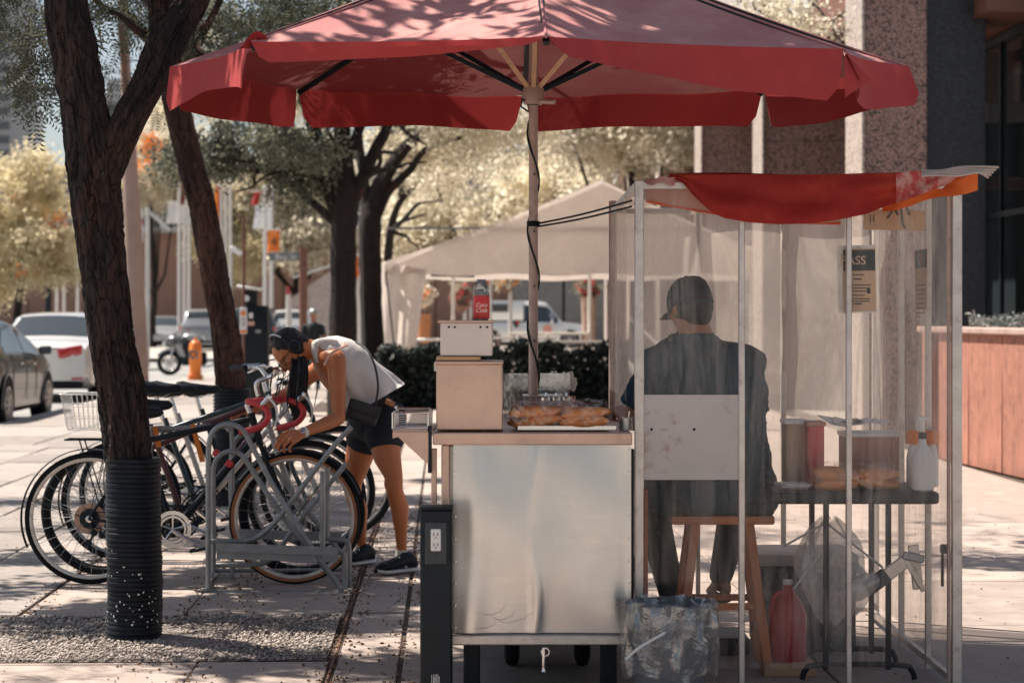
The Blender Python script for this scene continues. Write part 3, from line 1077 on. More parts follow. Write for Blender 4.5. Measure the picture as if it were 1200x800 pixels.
tree_far('pale bushy tree behind the street name sign', 345, 94, 10,
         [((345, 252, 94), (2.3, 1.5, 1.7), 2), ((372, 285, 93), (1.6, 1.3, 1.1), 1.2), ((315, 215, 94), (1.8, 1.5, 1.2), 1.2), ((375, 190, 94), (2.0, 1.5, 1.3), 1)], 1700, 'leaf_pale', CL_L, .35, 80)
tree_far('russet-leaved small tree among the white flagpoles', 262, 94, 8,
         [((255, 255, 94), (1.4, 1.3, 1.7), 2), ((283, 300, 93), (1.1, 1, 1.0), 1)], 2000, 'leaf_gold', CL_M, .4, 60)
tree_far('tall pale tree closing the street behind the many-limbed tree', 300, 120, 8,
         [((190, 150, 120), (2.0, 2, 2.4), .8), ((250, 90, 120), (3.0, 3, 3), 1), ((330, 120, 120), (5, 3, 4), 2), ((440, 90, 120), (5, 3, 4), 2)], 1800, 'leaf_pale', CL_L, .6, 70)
# ================================================================== buildings on the right
def struct_thing(name, label, cat, loc, group=None):
    return thing(name, label, cat, loc, group)


bld = thing('granite_building', 'granite office building with a row of square pillars and dark recessed windows', 'building', S(5.2, 24, 0))
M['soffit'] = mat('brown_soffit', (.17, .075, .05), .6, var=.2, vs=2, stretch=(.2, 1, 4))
M['conc'] = mat('pale_concrete', (.36, .345, .33), .85, var=.1, vs=2, bs=40, bd=.002)
PU = 4.78
for k in range(6):
    v0 = 24.2 + 7.6 * k
    w = .74 if k == 0 else 1.3
    c = S(PU + w / 2, v0 + .45, 3.6)
    o = MB().box(c, (w, .9, 7.4), (0, 0, SROT), .012).build('pillar', M['granite'], bld)
    st = MB().box(S(PU - .012, v0 + .42, 3.6), (.028, 1.0, 7.36), (0, 0, SROT)).build('pillar_sunlit_face', M['granite_sunlit_and_pale'], o)  # sunlight on the street face painted as a paler strip of stone
    st.location = (0, 0, 0)
    if k == 0:
        MB().box(S(PU + .74 + .36, v0 + .62, 3.6), (.72, .9, 7.38), (0, 0, SROT), .01).build('shaded_return', M['granite_shade_joint'], bld)  # shade beside the first pillar put into the colour as darker stone
    # stone joints in the pillar
    for z in (1.9, 4.0):
        j = MB().box((0, 0, 0), (w + .004, .904, .012)).build('stone_joint', M['granite_shade_joint'], o)
        j.location = S(PU + w / 2, v0 + .45, z); j.rotation_euler = (0, 0, SROT)
# recessed wall, windows with mullions, soffit, beams
MB().box(S(6.9, 45, 3.6), (.3, 44, 7.4), (0, 0, SROT)).build('recessed_wall', M['granite_shade_joint'], bld)
for k in range(14):
    v = 25.5 + k * 2.6
    f = MB()
    for dz in (.5, 2.6, 4.7): f.box(S(6.72, v, dz), (.06, 2.4, .07), (0, 0, SROT))
    for dv in (-1.2, 0, 1.2): f.box(S(6.72, v + dv, 2.6), (.05, .06, 4.2), (0, 0, SROT))
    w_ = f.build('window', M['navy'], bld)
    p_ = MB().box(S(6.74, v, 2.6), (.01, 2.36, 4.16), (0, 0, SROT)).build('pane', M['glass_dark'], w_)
    p_.location = (0, 0, 0)
for k in range(5):
    v0 = 25.4 + 7.6 * k
    MB().box(S(5.9, v0 + 3.1, 5.4), (1.9, 6.6, .5), (0, 0, SROT)).build('soffit_panel', M['soffit'], bld)
    # each bay is crossed by a pale raking concrete beam under brown boarding
    def wedge(name, poly, u0, u1, m_):
        mb = MB(); n_ = len(poly)
        vs = [S(u0, v0 + a, z) for a, z in poly] + [S(u1, v0 + a, z) for a, z in poly]
        mb.add(vs, [tuple(range(n_)), tuple(range(n_, 2 * n_))[::-1]] + [(i, i + n_, (i + 1) % n_ + n_, (i + 1) % n_) for i in range(n_)])
        return mb.build(name, m_, bld)
    wedge('raking_beam', [(-.28, 6.3), (5.9, 5.0), (6.38, 5.0), (6.38, 7.3), (-.28, 7.3)], PU + .12, PU + .5, M['conc'])
    wedge('brown_panel', [(-.28, 5.0), (5.86, 5.0), (-.28, 6.26)], PU + .2, PU + .5, M['soffit'])
# entrance front on the far right, behind the planter
ent = thing('glass_entrance', 'dark glass shopfront in deep shade at the right edge beside the granite pillar', 'shopfront', S(6.2, 26.6, 0))
for i, u in enumerate((6.22, 6.95, 7.9, 8.9, 9.9)):
    MB().box(S(u, 26.4, 2.4), (.07, .12, 4.8), (0, 0, SROT), .006).build('mullion', M['navy'], ent)
MB().box(S(8.1, 26.4, 3.02), (3.8, .14, .12), (0, 0, SROT), .006).build('transom', M['soffit'], ent)
MB().box(S(8.1, 26.4, 3.9), (3.9, .30, .22), (0, 0, SROT), .006).build('transom', M['conc'], ent)
for i, (u, w_) in enumerate(((6.58, .64), (7.42, .86), (8.4, .9), (9.4, .9))):
    MB().box(S(u, 26.45, 1.5), (w_, .012, 2.9), (0, 0, SROT)).build('glass_pane', M['glass_dark'], ent)
    MB().box(S(u, 26.45, 3.46), (w_, .012, .7), (0, 0, SROT)).build('glass_pane', M['glass_dark'], ent)
MB().box(S(8.2, 27.8, 2.4), (4.4, .2, 5.2), (0, 0, SROT)).build('back_wall', M['soffit'], ent)
MB().box(S(8.2, 25.6, 4.95), (4.2, 3.6, .3), (0, 0, SROT)).build('canopy_slab', M['soffit'], ent)
wl_ = MB().ell(S(6.62, 26.1, 3.02), .055).build('wall_lamp', M['orange'], ent)

# ------------------------------------------------------------------ planter wall with shrubs
pl = thing('planter_wall', 'long reddish concrete planter wall with vertical panel joints beside the pavement', 'planter', S(4.8, 21, 0))
M['redconc'] = mat('red_concrete', (.34, .15, .105), .85, var=.22, vs=7, stretch=(1, 1, .25), bs=50, bd=.004, dirt=(.13, .05, .04), dlo=.5, dhi=.8, ds=5, rand=.1)
PA, PB = Vector((4.13, 20.4, 0)), Vector((4.56, 15.0, 0))
pd = (PB - PA).normalized()
pr = math.atan2(pd.y, pd.x)
pme = MB().box((0, 0, .615), (.985, .16, 1.23), bev=.012).mesh('wall_panel')
pme.materials.append(M['redconc'])
for i in range(8):
    o = link('wall_panel', pme, pl)
    c = PA + pd * (.3 + i) + Vector((.08, 0, 0))
    o.location = Vector(c) - wl(pl); o.rotation_euler = (0, 0, pr)
MB().box(PA + pd * 3.3 + Vector((.12, 0, 1.245)), (8.2, .34, .06), (0, 0, pr), .012).build('coping', mat('planter_coping', (.38, .27, .24), .8), pl)
MB().box(PA + pd * 3.3 + Vector((1.0, 0.05, .55)), (8.0, 1.5, 1.1), (0, 0, pr)).build('soil', M['dirt'], pl)
MB().box(PA + Vector((1.2, .55, .61)), (2.6, .16, 1.22), (0, 0, .05), .01).build('end_wall', M['redconc'], pl)
shr = thing('low_shrub', 'silvery grey-green shrubs growing along the top of the red planter wall', 'shrub', PA + Vector((.6, 0, 1.1)))
c_ = []
for i in range(1500):
    t = rng.uniform(0, 6.5)
    q = PA + pd * t + Vector((rng.uniform(.22, 1.3), 0, 0))
    c_.append((q.x, q.y, 1.17 + abs(rng.normal(0, .05)) + .055 * math.sin(t * 5) + .06))
foliage('foliage', shr, c_, leaf_mat('silver_leaf', (.10, .12, .12), (.30, .31, .29), .2), clump_template(12, .05, .028, 8), .7, 1.3)
st_ = MB()
for i in range(50):
    q = PA + pd * rng.uniform(0, 6.2) + Vector((rng.uniform(.3, 1.0), 0, 1.1))
    st_.tube([q, q + Vector((rng.normal(0, .04), rng.normal(0, .04), .16))], [.004, .002], 4)
tag(st_.build('stem', M['bark_mid'], shr), kind='stuff')

# ================================================================== hot-dog cart
CY = 7.67
cart = thing('food_cart', 'stainless steel street food cart with a wide scuffed front sheet', 'food cart', (P(625, 370, CY).x, CY, 0))
xl, xr = P(507, 0, CY).x, P(741, 0, CY).x
yb = CY + 1.55
Zt, Zr = .962, .918
MB().box(((xl + xr) / 2, (CY + yb) / 2, (Zt + Zr) / 2 - .002), (xr - xl, yb - CY, Zt - Zr), bev=.004).build('counter_rim', M['steel_warm'], cart)
# sheet front: slightly buckled
m, nt, b = nodes_of('cart_sheet')
b.inputs['Metallic'].default_value = .92
b.inputs['Roughness'].default_value = .3
n1 = noise(nt, 3, 5, .6, stretch=(1, 1, .6))
c_ = mix_rgb(nt, (.56, .56, .555), (.68, .65, .62), ramp(nt, n1, .35, .65))
c_ = mix_rgb(nt, c_, (.20, .17, .15), ramp(nt, noise(nt, 8, 8, .8, stretch=(1, 1, 2)), .68, .86))
nt.links.new(c_, b.inputs['Base Color'])
nt.links.new(ramp(nt, noise(nt, 9, 6, .7, stretch=(1, 1, 4)), .2, .9, (.24, .24, .24), (.38, .38, .38)), b.inputs['Roughness'])
bump(nt, b, noise(nt, 60, 3, .6, stretch=(.15, 1, 3)), .25, .0006)
M['sheet'] = m
fx0, fx1 = P(531, 0, CY).x, P(740, 0, CY).x
fz0, fz1 = .238, .9165


def buckle(u, v):
    x = fx0 + (fx1 - fx0) * u
    z = fz0 + (fz1 - fz0) * v
    crease = .44 + .03 * v + .035 * math.sin(v * 5.5 + .6) * (1 - v)
    d = .010 * math.exp(-((u - crease) / .030) ** 2) * (1 + .5 * math.sin(v * 9)) + .010 * math.sin(PI * u) * math.sin(PI * v)
    d += .008 * math.exp(-((u - .10 - .04 * math.sin(v * 3)) / .06) ** 2) - .008 * math.exp(-((u - .96) / .03) ** 2) * math.sin(PI * v)
    d += .003 * math.sin(u * 9 + v * 4) * math.sin(v * 6 + 1)
    return (x, CY + .022 - d, z)


MB().grid(buckle, 80, 80).build('front_panel', M['sheet'], cart, angle=80, recalc=False)
rvt = MB().lathe([(.0042, 0), (.0036, .0016), (.0015, .0022)], (0, 0, 0), (PI / 2, 0, 0), 12).mesh('rivet'); rvt.materials.append(M['chrome'])
for i in range(9):
    for uu in (.012, .988):
        o = link('rivet', rvt, cart); q_ = buckle(uu, .03 + i * .1175)
        o.location = Vector((q_[0], q_[1] - .0005, q_[2])) - wl(cart)
M['pole_scuff'] = mat('scuff_grey', (.16, .14, .13), .7)
scf = MB()
for k in range(4):
    u0_, v0_ = rng.uniform(.04, .30), rng.uniform(.03, .12)
    pts_ = [Vector(buckle(u0_ + .045 * t_ * rng.uniform(.8, 1.2), v0_ - .03 * t_ + .01 * t_ * t_)) - Vector((0, .0008, 0)) for t_ in range(5)]
    scf.tube(pts_, [.0002, .0005, .0007, .0005, .0002], 5)
scf.build('scuff', M['pole_scuff'], cart)
MB().box(((xl + .03 + xr) / 2, (CY + .05 + yb) / 2, .575), (xr - xl - .05, yb - CY - .11, .67), bev=.004).build('body', M['steel'], cart)
MB().box((fx0 - .028, CY + .03, .62), (.03, .03, .59), bev=.004).build('corner_post', M['steel_warm'], cart)
MB().box((fx1 + .004, CY + .045, .56), (.016, .016, .68), bev=.003).build('corner_post', M['navy'], cart)
MB().box(((fx0 + fx1) / 2, CY + .012, .2165), (fx1 - fx0 + .01, .04, .036), bev=.004).build('bottom_rail', M['alu'], cart)
MB().box(((xl + xr) / 2, (CY + yb) / 2 + .03, .205), (xr - xl - .03, yb - CY - .1, .04)).build('under_tray', M['navy'], cart)
for x in (P(552, 0, CY).x, P(715, 0, CY).x):
    for y in (CY + .15, yb - .15):
        MB().box((x, y, .095), (.06, .06, .18), bev=.004).build('leg', M['navy'], cart)
for x in (P(600, 0, CY).x, P(690, 0, CY).x):
    w_ = MB().ring((x, CY + .75, .16), .13, .03, 'x', 28, 8).build('wheel', M['rubber'], cart)
    MB().lathe([(.02, -.03), (.1, -.02), (.1, .02), (.02, .03)], (x, CY + .75, .16), (0, PI / 2, 0), 20).build('rim', M['alu'], w_).location = (0, 0, 0)
lt_ = MB()
lx = P(637, 0, CY).x
lt_.tube(spline([(lx, CY - .012, .19), (lx, CY - .014, .14), (lx, CY - .012, .105)], 4), [.006] * 8 + [.009], 8)
lt_.ring((lx + .006, CY - .014, .175), .014, .004, 'y', 16, 6)
lt_.build('latch', M['chrome'], cart)
# recessed well in the counter with a dark tray, and glass guard behind
MB().box((P(660, 0, CY).x, CY + .30, Zt + .004), (.34, .42, .006)).build('tray', M['glass_dark'], cart)
for y, h in ((CY + .075, .012), ):
    MB().box((P(665, 0, CY).x, y, Zt + .012), (.36, .012, .018), bev=.002).build('tray_lip', M['chrome'], cart)
gl = MB()
gx0, gx1, gy = P(585, 0, 8.75).x, P(668, 0, 8.75).x, 8.75
gl.box(((gx0 + gx1) / 2, gy, 1.05), (gx1 - gx0, .006, .19))
gl.build('glass_guard', film_mat('guard_glass', (.85, .9, .9), .12, (.45, .48, .48), .25, .05, 5, .002, .15), cart)
# side shelf with the wire grill box
sx0, sx1 = P(460, 0, CY).x, P(502, 0, CY).x
MB().prism([(sx0, .962), (sx1, .962), (sx1, .845), (sx0 + .02, .945), (sx0, .94)], CY + .0, CY + .014).build('side_bracket', M['steel_warm'], cart)
MB().box(((sx0 + xl) / 2, CY + .17, .966), (xl - sx0, .32, .008)).build('side_shelf', M['steel_warm'], cart)
MB().box((P(503.5, 0, CY).x, CY + .02, .90), (.014, .04, .17), bev=.002).build('shelf_bracket', M['navy'], cart)
MB().box((P(508, 0, CY).x, CY + .06, .80), (.02, .03, .20), bev=.002).build('shelf_bracket', M['steel_warm'], cart)
wr = thing('wire_rack', 'open wire rack of thin metal rods on the left shelf of the cart', 'rack', ((sx0 + sx1) / 2, CY + .14, .97))
for i in range(9):
    y = CY + .02 + i * .033
    z1 = 1.030 + (.0 if i < 5 else .008)
    MB().tube([(sx0 + .006, y, .975), (sx0 + .006, y, z1), (sx1 - .004, y, z1), (sx1 - .004, y, .975)], .0022, 6).build('rod', M['chrome'], wr)
fr = MB()
for z in (.976, 1.03):
    fr.tube([(sx0, CY + .008, z), (sx1, CY + .008, z), (sx1, CY + .31, z), (sx0, CY + .31, z)], .003, 6, closed=True)
for x, y in ((sx0, CY + .008), (sx1, CY + .008), (sx1, CY + .31), (sx0, CY + .31)): fr.cyl((x, y, .974), (x, y, 1.032), .003, 6)
for i in range(6):
    z = .985 + i * .008
    fr.cyl((sx0, CY + .01, z), (sx1, CY + .01, z), .0013, 5)
fr.build('frame', M['chrome'], wr)

# black power bollard
bo = thing('power_bollard', 'square black street power post with a white outlet, left of the cart', 'bollard', (P(511.5, 0, 7.62).x, 7.62, 0))
bx = P(511.5, 0, 7.62).x
MB().box((bx, 7.62, .36), (.113, .11, .665), bev=.006).build('post', M['navy'], bo)
MB().lathe([(.10, 0), (.10, .012), (.088, .03), (.075, .05), (.068, .085)], (bx, 7.62, .0), (0, 0, PI / 4), 4, True).build('base_flange', M['navy'], bo, smooth=False)
MB().box((bx, 7.62, .697), (.119, .116, .010), bev=.003).build('cap', M['navy'], bo)
pt_ = MB().box((bx, 7.5615, .575), (.078, .006, .15), bev=.003).build('outlet_plate', mat('outlet_plate_paint', (.03, .038, .045), .4), bo)
ou = MB().box((bx, 7.5565, .587), (.036, .006, .078), bev=.003).build('outlet', M['white_plastic'], pt_)
ou.location = (0, 0, 0)
sl = MB()
for dz in (-.018, .018):
    for dx in (-.007, .007): sl.box((bx + dx, 7.553, .589 + dz), (.0025, .002, .010))
    sl.box((bx, 7.553, .577 + dz), (.004, .002, .004))
sl.box((bx, 7.553, .532), (.005, .002, .005)); sl.box((bx, 7.553, .638), (.005, .002, .005))
sl.build('socket_slots', M['print'], pt_).location = (0, 0, 0)
st_ = MB()
for i in range(7): st_.box((bx - .014 + i * .004 + rng.normal(0, .001), 7.5640, .085 + rng.uniform(0, .012)), (.0016, .0015, rng.uniform(.02, .05)))
st_.build('paint_scrape', M['print_white'], bo)

# ---- stacked steel boxes
BX0, BX1 = P(511, 0, CY + .02).x, P(589, 0, CY + .02).x
b1 = thing('steel_box', 'large warm-toned steel box standing on the left of the cart counter', 'box', ((BX0 + BX1) / 2, CY + .16, Zt))
ym = CY + .035
bz1 = H - 57 / F * ym
MB().box(((BX0 + BX1) / 2, ym + .13, (Zt + bz1) / 2 + .004), (BX1 - BX0, .26, bz1 - Zt - .004), bev=.004).build('body', M['steel_warm'], b1)
MB().box(((BX0 + BX1) / 2 - .002, ym + .128, bz1 + .006), (BX1 - BX0 + .008, .27, .012), bev=.003).build('lid', M['steel_warm'], b1)
MB().box(((BX0 + BX1) / 2 - .04, ym + .10, bz1 + .021), (.16, .18, .016), bev=.003).build('hinge_strip', mat('ochre_steel', (.60, .36, .20), .5, .5), b1)
MB().box((BX0 - .005, ym + .06, bz1 - .01), (.008, .03, .03)).build('latch', M['steel'], b1)
cz0, cz1 = bz1 + .03, H - 8 / F * (ym + .03)
CX0, CX1 = P(516, 0, ym + .03).x, P(577, 0, ym + .03).x
b2 = thing('steel_box', 'smaller steel box with punched holes stacked on the large steel box', 'box', ((CX0 + CX1) / 2, ym + .12, cz0))
MB().box(((CX0 + CX1) / 2, ym + .12, (cz0 + cz1) / 2), (CX1 - CX0, .19, cz1 - cz0), bev=.003).build('body', mat('pale_steel', (.72, .62, .56), .45, .5, var=.08, dirt=(.4, .3, .25), dlo=.6, dhi=.9), b2)
MB().box(((CX0 + CX1) / 2 - .003, ym + .12, cz1 + .004), (CX1 - CX0 + .012, .205, .010), bev=.002).build('top_plate', M['steel_warm'], b2)
hl = MB()
for px in (526, 533, 563, 571): hl.lathe([(.0042, 0), (.0042, .002)], (P(px, 0, ym + .02).x, ym + .024, cz1 - .016), (PI / 2, 0, 0), 12)
hl.build('rivet_hole', M['print'], b2)

# ---- soda bottle
bcx, bcy = P(564, 0, 7.80).x, 7.80
bz = cz1 + .009
bt = thing('soda_bottle', 'small clear soda bottle with red label and grey cap on the steel boxes', 'bottle', (bcx, bcy, bz))
m, nt, b = nodes_of('bottle_plastic')
b.inputs['Base Color'].default_value = (.45, .48, .5, 1); b.inputs['Roughness'].default_value = .1; b.inputs['Transmission Weight'].default_value = .75; b.inputs['IOR'].default_value = 1.2
MB().lathe([(.024, 0), (.029, .004), (.0305, .02), (.0305, .10), (.030, .112), (.026, .124), (.0175, .134), (.0145, .139)], (bcx, bcy, bz), n=28).build('body', m, bt)
MB().lathe([(.0308, 0), (.0312, .001), (.0312, .082), (.0308, .083)], (bcx, bcy, bz + .006), n=32).build('label', mat('red_label', (.62, .035, .03), .35, var=.05), bt)
MB().lathe([(.0165, 0), (.0170, .002), (.0165, .012), (.015, .0145)], (bcx, bcy, bz + .134), n=24).build('cap', mat('grey_cap', (.12, .14, .16), .4), bt)
for s_, dz, sz in (('Coca', .055, .020), ('Cola', .036, .022)):
    o = text(s_, sz, M['print_white'], (0, 0, 0), (PI / 2, 0, 0), bt, 'label_text', .0003, 'CENTER', 1.1, .45)
    for v in o.data.vertices:      # wrap the print round the bottle
        a = v.co.x / .0318
        r_ = .0318 - v.co.y * .2
        v.co = (bcx + math.sin(a) * r_, bcy - math.cos(a) * r_, bz + dz + v.co.z)

# ---- bags of buns
def bun_pack(label, x0, x1, y, z, rows, parent_group, seed=0, r=.024, film='film', across=1):
    rr = np.random.default_rng(seed)
    t = thing('bun_bag', label, 'bag of buns', ((x0 + x1) / 2, y, z), parent_group)
    L = x1 - x0
    for lay in range(2):
        for k in range(rows):
            for h in range(across):
                cx = x0 + L * ((h + .5) / across * .94 + .03) + rr.normal(0, .006)
                cy = y - (rows - 1) * r * .85 + k * r * 1.75 + rr.normal(0, .002)
                cz = z + r * .85 + lay * r * 1.35 + rr.normal(0, .002)
                o = MB()
                o.ell((cx, cy, cz), (L * (.48 + .02 * rr.normal()) / across, r * 1.02, r * (.92 + .08 * rr.normal())), 16, 10, (rr.normal(0, .1), rr.normal(0, .08), rr.normal(0, .06)))
                o.build('bun', M['bun'], t)
    w = MB()
    W = rows * r * .95 + .014

    def film_f(u, v):
        a = 2 * PI * u
        s = -1 + 2 * v
        taper = (1 - abs(s) ** 5) ** .5 if abs(s) < 1 else .05
        taper = max(taper, .12)
        hh = r * 2.1
        n_ = .005 * math.sin(a * 5 + s * 9) + .004 * math.sin(a * 9 - s * 17 + seed) + .0025 * math.sin(a * 17 + s * 31)
        return ((x0 + x1) / 2 + s * L * .56, y + (W + n_) * taper * math.copysign(abs(math.cos(a)) ** .6, math.cos(a)), z + hh * .92 + (hh + n_) * (taper if s < .8 else taper) * .92 * math.copysign(abs(math.sin(a)) ** .6, math.sin(a)))
    w.grid(film_f, 40, 30, True)
    w.build('wrapper', M[film], t, angle=60)
    return t


bun_pack('clear bag of golden buns in front on the cart counter, left one', P(594, 0, CY + .1).x, P(660, 0, CY + .1).x, CY + .14, Zt + .012, 3, 'bags of buns on the cart', 3)
bun_pack('clear bag of golden buns on the cart counter, right one beside the booth', P(655, 0, CY + .1).x, P(716, 0, CY + .1).x, CY + .13, Zt + .013, 3, 'bags of buns on the cart', 5, .025)
bun_pack('third bag of buns lying behind the two front bags on the counter', P(600, 0, CY + .3).x, P(690, 0, CY + .3).x, CY + .31, Zt + .012, 3, 'bags of buns on the cart', 9, .022, across=2)

# ---- condiment cups, tongs and small flowers at the back of the cart
cu_ = thing('condiment_tray', 'clear divided condiment box behind the buns on the cart', 'condiment box', (P(575 + 45, 0, 8.3).x, 8.3, Zt))
cxx = P(636, 0, 8.45).x
MB().box((cxx, 8.45, Zt + .05), (.15, .12, .10), bev=.004).build('box', film_mat('clear_box', (.85, .88, .88), .18, (.6, .6, .6), .2, .05, 9, .002, .2), cu_)
MB().box((cxx, 8.45, Zt + .103), (.16, .13, .006), bev=.002).build('lid', M['chrome'], cu_)
for k, px in enumerate((640, 652, 664)):
    x = P(px, 0, 8.35).x
    t = thing('squeeze_cup', ['clear stubby cup with a steel lid nearest the umbrella pole', 'clear stubby cup in the middle of the row behind the buns', 'clear stubby cup with a steel lid nearest the booth'][k], 'cup', (x, 8.35, Zt), 'cups behind the buns')
    MB().lathe([(.012, 0), (.015, .02), (.018, .085), (.019, .088)], (x, 8.35, Zt), n=16).build('cup', mat('frosted_cup' + str(k), (.62, .60, .56), .25, spec=.7), t)
    MB().lathe([(.020, 0), (.020, .010), (.006, .016), (.004, .03)], (x, 8.35, Zt + .088), n=16).build('lid', M['chrome'], t)
tg = thing('metal_tongs', 'metal tongs and handles standing in a tin by the booth post', 'tongs', (P(735, 0, 7.8).x, 7.8, Zt))
tb_ = MB()
for i in range(4):
    x = P(729 + i * 3.6, 0, 7.8).x
    tb_.cyl((x, 7.8 + .01 * (i % 2), Zt), (x + .004, 7.79, Zt + .05 + .01 * (i % 3)), .0035, 8)
tb_.build('handle', M['chrome'], tg)
MB().lathe([(.026, 0), (.027, .045), (.028, .046)], (P(734, 0, 7.82).x, 7.815, Zt), n=20).build('tin', M['alu'], tg)

# ================================================================== umbrella
UC = Vector((P(625, 0, 8.6).x, 8.6, 0))
um = thing('market_umbrella', 'large faded red market umbrella with hanging valance over the cart', 'umbrella', (UC.x, UC.y, .3))
M['pole'] = mat('umbrella_pole', (.46, .33, .28), .45, .3, var=.15, vs=12, dirt=(.18, .10, .08), dlo=.55, dhi=.75, ds=9)
MB().tube([(UC.x, UC.y, .3), (UC.x, UC.y, 2.25), (UC.x, UC.y, 2.86)], [.019, .0185, .018], 18).build('pole', M['pole'], um)
ph_ = MB()
for z in (1.95, 1.72, 1.5, 1.28): ph_.box((UC.x + .004, UC.y - .0185, z), (.006, .003, .012))
ph_.build('pole_hole', M['print'], um)
# hub
M['ribwood'] = mat('rib_wood', (.58, .36, .22), .55, var=.2, vs=14)
hb = MB().lathe([(.034, -.04), (.045, -.03), (.045, .02), (.034, .04)], (UC.x, UC.y, 2.27), n=20).build('hub', M['pole'], um)
knb = MB().cyl((UC.x + .03, UC.y - .03, 2.24), (UC.x + .085, UC.y - .06, 2.235), .010, 8)
knb.build('knob', M['pole'], hb).location = (0, 0, 0)
APEX = Vector((UC.x, UC.y, 2.93))
RIMR = 1.45
rz = [2.31, 2.325, 2.385, 2.40, 2.41, 2.40, 2.375, 2.345]     # front, then towards the right, round the back
rim = []
for k in range(8):
    a = -PI / 2 + k * PI / 4 + .02
    rim.append(Vector((UC.x + math.cos(a) * RIMR * (1.04 if k in (1, 2, 3) else 1.0), UC.y + math.sin(a) * RIMR, rz[k])))
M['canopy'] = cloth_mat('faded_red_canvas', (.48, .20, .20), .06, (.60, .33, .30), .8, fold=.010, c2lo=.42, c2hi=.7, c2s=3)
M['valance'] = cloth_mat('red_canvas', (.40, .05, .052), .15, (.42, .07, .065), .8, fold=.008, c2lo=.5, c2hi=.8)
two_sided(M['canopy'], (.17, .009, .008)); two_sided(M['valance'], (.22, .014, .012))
cn = MB()
for k in range(8):
    A, B = rim[k], rim[(k + 1) % 8]

    def fn(u, v, A=A, B=B):
        e = A.lerp(B, u)
        mid = UC.copy(); mid.z = e.z
        e = e + (mid - e) * (.045 * 4 * u * (1 - u))
        p = APEX.lerp(e, v)
        p.z -= (.035 * 4 * u * (1 - u)) * math.sin(PI * min(1, v * .9)) + .018 * math.sin(v * PI) + .006 * math.sin(u * 11 + v * 5) * v
        return p
    cn.grid(fn, 16, 16)
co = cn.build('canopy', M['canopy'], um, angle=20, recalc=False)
co.data.flip_normals()
seam = MB()
for k in range(8):
    pts = [APEX.lerp(rim[k], t) + Vector((0, 0, .004 - .018 * math.sin(t * PI))) for t in np.linspace(0, 1, 12)]
    seam.tube(pts, .005, 6)
seam.build('seam', M['canopy'], um)
# valance flaps: (drop at start, mid, end, outward lean, ripple)
vd = {0: (.06, .135, .19, .02), 1: (.15, .19, .155, .03), 2: (.14, .19, .17, .01), 3: (.17, .16, .17, .0), 4: (.17, .16, .18, .0), 5: (.18, .19, .17, .0), 6: (.19, .13, .17, .03), 7: (.075, .05, .022, -.02)}
for k in range(8):
    A, B = rim[k], rim[(k + 1) % 8]
    d0, dm, d1, lean = vd[k]
    out = ((A + B) / 2 - UC); out.z = 0; out.normalize()
    tan = (B - A).normalized()

    def fv(u, v, A=A, B=B, d0=d0, dm=dm, d1=d1, lean=lean, out=out, k=k, tan=tan):
        e = A.lerp(B, u)
        mid = UC.copy(); mid.z = e.z
        e = e + (mid - e) * (.045 * 4 * u * (1 - u))
        d = d0 * (1 - u) * (1 - 2 * u) + 4 * dm * u * (1 - u) + d1 * u * (2 * u - 1)
        d *= (1 + .015 * math.sin(u * 13 + k)) * min(1, .72 + 9 * min(u, 1 - u))
        shrink = tan * (.5 - u) * .06 * v
        w = .014 * v * math.sin(u * 6 + k * 2) + .003 * v * math.sin(u * 19 + k)
        return e + shrink + out * (lean * v + w + .012) + Vector((0, 0, -d * v + .004))
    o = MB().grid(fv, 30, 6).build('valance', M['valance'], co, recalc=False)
    o.data.flip_normals(); o.location = (0, 0, 0)
# turned-up corner flaps
c7 = rim[7]
MB().grid(lambda u, v: c7 + Vector((-.055 + .16 * u + .02 * v, -.01 + .05 * u, .075 * math.sin(PI * min(1, u * 1.35 + .02)) * v * (1 - u * .5) - .02)), 14, 5).build('corner_flap', M['valance'], co).location = (0, 0, 0)
c1 = rim[1]
MB().grid(lambda u, v: c1 + Vector((.01 + .10 * u * v, -.012 + .04 * u, -.17 * v * (1 - u * .4))), 8, 6).build('corner_flap', M['valance'], co).location = (0, 0, 0)
for k in range(8):
    a_, b_ = APEX + Vector((0, 0, -.035)), rim[k] + Vector((0, 0, -.018))
    r_ = MB().bar(a_, b_, .022, .013)
    r_.build('rib', M['navy'], um)
    mid_ = a_.lerp(b_, .34 if k in (0, 1, 7) else .5) + Vector((0, 0, -.008))
    MB().bar(Vector((UC.x, UC.y, 2.27)).lerp(mid_, .05), mid_, .018, .012).build('strut', M['ribwood'] if k in (0, 1, 7) else M['navy'], um)
# cord wound about the pole, with a knot
cd = []
for i in range(120):
    t = i / 119
    a = t * 2 * PI * 3.2 + 1
    cd.append((UC.x + math.cos(a) * .0235, UC.y + math.sin(a) * .0235, 2.25 - 1.25 * t))
MB().tube(cd, .0042, 6).build('cord', M['navy'], um)
kn = MB()
for z in (2.232, 1.752, 1.744, 1.757):
    kn.ring((UC.x, UC.y, z), .023, .005, 'z', 20, 6)
kn.tube([(UC.x - .02, UC.y - .02, 2.235), (UC.x - .045, UC.y - .03, 2.25), (UC.x - .05, UC.y - .03, 2.22), (UC.x - .02, UC.y - .02, 2.2)], .004, 6)
kn.ell((UC.x + .004, UC.y - .022, 1.03), .010)
kn.build('cord_knot', M['navy'], um)

# ================================================================== vendor booth
BY0, BY1 = 7.75, 9.66
bxl, bxr = P(748, 0, BY0).x, P(1121, 0, BY0).x
bzt = P(0, 213, BY0).z
bt_ = thing('vendor_booth', 'tall frame booth with scuffed clear plastic walls and aluminium posts', 'booth', ((bxl + bxr) / 2, (BY0 + BY1) / 2, 0))


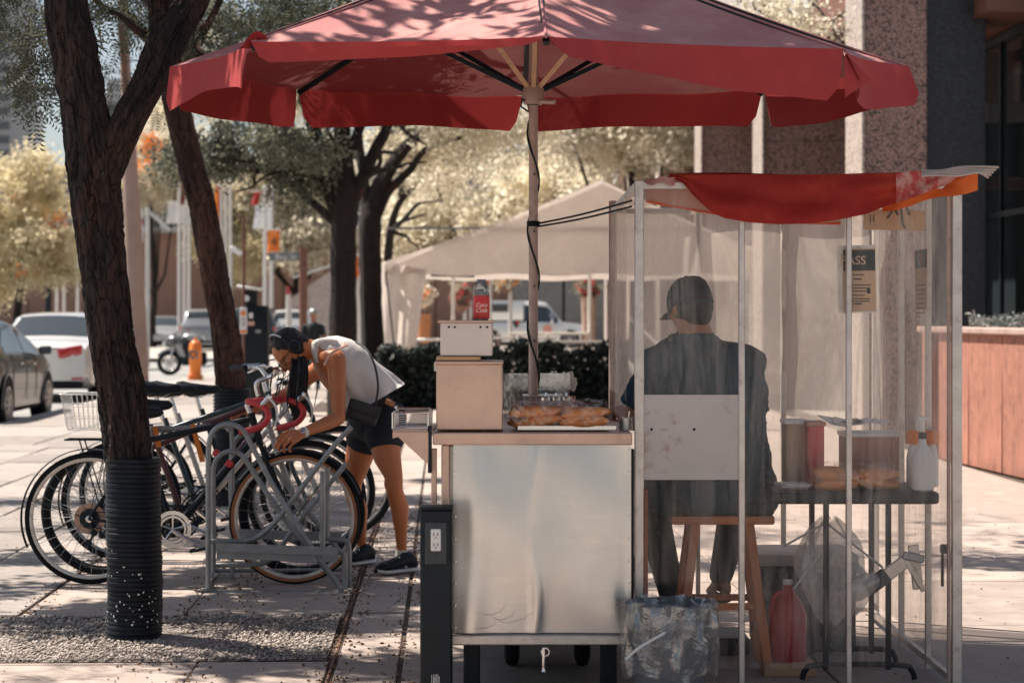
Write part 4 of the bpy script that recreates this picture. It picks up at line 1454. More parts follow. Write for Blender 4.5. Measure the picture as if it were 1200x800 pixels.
def post(x, y, z0=0, z1=bzt, w=.030, m='alu'):
    return MB().box((x, y, (z0 + z1) / 2), (w, .028, z1 - z0), bev=.0025).build('post', M[m], bt_)


post(P(749, 0, BY0).x, BY0, 0, bzt + .004, .034)
post(P(869, 0, BY0).x, BY0, 0, bzt - .02, .022)
post(P(994.5, 0, BY0).x, BY0, 0, bzt - .02, .020)
post(P(1121, 0, BY0).x, BY0, 0, bzt - .02, .036)
MB().box((P(1112.5, 0, BY0).x, BY0 + .012, bzt / 2), (.010, .02, bzt - .05)).build('post', M['pole'], bt_)
for px, w in ((718, .034), (818, .02), (918, .024), (1026, .03)):
    MB().box((P(px, 0, BY1).x, BY1, .95), (w, .028, 1.9), bev=.0025).build('post', M['pole' if px == 718 else 'alu'], bt_)
for y in (8.28, 8.85): MB().box((bxr, y, .95), (.024, .02, 1.88), bev=.002).build('post', M['alu'], bt_)
for z, zz in ((bzt - .015, .028), ):
    for a_, b_ in (((bxl, BY0), (bxr, BY0)), ((bxl, BY1), (bxr, BY1)), ((bxl, BY0), (bxl, BY1)), ((bxr, BY0), (bxr, BY1))):
        MB().bar((*a_, z + (.003 if a_[0] == b_[0] else 0)), (*b_, z + (.003 if a_[0] == b_[0] else 0)), .022, .026).build('rail', M['alu'], bt_)
for a_, b_ in (((bxl, BY1), (bxr, BY1)), ((bxr, BY0), (bxr, BY1))):
    MB().bar((*a_, .05), (*b_, .053), .02, .024).build('rail', M['alu'], bt_)
M['sheet_front'] = film_mat('booth_plastic_front', (.97, .95, .93), .03, (.94, .85, .79), .36, .13, 15, .02, .026, (1, 1, .10))
M['sheet_back'] = film_mat('booth_plastic_back', (.95, .93, .91), .42, (.96, .88, .81), .50, .25, 3.6, .014, .05)
M['sheet_side'] = film_mat('booth_plastic_side', (.96, .94, .92), .14, (.94, .85, .79), .60, .14, 4.0, .03, .12)


def film_sheet(name, x0, x1, y0, y1, z0, z1, m, n=22, amp=.006, ph=0.0):
    def f(u, v):
        w = amp * (math.sin(u * 9 + ph + v * 2) + .6 * math.sin(v * 13 + u * 5 + ph)) * math.sin(PI * u)
        x, y = x0 + (x1 - x0) * u, y0 + (y1 - y0) * u
        if abs(x1 - x0) > abs(y1 - y0): y += w
        else: x += w
        return (x, y, z0 + (z1 - z0) * v)
    return MB().grid(f, n, n).build(name, m, bt_, angle=180)


film_sheet('front_sheet', P(755, 0, BY0).x, P(1110, 0, BY0).x, BY0 + .004, BY0 + .004, .10, bzt - .02, M['sheet_front'], 30, .002)
film_sheet('back_sheet', P(720, 0, BY1).x, bxr, BY1 - .02, BY1 - .02, .62, bzt, M['sheet_back'], 30, .008, 1)
film_sheet('side_sheet', bxr + .004, bxr + .004, BY0 + .03, BY1 - .02, .1, bzt - .02, M['sheet_side'], 26, .008, 2)
film_sheet('side_sheet', bxl - .016, bxl - .016, BY0 + .5, BY1 - .02, 1.05, bzt - .02, M['sheet_side'], 22, .007, 3)
rf = MB().grid(lambda u, v: (bxl + (bxr - bxl) * u, BY0 + (BY1 - BY0) * v, bzt + .012 - .03 * math.sin(PI * u) * math.sin(PI * v)), 12, 12).build('roof_sheet', M['sheet_side'], bt_)
# riveted aluminium plate fixed on the front sheet
px0, px1, pz0, pz1 = P(752, 0, BY0).x, P(867, 0, BY0).x, P(0, 562, BY0).z, P(0, 462, BY0).z
pm = mat('scratched_plate', (.50, .455, .43), .5, .35, var=.08, vs=4, bs=9, bd=.002, dirt=(.30, .15, .10), dlo=.60, dhi=.72, ds=5)
plt_ = MB().box(((px0 + px1) / 2, BY0 - .006, (pz0 + pz1) / 2), (px1 - px0, .004, pz1 - pz0), bev=.0015).build('metal_plate', pm, bt_)
sc_ = MB()
for px in (763.5, 813.5): sc_.ell(P(px, 503, BY0 - .01), (.005, .003, .005), 10, 6)
sc_.build('screw', M['navy'], plt_).location = (0, 0, 0)
MB().box((P(757, 0, BY0 - .012).x, BY0 - .014, P(0, 660, BY0).z), (.014, .006, .54)).build('edge_strip', M['redconc'], bt_)
# gadget clipped to the right side post and the corrugated sheet holder
hk = MB().box((P(1107, 0, 7.82).x, 7.83, P(0, 643, 7.82).z), (.028, .02, .034), bev=.004)
hk.box((P(1105, 0, 7.82).x, 7.83, P(0, 668, 7.82).z), (.010, .012, .12), bev=.002)
hk.build('door_latch', M['navy'], bt_)

# guy cords from the pole to the booth
gc = MB()
for dz, s_ in ((.0, 0), (-.022, .012)):
    a_, b_ = Vector((UC.x + .02, UC.y, 1.752)), Vector((bxl - .01, BY0 + .25, bzt - .055 + dz))
    gc.tube([a_.lerp(b_, t) + Vector((0, 0, -.006 * math.sin(PI * t) - s_ * (1 - t))) for t in np.linspace(0, 1, 12)], .0042, 6)
tag(gc.build('guy_rope', M['navy']), 'doubled black cord tied from the umbrella pole to the booth frame', 'cord')

# red tarp over the front top edge
M['tarp'] = cloth_mat('tarp_red', (.42, .035, .028), .45, (.56, .07, .035), .6, fold=.012)
M['tarp_faded'] = cloth_mat('tarp_faded', (.62, .34, .30), .3, (.50, .08, .07), .7, fold=.012, c2lo=.5, c2hi=.6, c2s=9)
M['tarp_orange'] = cloth_mat('tarp_orange', (.85, .16, .04), .6, (.9, .24, .06), .6, fold=.008)
tp = thing('red_tarp', 'red tarpaulin draped over the front top edge of the booth', 'tarp', (bxr - .4, BY0 - .03, bzt))
low = [(785, 207), (800, 214), (815, 232), (835, 250), (850, 256), (880, 261), (915, 263), (950, 262), (985, 257), (1015, 251), (1035, 243), (1048, 238)]


def tarp_fn(u, v):
    px = 785 + (1050 - 785) * u
    lo = np.interp(px, [a for a, b in low], [b for a, b in low])
    top = 205 - 1.0 * u
    py = top + (lo - top) * v
    yy = BY0 - .030 - .035 * v * math.sin(PI * u) - .014 * math.sin(u * 14 + v * 6) * v - .008 * math.sin(u * 5 - v * 9)
    return P(px, py, yy)


MB().grid(tarp_fn, 50, 14).build('front_drape', M['tarp'], tp)
MB().grid(lambda u, v: Vector((P(785 + 270 * u, 0, BY0).x, BY0 - .028 + v * .4, bzt + .028 - .02 * abs(math.sin(u * 7)) * v + .004 * math.sin(v * 20 + u * 8) - .012 * v)), 30, 10).build('roof_drape', M['tarp'], tp)


def t2f(u, v):
    px = 1050 + 92 * u
    top = 204 - 9 * u - 1.5 * math.sin(u * 7)
    lo = 238 + (203 - 238) * u ** 1.1
    py = top + (lo - top) * v
    return P(px, py, BY0 - .035 - .02 * math.sin(u * 9 + v * 5) * v)


MB().grid(t2f, 24, 8).build('faded_drape', M['tarp_faded'], tp)


def t3f(u, v):
    px = 1034 + 112 * u
    top = 240 + (198 - 240) * u
    lo = 248 + (222 - 248) * u + 2 * math.sin(u * 9)
    py = top + (lo - top) * v
    return P(px, py, BY0 - .02 + .012 * math.sin(u * 12 + v * 3))


MB().grid(t3f, 24, 6).build('orange_hem', M['tarp_orange'], tp)
def inner(u, v):
    px = 757 + 228 * u
    lo = 236 + 26 * math.sin(min(1, u * 1.05) * PI / 2)
    return P(px, 209 + (lo - 209) * v, BY0 + .022 + .012 * math.sin(u * 13 + v * 4) * v)


MB().grid(inner, 40, 10).build('inner_drape', cloth_mat('tarp_sunbleached', (.66, .40, .31), .6, (.62, .28, .20), .7, fold=.012), tp)
MB().tube([inner(i / 30, 1.0) + Vector((0, -.004, 0)) for i in range(31)], .0045, 6).build('inner_hem', M['tarp_orange'], tp)
ro = MB()
for k in range(5):
    pts = [P(1080 + 22 * i, 200 - 1.4 * i + k * 1.8 + 1.5 * math.sin(i * 2 + k), BY0 - .05 - .006 * k) for i in range(4)]
    pts.append(P(1170 - k * 3, 196 + k * 3, BY0 - .04))
    ro.tube(spline(pts, 4), .0045, 6)
ro.build('rope_end', mat('pale_rope', (.45, .37, .33), .9), tp)
MB().grid(lambda u, v: P(757 + 34 * u, 213 - 8 * u + (2 + 9 * u) * v + 2 * math.sin(u * 9), BY0 - .03 - .01 * v), 12, 4).build('corner_fold', M['tarp_faded'], tp)

# notices taped inside the booth
cb = thing('cardboard_sign', 'strip of brown cardboard with black tape marks under the tarp', 'cardboard', P(1045, 258, BY0 + .05))
MB().box(P(1048, 258, BY0 + .045), (.225, .004, .075), (0, .03, .02), .001).build('board', M['cardboard'], cb)
tm = MB()
for pts in (((1040, 256), (1048, 243), (1056, 241)), ((1056, 241), (1058, 262), (1061, 268)), ((1048, 243), (1052, 252)), ((1061, 240), (1066, 252)), ((1020, 252), (1020, 262)), ((1024, 251), (1024, 260))):
    w_ = .0018 if pts[0][0] < 1030 else .004
    tm.tube([P(a, b + 0, BY0 + .040) for a, b in pts], w_, 6)
tm.build('tape_mark', M['print'], cb)
nt_ = thing('inspection_notice', 'tan printed inspection notice with a dark PASS banner behind the booth plastic', 'notice', P(1004, 327, BY0 + .02))
Yn = BY0 + .022
MB().box(P(1004, 327, Yn + .003), (.140, .002, .246), (0, -.02, 0)).build('sleeve', M['alu'], nt_)
MB().box(P(1007, 328, Yn), (.118, .002, .228), (0, -.02, 0)).build('sheet', mat('tan_paper', (.56, .38, .26), .8, var=.04), nt_)
MB().box(P(1007, 305, Yn - .0015), (.116, .001, .076), (0, -.02, 0)).build('banner', M['print'], nt_)
text('PASS', .044, mat('tan_print', (.70, .48, .33), .7), P(1000, 305.5, Yn - .003), (PI / 2, 0, .0), nt_, 'heading', .0004, sx=1.0)
ln = MB()
for i, (y_, w_) in enumerate(((322, .05), (327, .03), (334, .085), (337.5, .08), (341, .085), (346, .05), (350, .08), (353, .082), (356, .03))):
    ln.box(P(1007 if w_ > .06 else 1005, y_, Yn - .0015), (w_, .001, .0035 if w_ > .04 else .005))
ln.box(P(1018, 341, Yn - .0018), (.012, .001, .018))
ln.build('print_line', M['print'], nt_)
n2 = thing('inspection_notice', 'second tan notice showing faintly through the side sheet of the booth', 'notice', (bxr - .02, 8.1, 1.5))
o = MB().box((bxr - .012, 8.36, P(0, 327, 8.3).z), (.002, .24, .236)).build('sheet', mat('tan_paper_b', (.50, .34, .24), .8, var=.04), n2)
MB().box((bxr - .0145, 8.36, P(0, 327, 8.3).z + .08), (.001, .236, .07)).build('banner', M['print'], n2)
text('229', .05, M['tarp_faded'], (bxr - .017, 8.36, P(0, 327, 8.3).z + .08), (PI / 2, 0, -PI / 2), n2, 'heading', .0004)
nl = MB()
for i in range(7): nl.box((bxr - .0145, 8.36, 1.50 - i * .018), (.001, .17, .004))
nl.build('print_line', M['print'], n2)

# ---- booth table and the things on it
ty, tz = 7.98, P(0, 576, 7.98).z
tx0, tx1 = P(905, 0, ty).x, 1.60
tbl = thing('folding_table', 'small black folding table with tubular legs inside the booth', 'table', ((tx0 + tx1) / 2, ty + .25, 0))
MB().box(((tx0 + tx1) / 2, ty + .25, tz - .024), (tx1 - tx0, .5, .046), bev=.012, seg=3).build('tabletop', M['plastic_black'], tbl)
for y in (ty + .06, ty + .44):
    for px in (968, 1041):
        x = P(px, 0, ty + .06).x
        MB().cyl((x, y, .05), (x, y, tz - .045), .0115, 12).build('leg', M['navy'], tbl)
    xa, xb = P(940, 0, ty + .06).x, P(1072, 0, ty + .06).x
    MB().tube(spline([(xa, y, .012), (xa + .012, y, .045), (xa + .06, y, .066), (xb - .06, y, .066), (xb - .012, y, .045), (xb, y, .012)], 5), .011, 10).build('foot', M['navy'], tbl)
MB().tube([P(918, 640, ty + .1), P(968, 612, ty + .1), P(1035, 665, ty + .1)], .0045, 8).build('brace', M['alu'], tbl)
MB().tube([P(930, 690, ty + .12), P(968, 640, ty + .12)], .0045, 8).build('brace', M['alu'], tbl)
# bag of buns
bun_pack('clear bag of golden buns on the black table inside the booth', P(952, 0, ty + .08).x, P(1058, 0, ty + .08).x, ty + .12, tz, 3, None, 21, .026, across=2)
# spray bottle
sb = thing('spray_bottle', 'white spray bottle with black and white trigger head on the booth table', 'spray bottle', (P(1081, 0, ty + .06).x, ty + .06, tz))
sx, sy = P(1081, 0, ty + .06).x, ty + .06
MB().lathe([(.038, 0), (.043, .006), (.043, .115), (.036, .140), (.022, .165), (.014, .178), (.013, .20)], (sx, sy, tz), n=28).build('body', mat('milky_bottle', (.74, .74, .72), .35, var=.03, sss=.1), sb)
MB().lathe([(.016, 0), (.016, .022), (.012, .024)], (sx, sy, tz + .195), n=18).build('collar', M['plastic_black'], sb)
hd = MB().box((sx - .004, sy, tz + .245), (.020, .018, .05), bev=.004)
hd.box((sx + .003, sy, tz + .272), (.045, .017, .016), bev=.004)
hd.tube([(sx - .018, sy, tz + .265), (sx - .022, sy, tz + .245), (sx - .018, sy, tz + .225)], .0035, 6)
hd.build('trigger_head', M['white_plastic'], sb)
# orange-capped bottles behind
for i, px in enumerate((1070, 1092)):
    x = P(px, 0, ty + .25).x
    t = thing('juice_bottle', ['orange-capped bottle just left of the spray bottle', 'orange-capped bottle just right of the spray bottle'][i], 'bottle', (x, ty + .25, tz), 'orange-capped bottles')
    MB().lathe([(.024, 0), (.026, .01), (.026, .11), (.018, .15), (.012, .165)], (x, ty + .25, tz), n=18).build('body', M['white_plastic'], t)
    MB().lathe([(.028, 0), (.029, .004), (.029, .045), (.026, .05)], (x, ty + .25, tz + .165), n=18).build('cap', M['orange'], t)
# boxes
M['pinkbox'] = mat('pink_box', (.52, .27, .21), .7, var=.1)
for (lab, a, b, top, bot, yy, mm, dpt) in (
        ('square pinkish carton with a pale lid behind the bag of buns', 992, 1054, 512, 572, ty + .33, 'pinkbox', .2),
        ('narrow dark red carton at the left end of the booth table', 947, 966, 499, 572, ty + .3, 'red_tape', .12),
        ('low tan carton beside the seated man on the booth table', 921, 946, 497, 572, ty + .38, 'cardboard', .14)):
    A, B = P(a, bot, yy), P(b, top, yy)
    t = thing('carton', lab, 'carton', ((A.x + B.x) / 2, yy + dpt / 2, tz))
    MB().box(((A.x + B.x) / 2, yy + dpt / 2, (tz + B.z) / 2), (B.x - A.x, dpt, B.z - tz), bev=.003).build('body', M[mm], t)
    MB().box(((A.x + B.x) / 2, yy + dpt / 2, B.z + .008), (B.x - A.x + .012, dpt + .012, .018), bev=.003).build('lid', M['white_plastic'] if mm != 'red_tape' else M['pinkbox'], t)
pp = MB()
for i in range(5):
    pp.box(P(975 + i * 12, 493 + (i % 2), ty + .42) , (.07, .12, .003), (rng.normal(0, .12), rng.normal(0, .15), rng.normal(0, .5)))
tag(pp.build('paper_stack', M['white_plastic'], None), 'loose white papers lying on top of the pink carton', 'paper')
np_ = thing('napkin_stack', 'flat stack of pale napkins beside the man on the booth table', 'napkins', (P(925, 0, ty + .15).x, ty + .15, tz))
for i in range(3): MB().box((P(928, 0, ty + .15).x + .004 * i, ty + .16, tz + .004 + .007 * i), (.11, .14, .006), (0, 0, .1 * i), .001).build('napkin', M['white_plastic'] if i else M['pinkbox'], np_)

# hanging white plastic bag
def bag_mesh(c, r, h, seed, n=36, m_=26, knot=True):
    rr = np.random.default_rng(seed)
    ph = rr.uniform(0, 6, 6)

    def f(u, v):
        a = 2 * PI * u
        s = math.sin(PI * min(.98, v * .93 + .03)) ** .7 * (1 - .25 * v)
        w = 1 + .10 * math.sin(3 * a + ph[0] + v * 3) + .07 * math.sin(7 * a + ph[1] - v * 5) + .05 * math.sin(13 * a + ph[2] + v * 9)
        return Vector(c) + Vector((math.cos(a) * r[0] * s * w, math.sin(a) * r[1] * s * w, h * (.5 - v) + .012 * math.sin(5 * a + v * 8)))
    return MB().grid(f, n, m_, True)


M['bagfilm'] = film_mat('white_bag_film', (.95, .95, .95), .35, (.82, .80, .78), .4, .2, 8, .02, .1, (1, 1, 1))
pb = thing('plastic_bag', 'crumpled white plastic bag hanging under the booth table', 'plastic bag', P(975, 640, ty + .2))
bag_mesh(P(972, 668, ty + .22), (.14, .09), .40, 4).build('bag', M['bagfilm'], pb)
bag_mesh(P(1000, 690, ty + .15), (.07, .05), .18, 9).build('bag_fold', M['bagfilm'], pb)
MB().tube(spline([P(968, 605, ty + .12), P(958, 625, ty + .16), P(952, 655, ty + .17), P(950, 668, ty + .18)], 4), .006, 6).build('handle', M['bagfilm'], pb)
# upside-down taped paddle (plastic jug neck bound to a strip of wood)
tp_ = thing('taped_scoop', 'clear plastic scoop taped to a folded grey cardboard handle', 'scoop', P(1035, 670, ty - .05))
yy = ty - .08
MB().lathe([(.018, 0), (.03, .012), (.042, .045), (.044, .10), (.03, .14), (.014, .16)], P(1030, 676, yy), Vector((-1.0, 0.05, -.55)).to_track_quat('Z', 'Y').to_matrix(), 20).build('scoop', M['bagfilm'], tp_)
MB().bar(P(1016, 690, yy), P(1040, 672, yy), .055, .035, .006).build('neck', M['print'], tp_)
MB().bar(P(1033, 678, yy - .004), P(1068, 652, yy - .004), .048, .02, .004).build('handle', M['alu'], tp_)
MB().bar(P(1070, 638, yy + .004), P(1076, 690, yy + .004), .040, .012, .003).build('flap', M['alu'], tp_)
MB().bar(P(1062, 656, yy - .012), P(1083, 692, yy - .012), .022, .010, .003).build('flap', M['alu'], tp_)
MB().bar(P(1058, 650, yy - .016), P(1083, 655, yy - .016), .03, .018, .004).build('tape_wrap', M['rack'], tp_)
# red jug on the ground
jx, jy = P(923, 0, 8.25).x, 8.25
jz0, jz1 = .05, P(0, 683, 8.25).z
m, nt, b = nodes_of('red_jug_plastic')
b.inputs['Base Color'].default_value = (.44, .025, .03, 1); b.inputs['Roughness'].default_value = .3
jg = thing('red_jug', 'red plastic jug with white cap standing on the ground beside the stool', 'jug', (jx, jy, jz0))
secs = []
for t, a_, b__, dx in ((0, .066, .05, 0), (.04, .073, .055, 0), (.55, .074, .056, 0), (.62, .073, .055, 0), (.75, .055, .045, .0), (.88, .03, .03, .0), (.94, .017, .017, 0), (1.0, .017, .017, 0)):
    z = jz0 + (jz1 - jz0) * t
    secs.append(((jx + dx, jy, z), (a_, 0, 0), (0, b__, 0)))
jm = MB(); loft(jm, secs, 24)
jm.build('body', m, jg)
MB().tube(spline([(jx - .020, jy - .02, jz1 - .03), (jx - .052, jy - .03, jz1 - .045), (jx - .066, jy - .02, jz1 - .10), (jx - .062, jy - .01, jz1 - .14)], 4), .011, 8).build('handle', m, jg)
MB().lathe([(.018, 0), (.019, .002), (.019, .016), (.017, .018)], (jx, jy, jz1 - .004), n=18).build('cap', M['white_plastic'], jg)
MB().box((jx, jy, .025), (.2, .16, .05), bev=.003).build('stand', M['cardboard'], jg)
# cooler box
ck = thing('cooler_box', 'dark scuffed cooler box on the floor under the booth table', 'cooler', (P(948, 0, 8.9).x, 8.9, 0))
A, B = P(890, 0, 8.75).x, P(1004, 0, 8.75).x
kz = P(0, 660, 8.75).z
MB().box(((A + B) / 2, 8.95, kz / 2 - .01), (B - A, .38, kz - .02), bev=.015, seg=2).build('body', mat('cooler_teal', (.035, .06, .07), .7, var=.3, dirt=(.28, .25, .23), dlo=.5, dhi=.68, ds=18), ck)
MB().box(((A + B) / 2, 8.95, kz + .012), (B - A + .02, .40, .05), bev=.012, seg=2).build('lid', mat('cooler_lid', (.55, .53, .50), .6), ck)

# ---- stool
SX, SY = P(843, 0, 8.38).x, 8.38
sz1 = P(0, 602, 8.26).z
stl = thing('wooden_stool', 'orange-brown wooden stool under the seated vendor', 'stool', (SX, SY, 0))
MB().box((SX, SY, sz1 - .022), (.40, .30, .034), bev=.008, seg=2).build('seat', M['wood'], stl)
MB().box((SX, SY, sz1 + .022), (.40, .31, .055), bev=.018, seg=3).build('cushion', M['pants'] if 'pants' in M else M['navy'], stl)
legs = []
for sx_, sy_ in ((-1, -1), (1, -1), (1, 1), (-1, 1)):
    t_ = Vector((SX + sx_ * .105, SY + sy_ * .10, sz1 - .04)); g_ = Vector((SX + sx_ * .175, SY + sy_ * .16, .0))
    legs.append((t_, g_))
    MB().bar(t_, g_, .038, .036, .004).build('leg', M['wood'], stl)
for i, zf in ((0, .55), (1, .72), (2, .55), (3, .72)):
    a_ = legs[i][0].lerp(legs[i][1], zf); b_ = legs[(i + 1) % 4][0].lerp(legs[(i + 1) % 4][1], zf)
    MB().bar(a_, b_, .026, .02, .003).build('stretcher', M['wood'], stl)

# ---- bucket lined with a clear bag
BXc, BYc = P(785, 0, 7.56).x, 7.56
bz1 = P(0, 708, 7.5).z
bk = thing('waste_bucket', 'grey bucket lined with a clear plastic bag in front of the booth', 'bucket', (BXc, BYc, 0))
MB().lathe([(.115, .0), (.120, .01), (.152, bz1 - .03), (.158, bz1 - .028), (.158, bz1)], (BXc, BYc, 0), n=36, cap=False).build('pail', mat('grey_pail', (.15, .16, .17), .5, var=.15), bk)
MB().lathe([(.001, 0), (.13, .0)], (BXc, BYc, .10), n=30, cap=False).build('pail_base', M['navy'], bk)
M['liner'] = film_mat('liner_film', (.93, .93, .93), .10, (.62, .60, .58), .45, .10, 7, .03, .14, (1, 1, 1))


def liner(u, v):
    a = 2 * PI * u
    if v < .35:
        t = v / .35
        r = .150 - .02 * (1 - t); z = bz1 - .12 * (1 - t) + .012
    else:
        t = (v - .35) / .65
        r = .163 + .014 * math.sin(t * PI * .8) - .018 * t; z = bz1 + .012 - .26 * t - .012 * math.sin(4 * a + 1) * t
    r += (.006 + .006 * t) * math.sin(9 * a + z * 20) + .005 * math.sin(17 * a - z * 31) + .004 * math.sin(29 * a + z * 9)
    return (BXc + math.cos(a) * r, BYc + math.sin(a) * r, z + .006 * math.sin(7 * a))


MB().grid(liner, 90, 24, True).build('liner', M['liner'], bk, angle=60)
MB().tube(spline([P(733, 772, 7.36), P(750, 758, 7.355), P(779, 741, 7.37)], 5), .0048, 8).build('handle', M['white_plastic'], bk)
MB().tube(spline([P(779, 741, 7.37), P(800, 735, 7.40), P(835, 748, 7.5)], 5), .002, 6).build('handle_wire', M['alu'], bk)
# ================================================================== bicycles
def wheel(parent, cx, cz, y, Rw, tyre_m, rim_m='chrome', tyre_r=.017, guard=False, cass=False, spokes=28, wall=None, rotor=False):
    w = MB().lathe([(Rw - .042, -.008), (Rw - .036, -.010), (Rw - .026, -.010), (Rw - .026, .010), (Rw - .036, .010), (Rw - .042, .008)], (cx, y, cz), (PI / 2, 0, 0), 48, cap=False)
    w.lathe([(Rw - .042, .008), (Rw - .044, 0), (Rw - .042, -.008)], (cx, y, cz), (PI / 2, 0, 0), 48, cap=False)
    wo = w.build('wheel', M['alu' if rim_m == 'chrome' else rim_m], parent)
    def sub(mb, name, m):
        o = mb.build(name, m, wo); o.location = (0, 0, 0); return o
    sub(MB().ring((cx, y, cz), Rw - .014, tyre_r, 'y', 56, 10), 'tyre', M[tyre_m])
    if wall:
        mb = MB()
        for s in (-1, 1): mb.lathe([(Rw - .028, 0), (Rw - .020, s * .0045), (Rw - .012, s * .0055)], (cx, y + s * .0125, cz), (-PI / 2, 0, 0), 56, cap=False)
        sub(mb, 'tyre_sidewall', M[wall])
    hub = MB().lathe([(.010, -.045), (.022, -.04), (.022, -.034), (.012, -.03), (.012, .03), (.022, .034), (.022, .04), (.010, .045)], (cx, y, cz), (PI / 2, 0, 0), 16)
    sub(hub, 'hub', M['chrome'])
    sp = MB()
    a0 = rng.uniform(0, 1)
    for i in range(spokes):
        a = a0 + 2 * PI * i / spokes
        s = 1 if i % 2 else -1
        b = a + (.9 if (i // 2) % 2 else -.9)
        sp.tube([(cx + math.cos(b) * .02, y + s * .034, cz + math.sin(b) * .02), (cx + math.cos(a) * (Rw - .045), y, cz + math.sin(a) * (Rw - .045))], .0012, 4, cap=False)
    o = sub(sp, 'spokes', M['rack']); o['kind'] = 'stuff'
    if cass:
        mb = MB()
        for i, r in enumerate((.052, .046, .040, .034, .028)):
            mb.lathe([(r, 0), (r, .0018)], (cx, y - .022 - i * .0045, cz), (PI / 2, 0, 0), 26)
        sub(mb, 'cassette', M['navy'])
    if guard:
        sub(MB().lathe([(.052, 0), (.078, .002), (.080, .003)], (cx, y - .019, cz), (PI / 2, 0, 0), 32, cap=False), 'spoke_guard', mat('guard_tan', (.55, .34, .24), .4))
    if rotor:
        sub(MB().lathe([(.055, 0), (.07, .0), (.07, .002), (.055, .002)], (cx, y + .03, cz), (PI / 2, 0, 0), 28, cap=False), 'brake_rotor', M['chrome'])
    return wo


def fender(parent, cx, cz, y, Rw, a0, a1, m, w=.024):
    def f(u, v):
        a = a0 + (a1 - a0) * u
        q = (v - .5) * 2
        r = Rw + .016 + .007 * math.cos(q * 1.4)
        return (cx + math.cos(a) * r, y + w * q, cz + math.sin(a) * r - 0)
    mb = MB().grid(f, 36, 6)
    for aa in (a0 + .25 * (a1 - a0), a0 + .75 * (a1 - a0)):
        for s in (-1, 1):
            mb.tube([(cx, y + s * .04, cz), (cx + math.cos(aa) * (Rw + .014), y + s * .024, cz + math.sin(aa) * (Rw + .014))], .0022, 5)
    return mb.build('fender', M[m], parent)


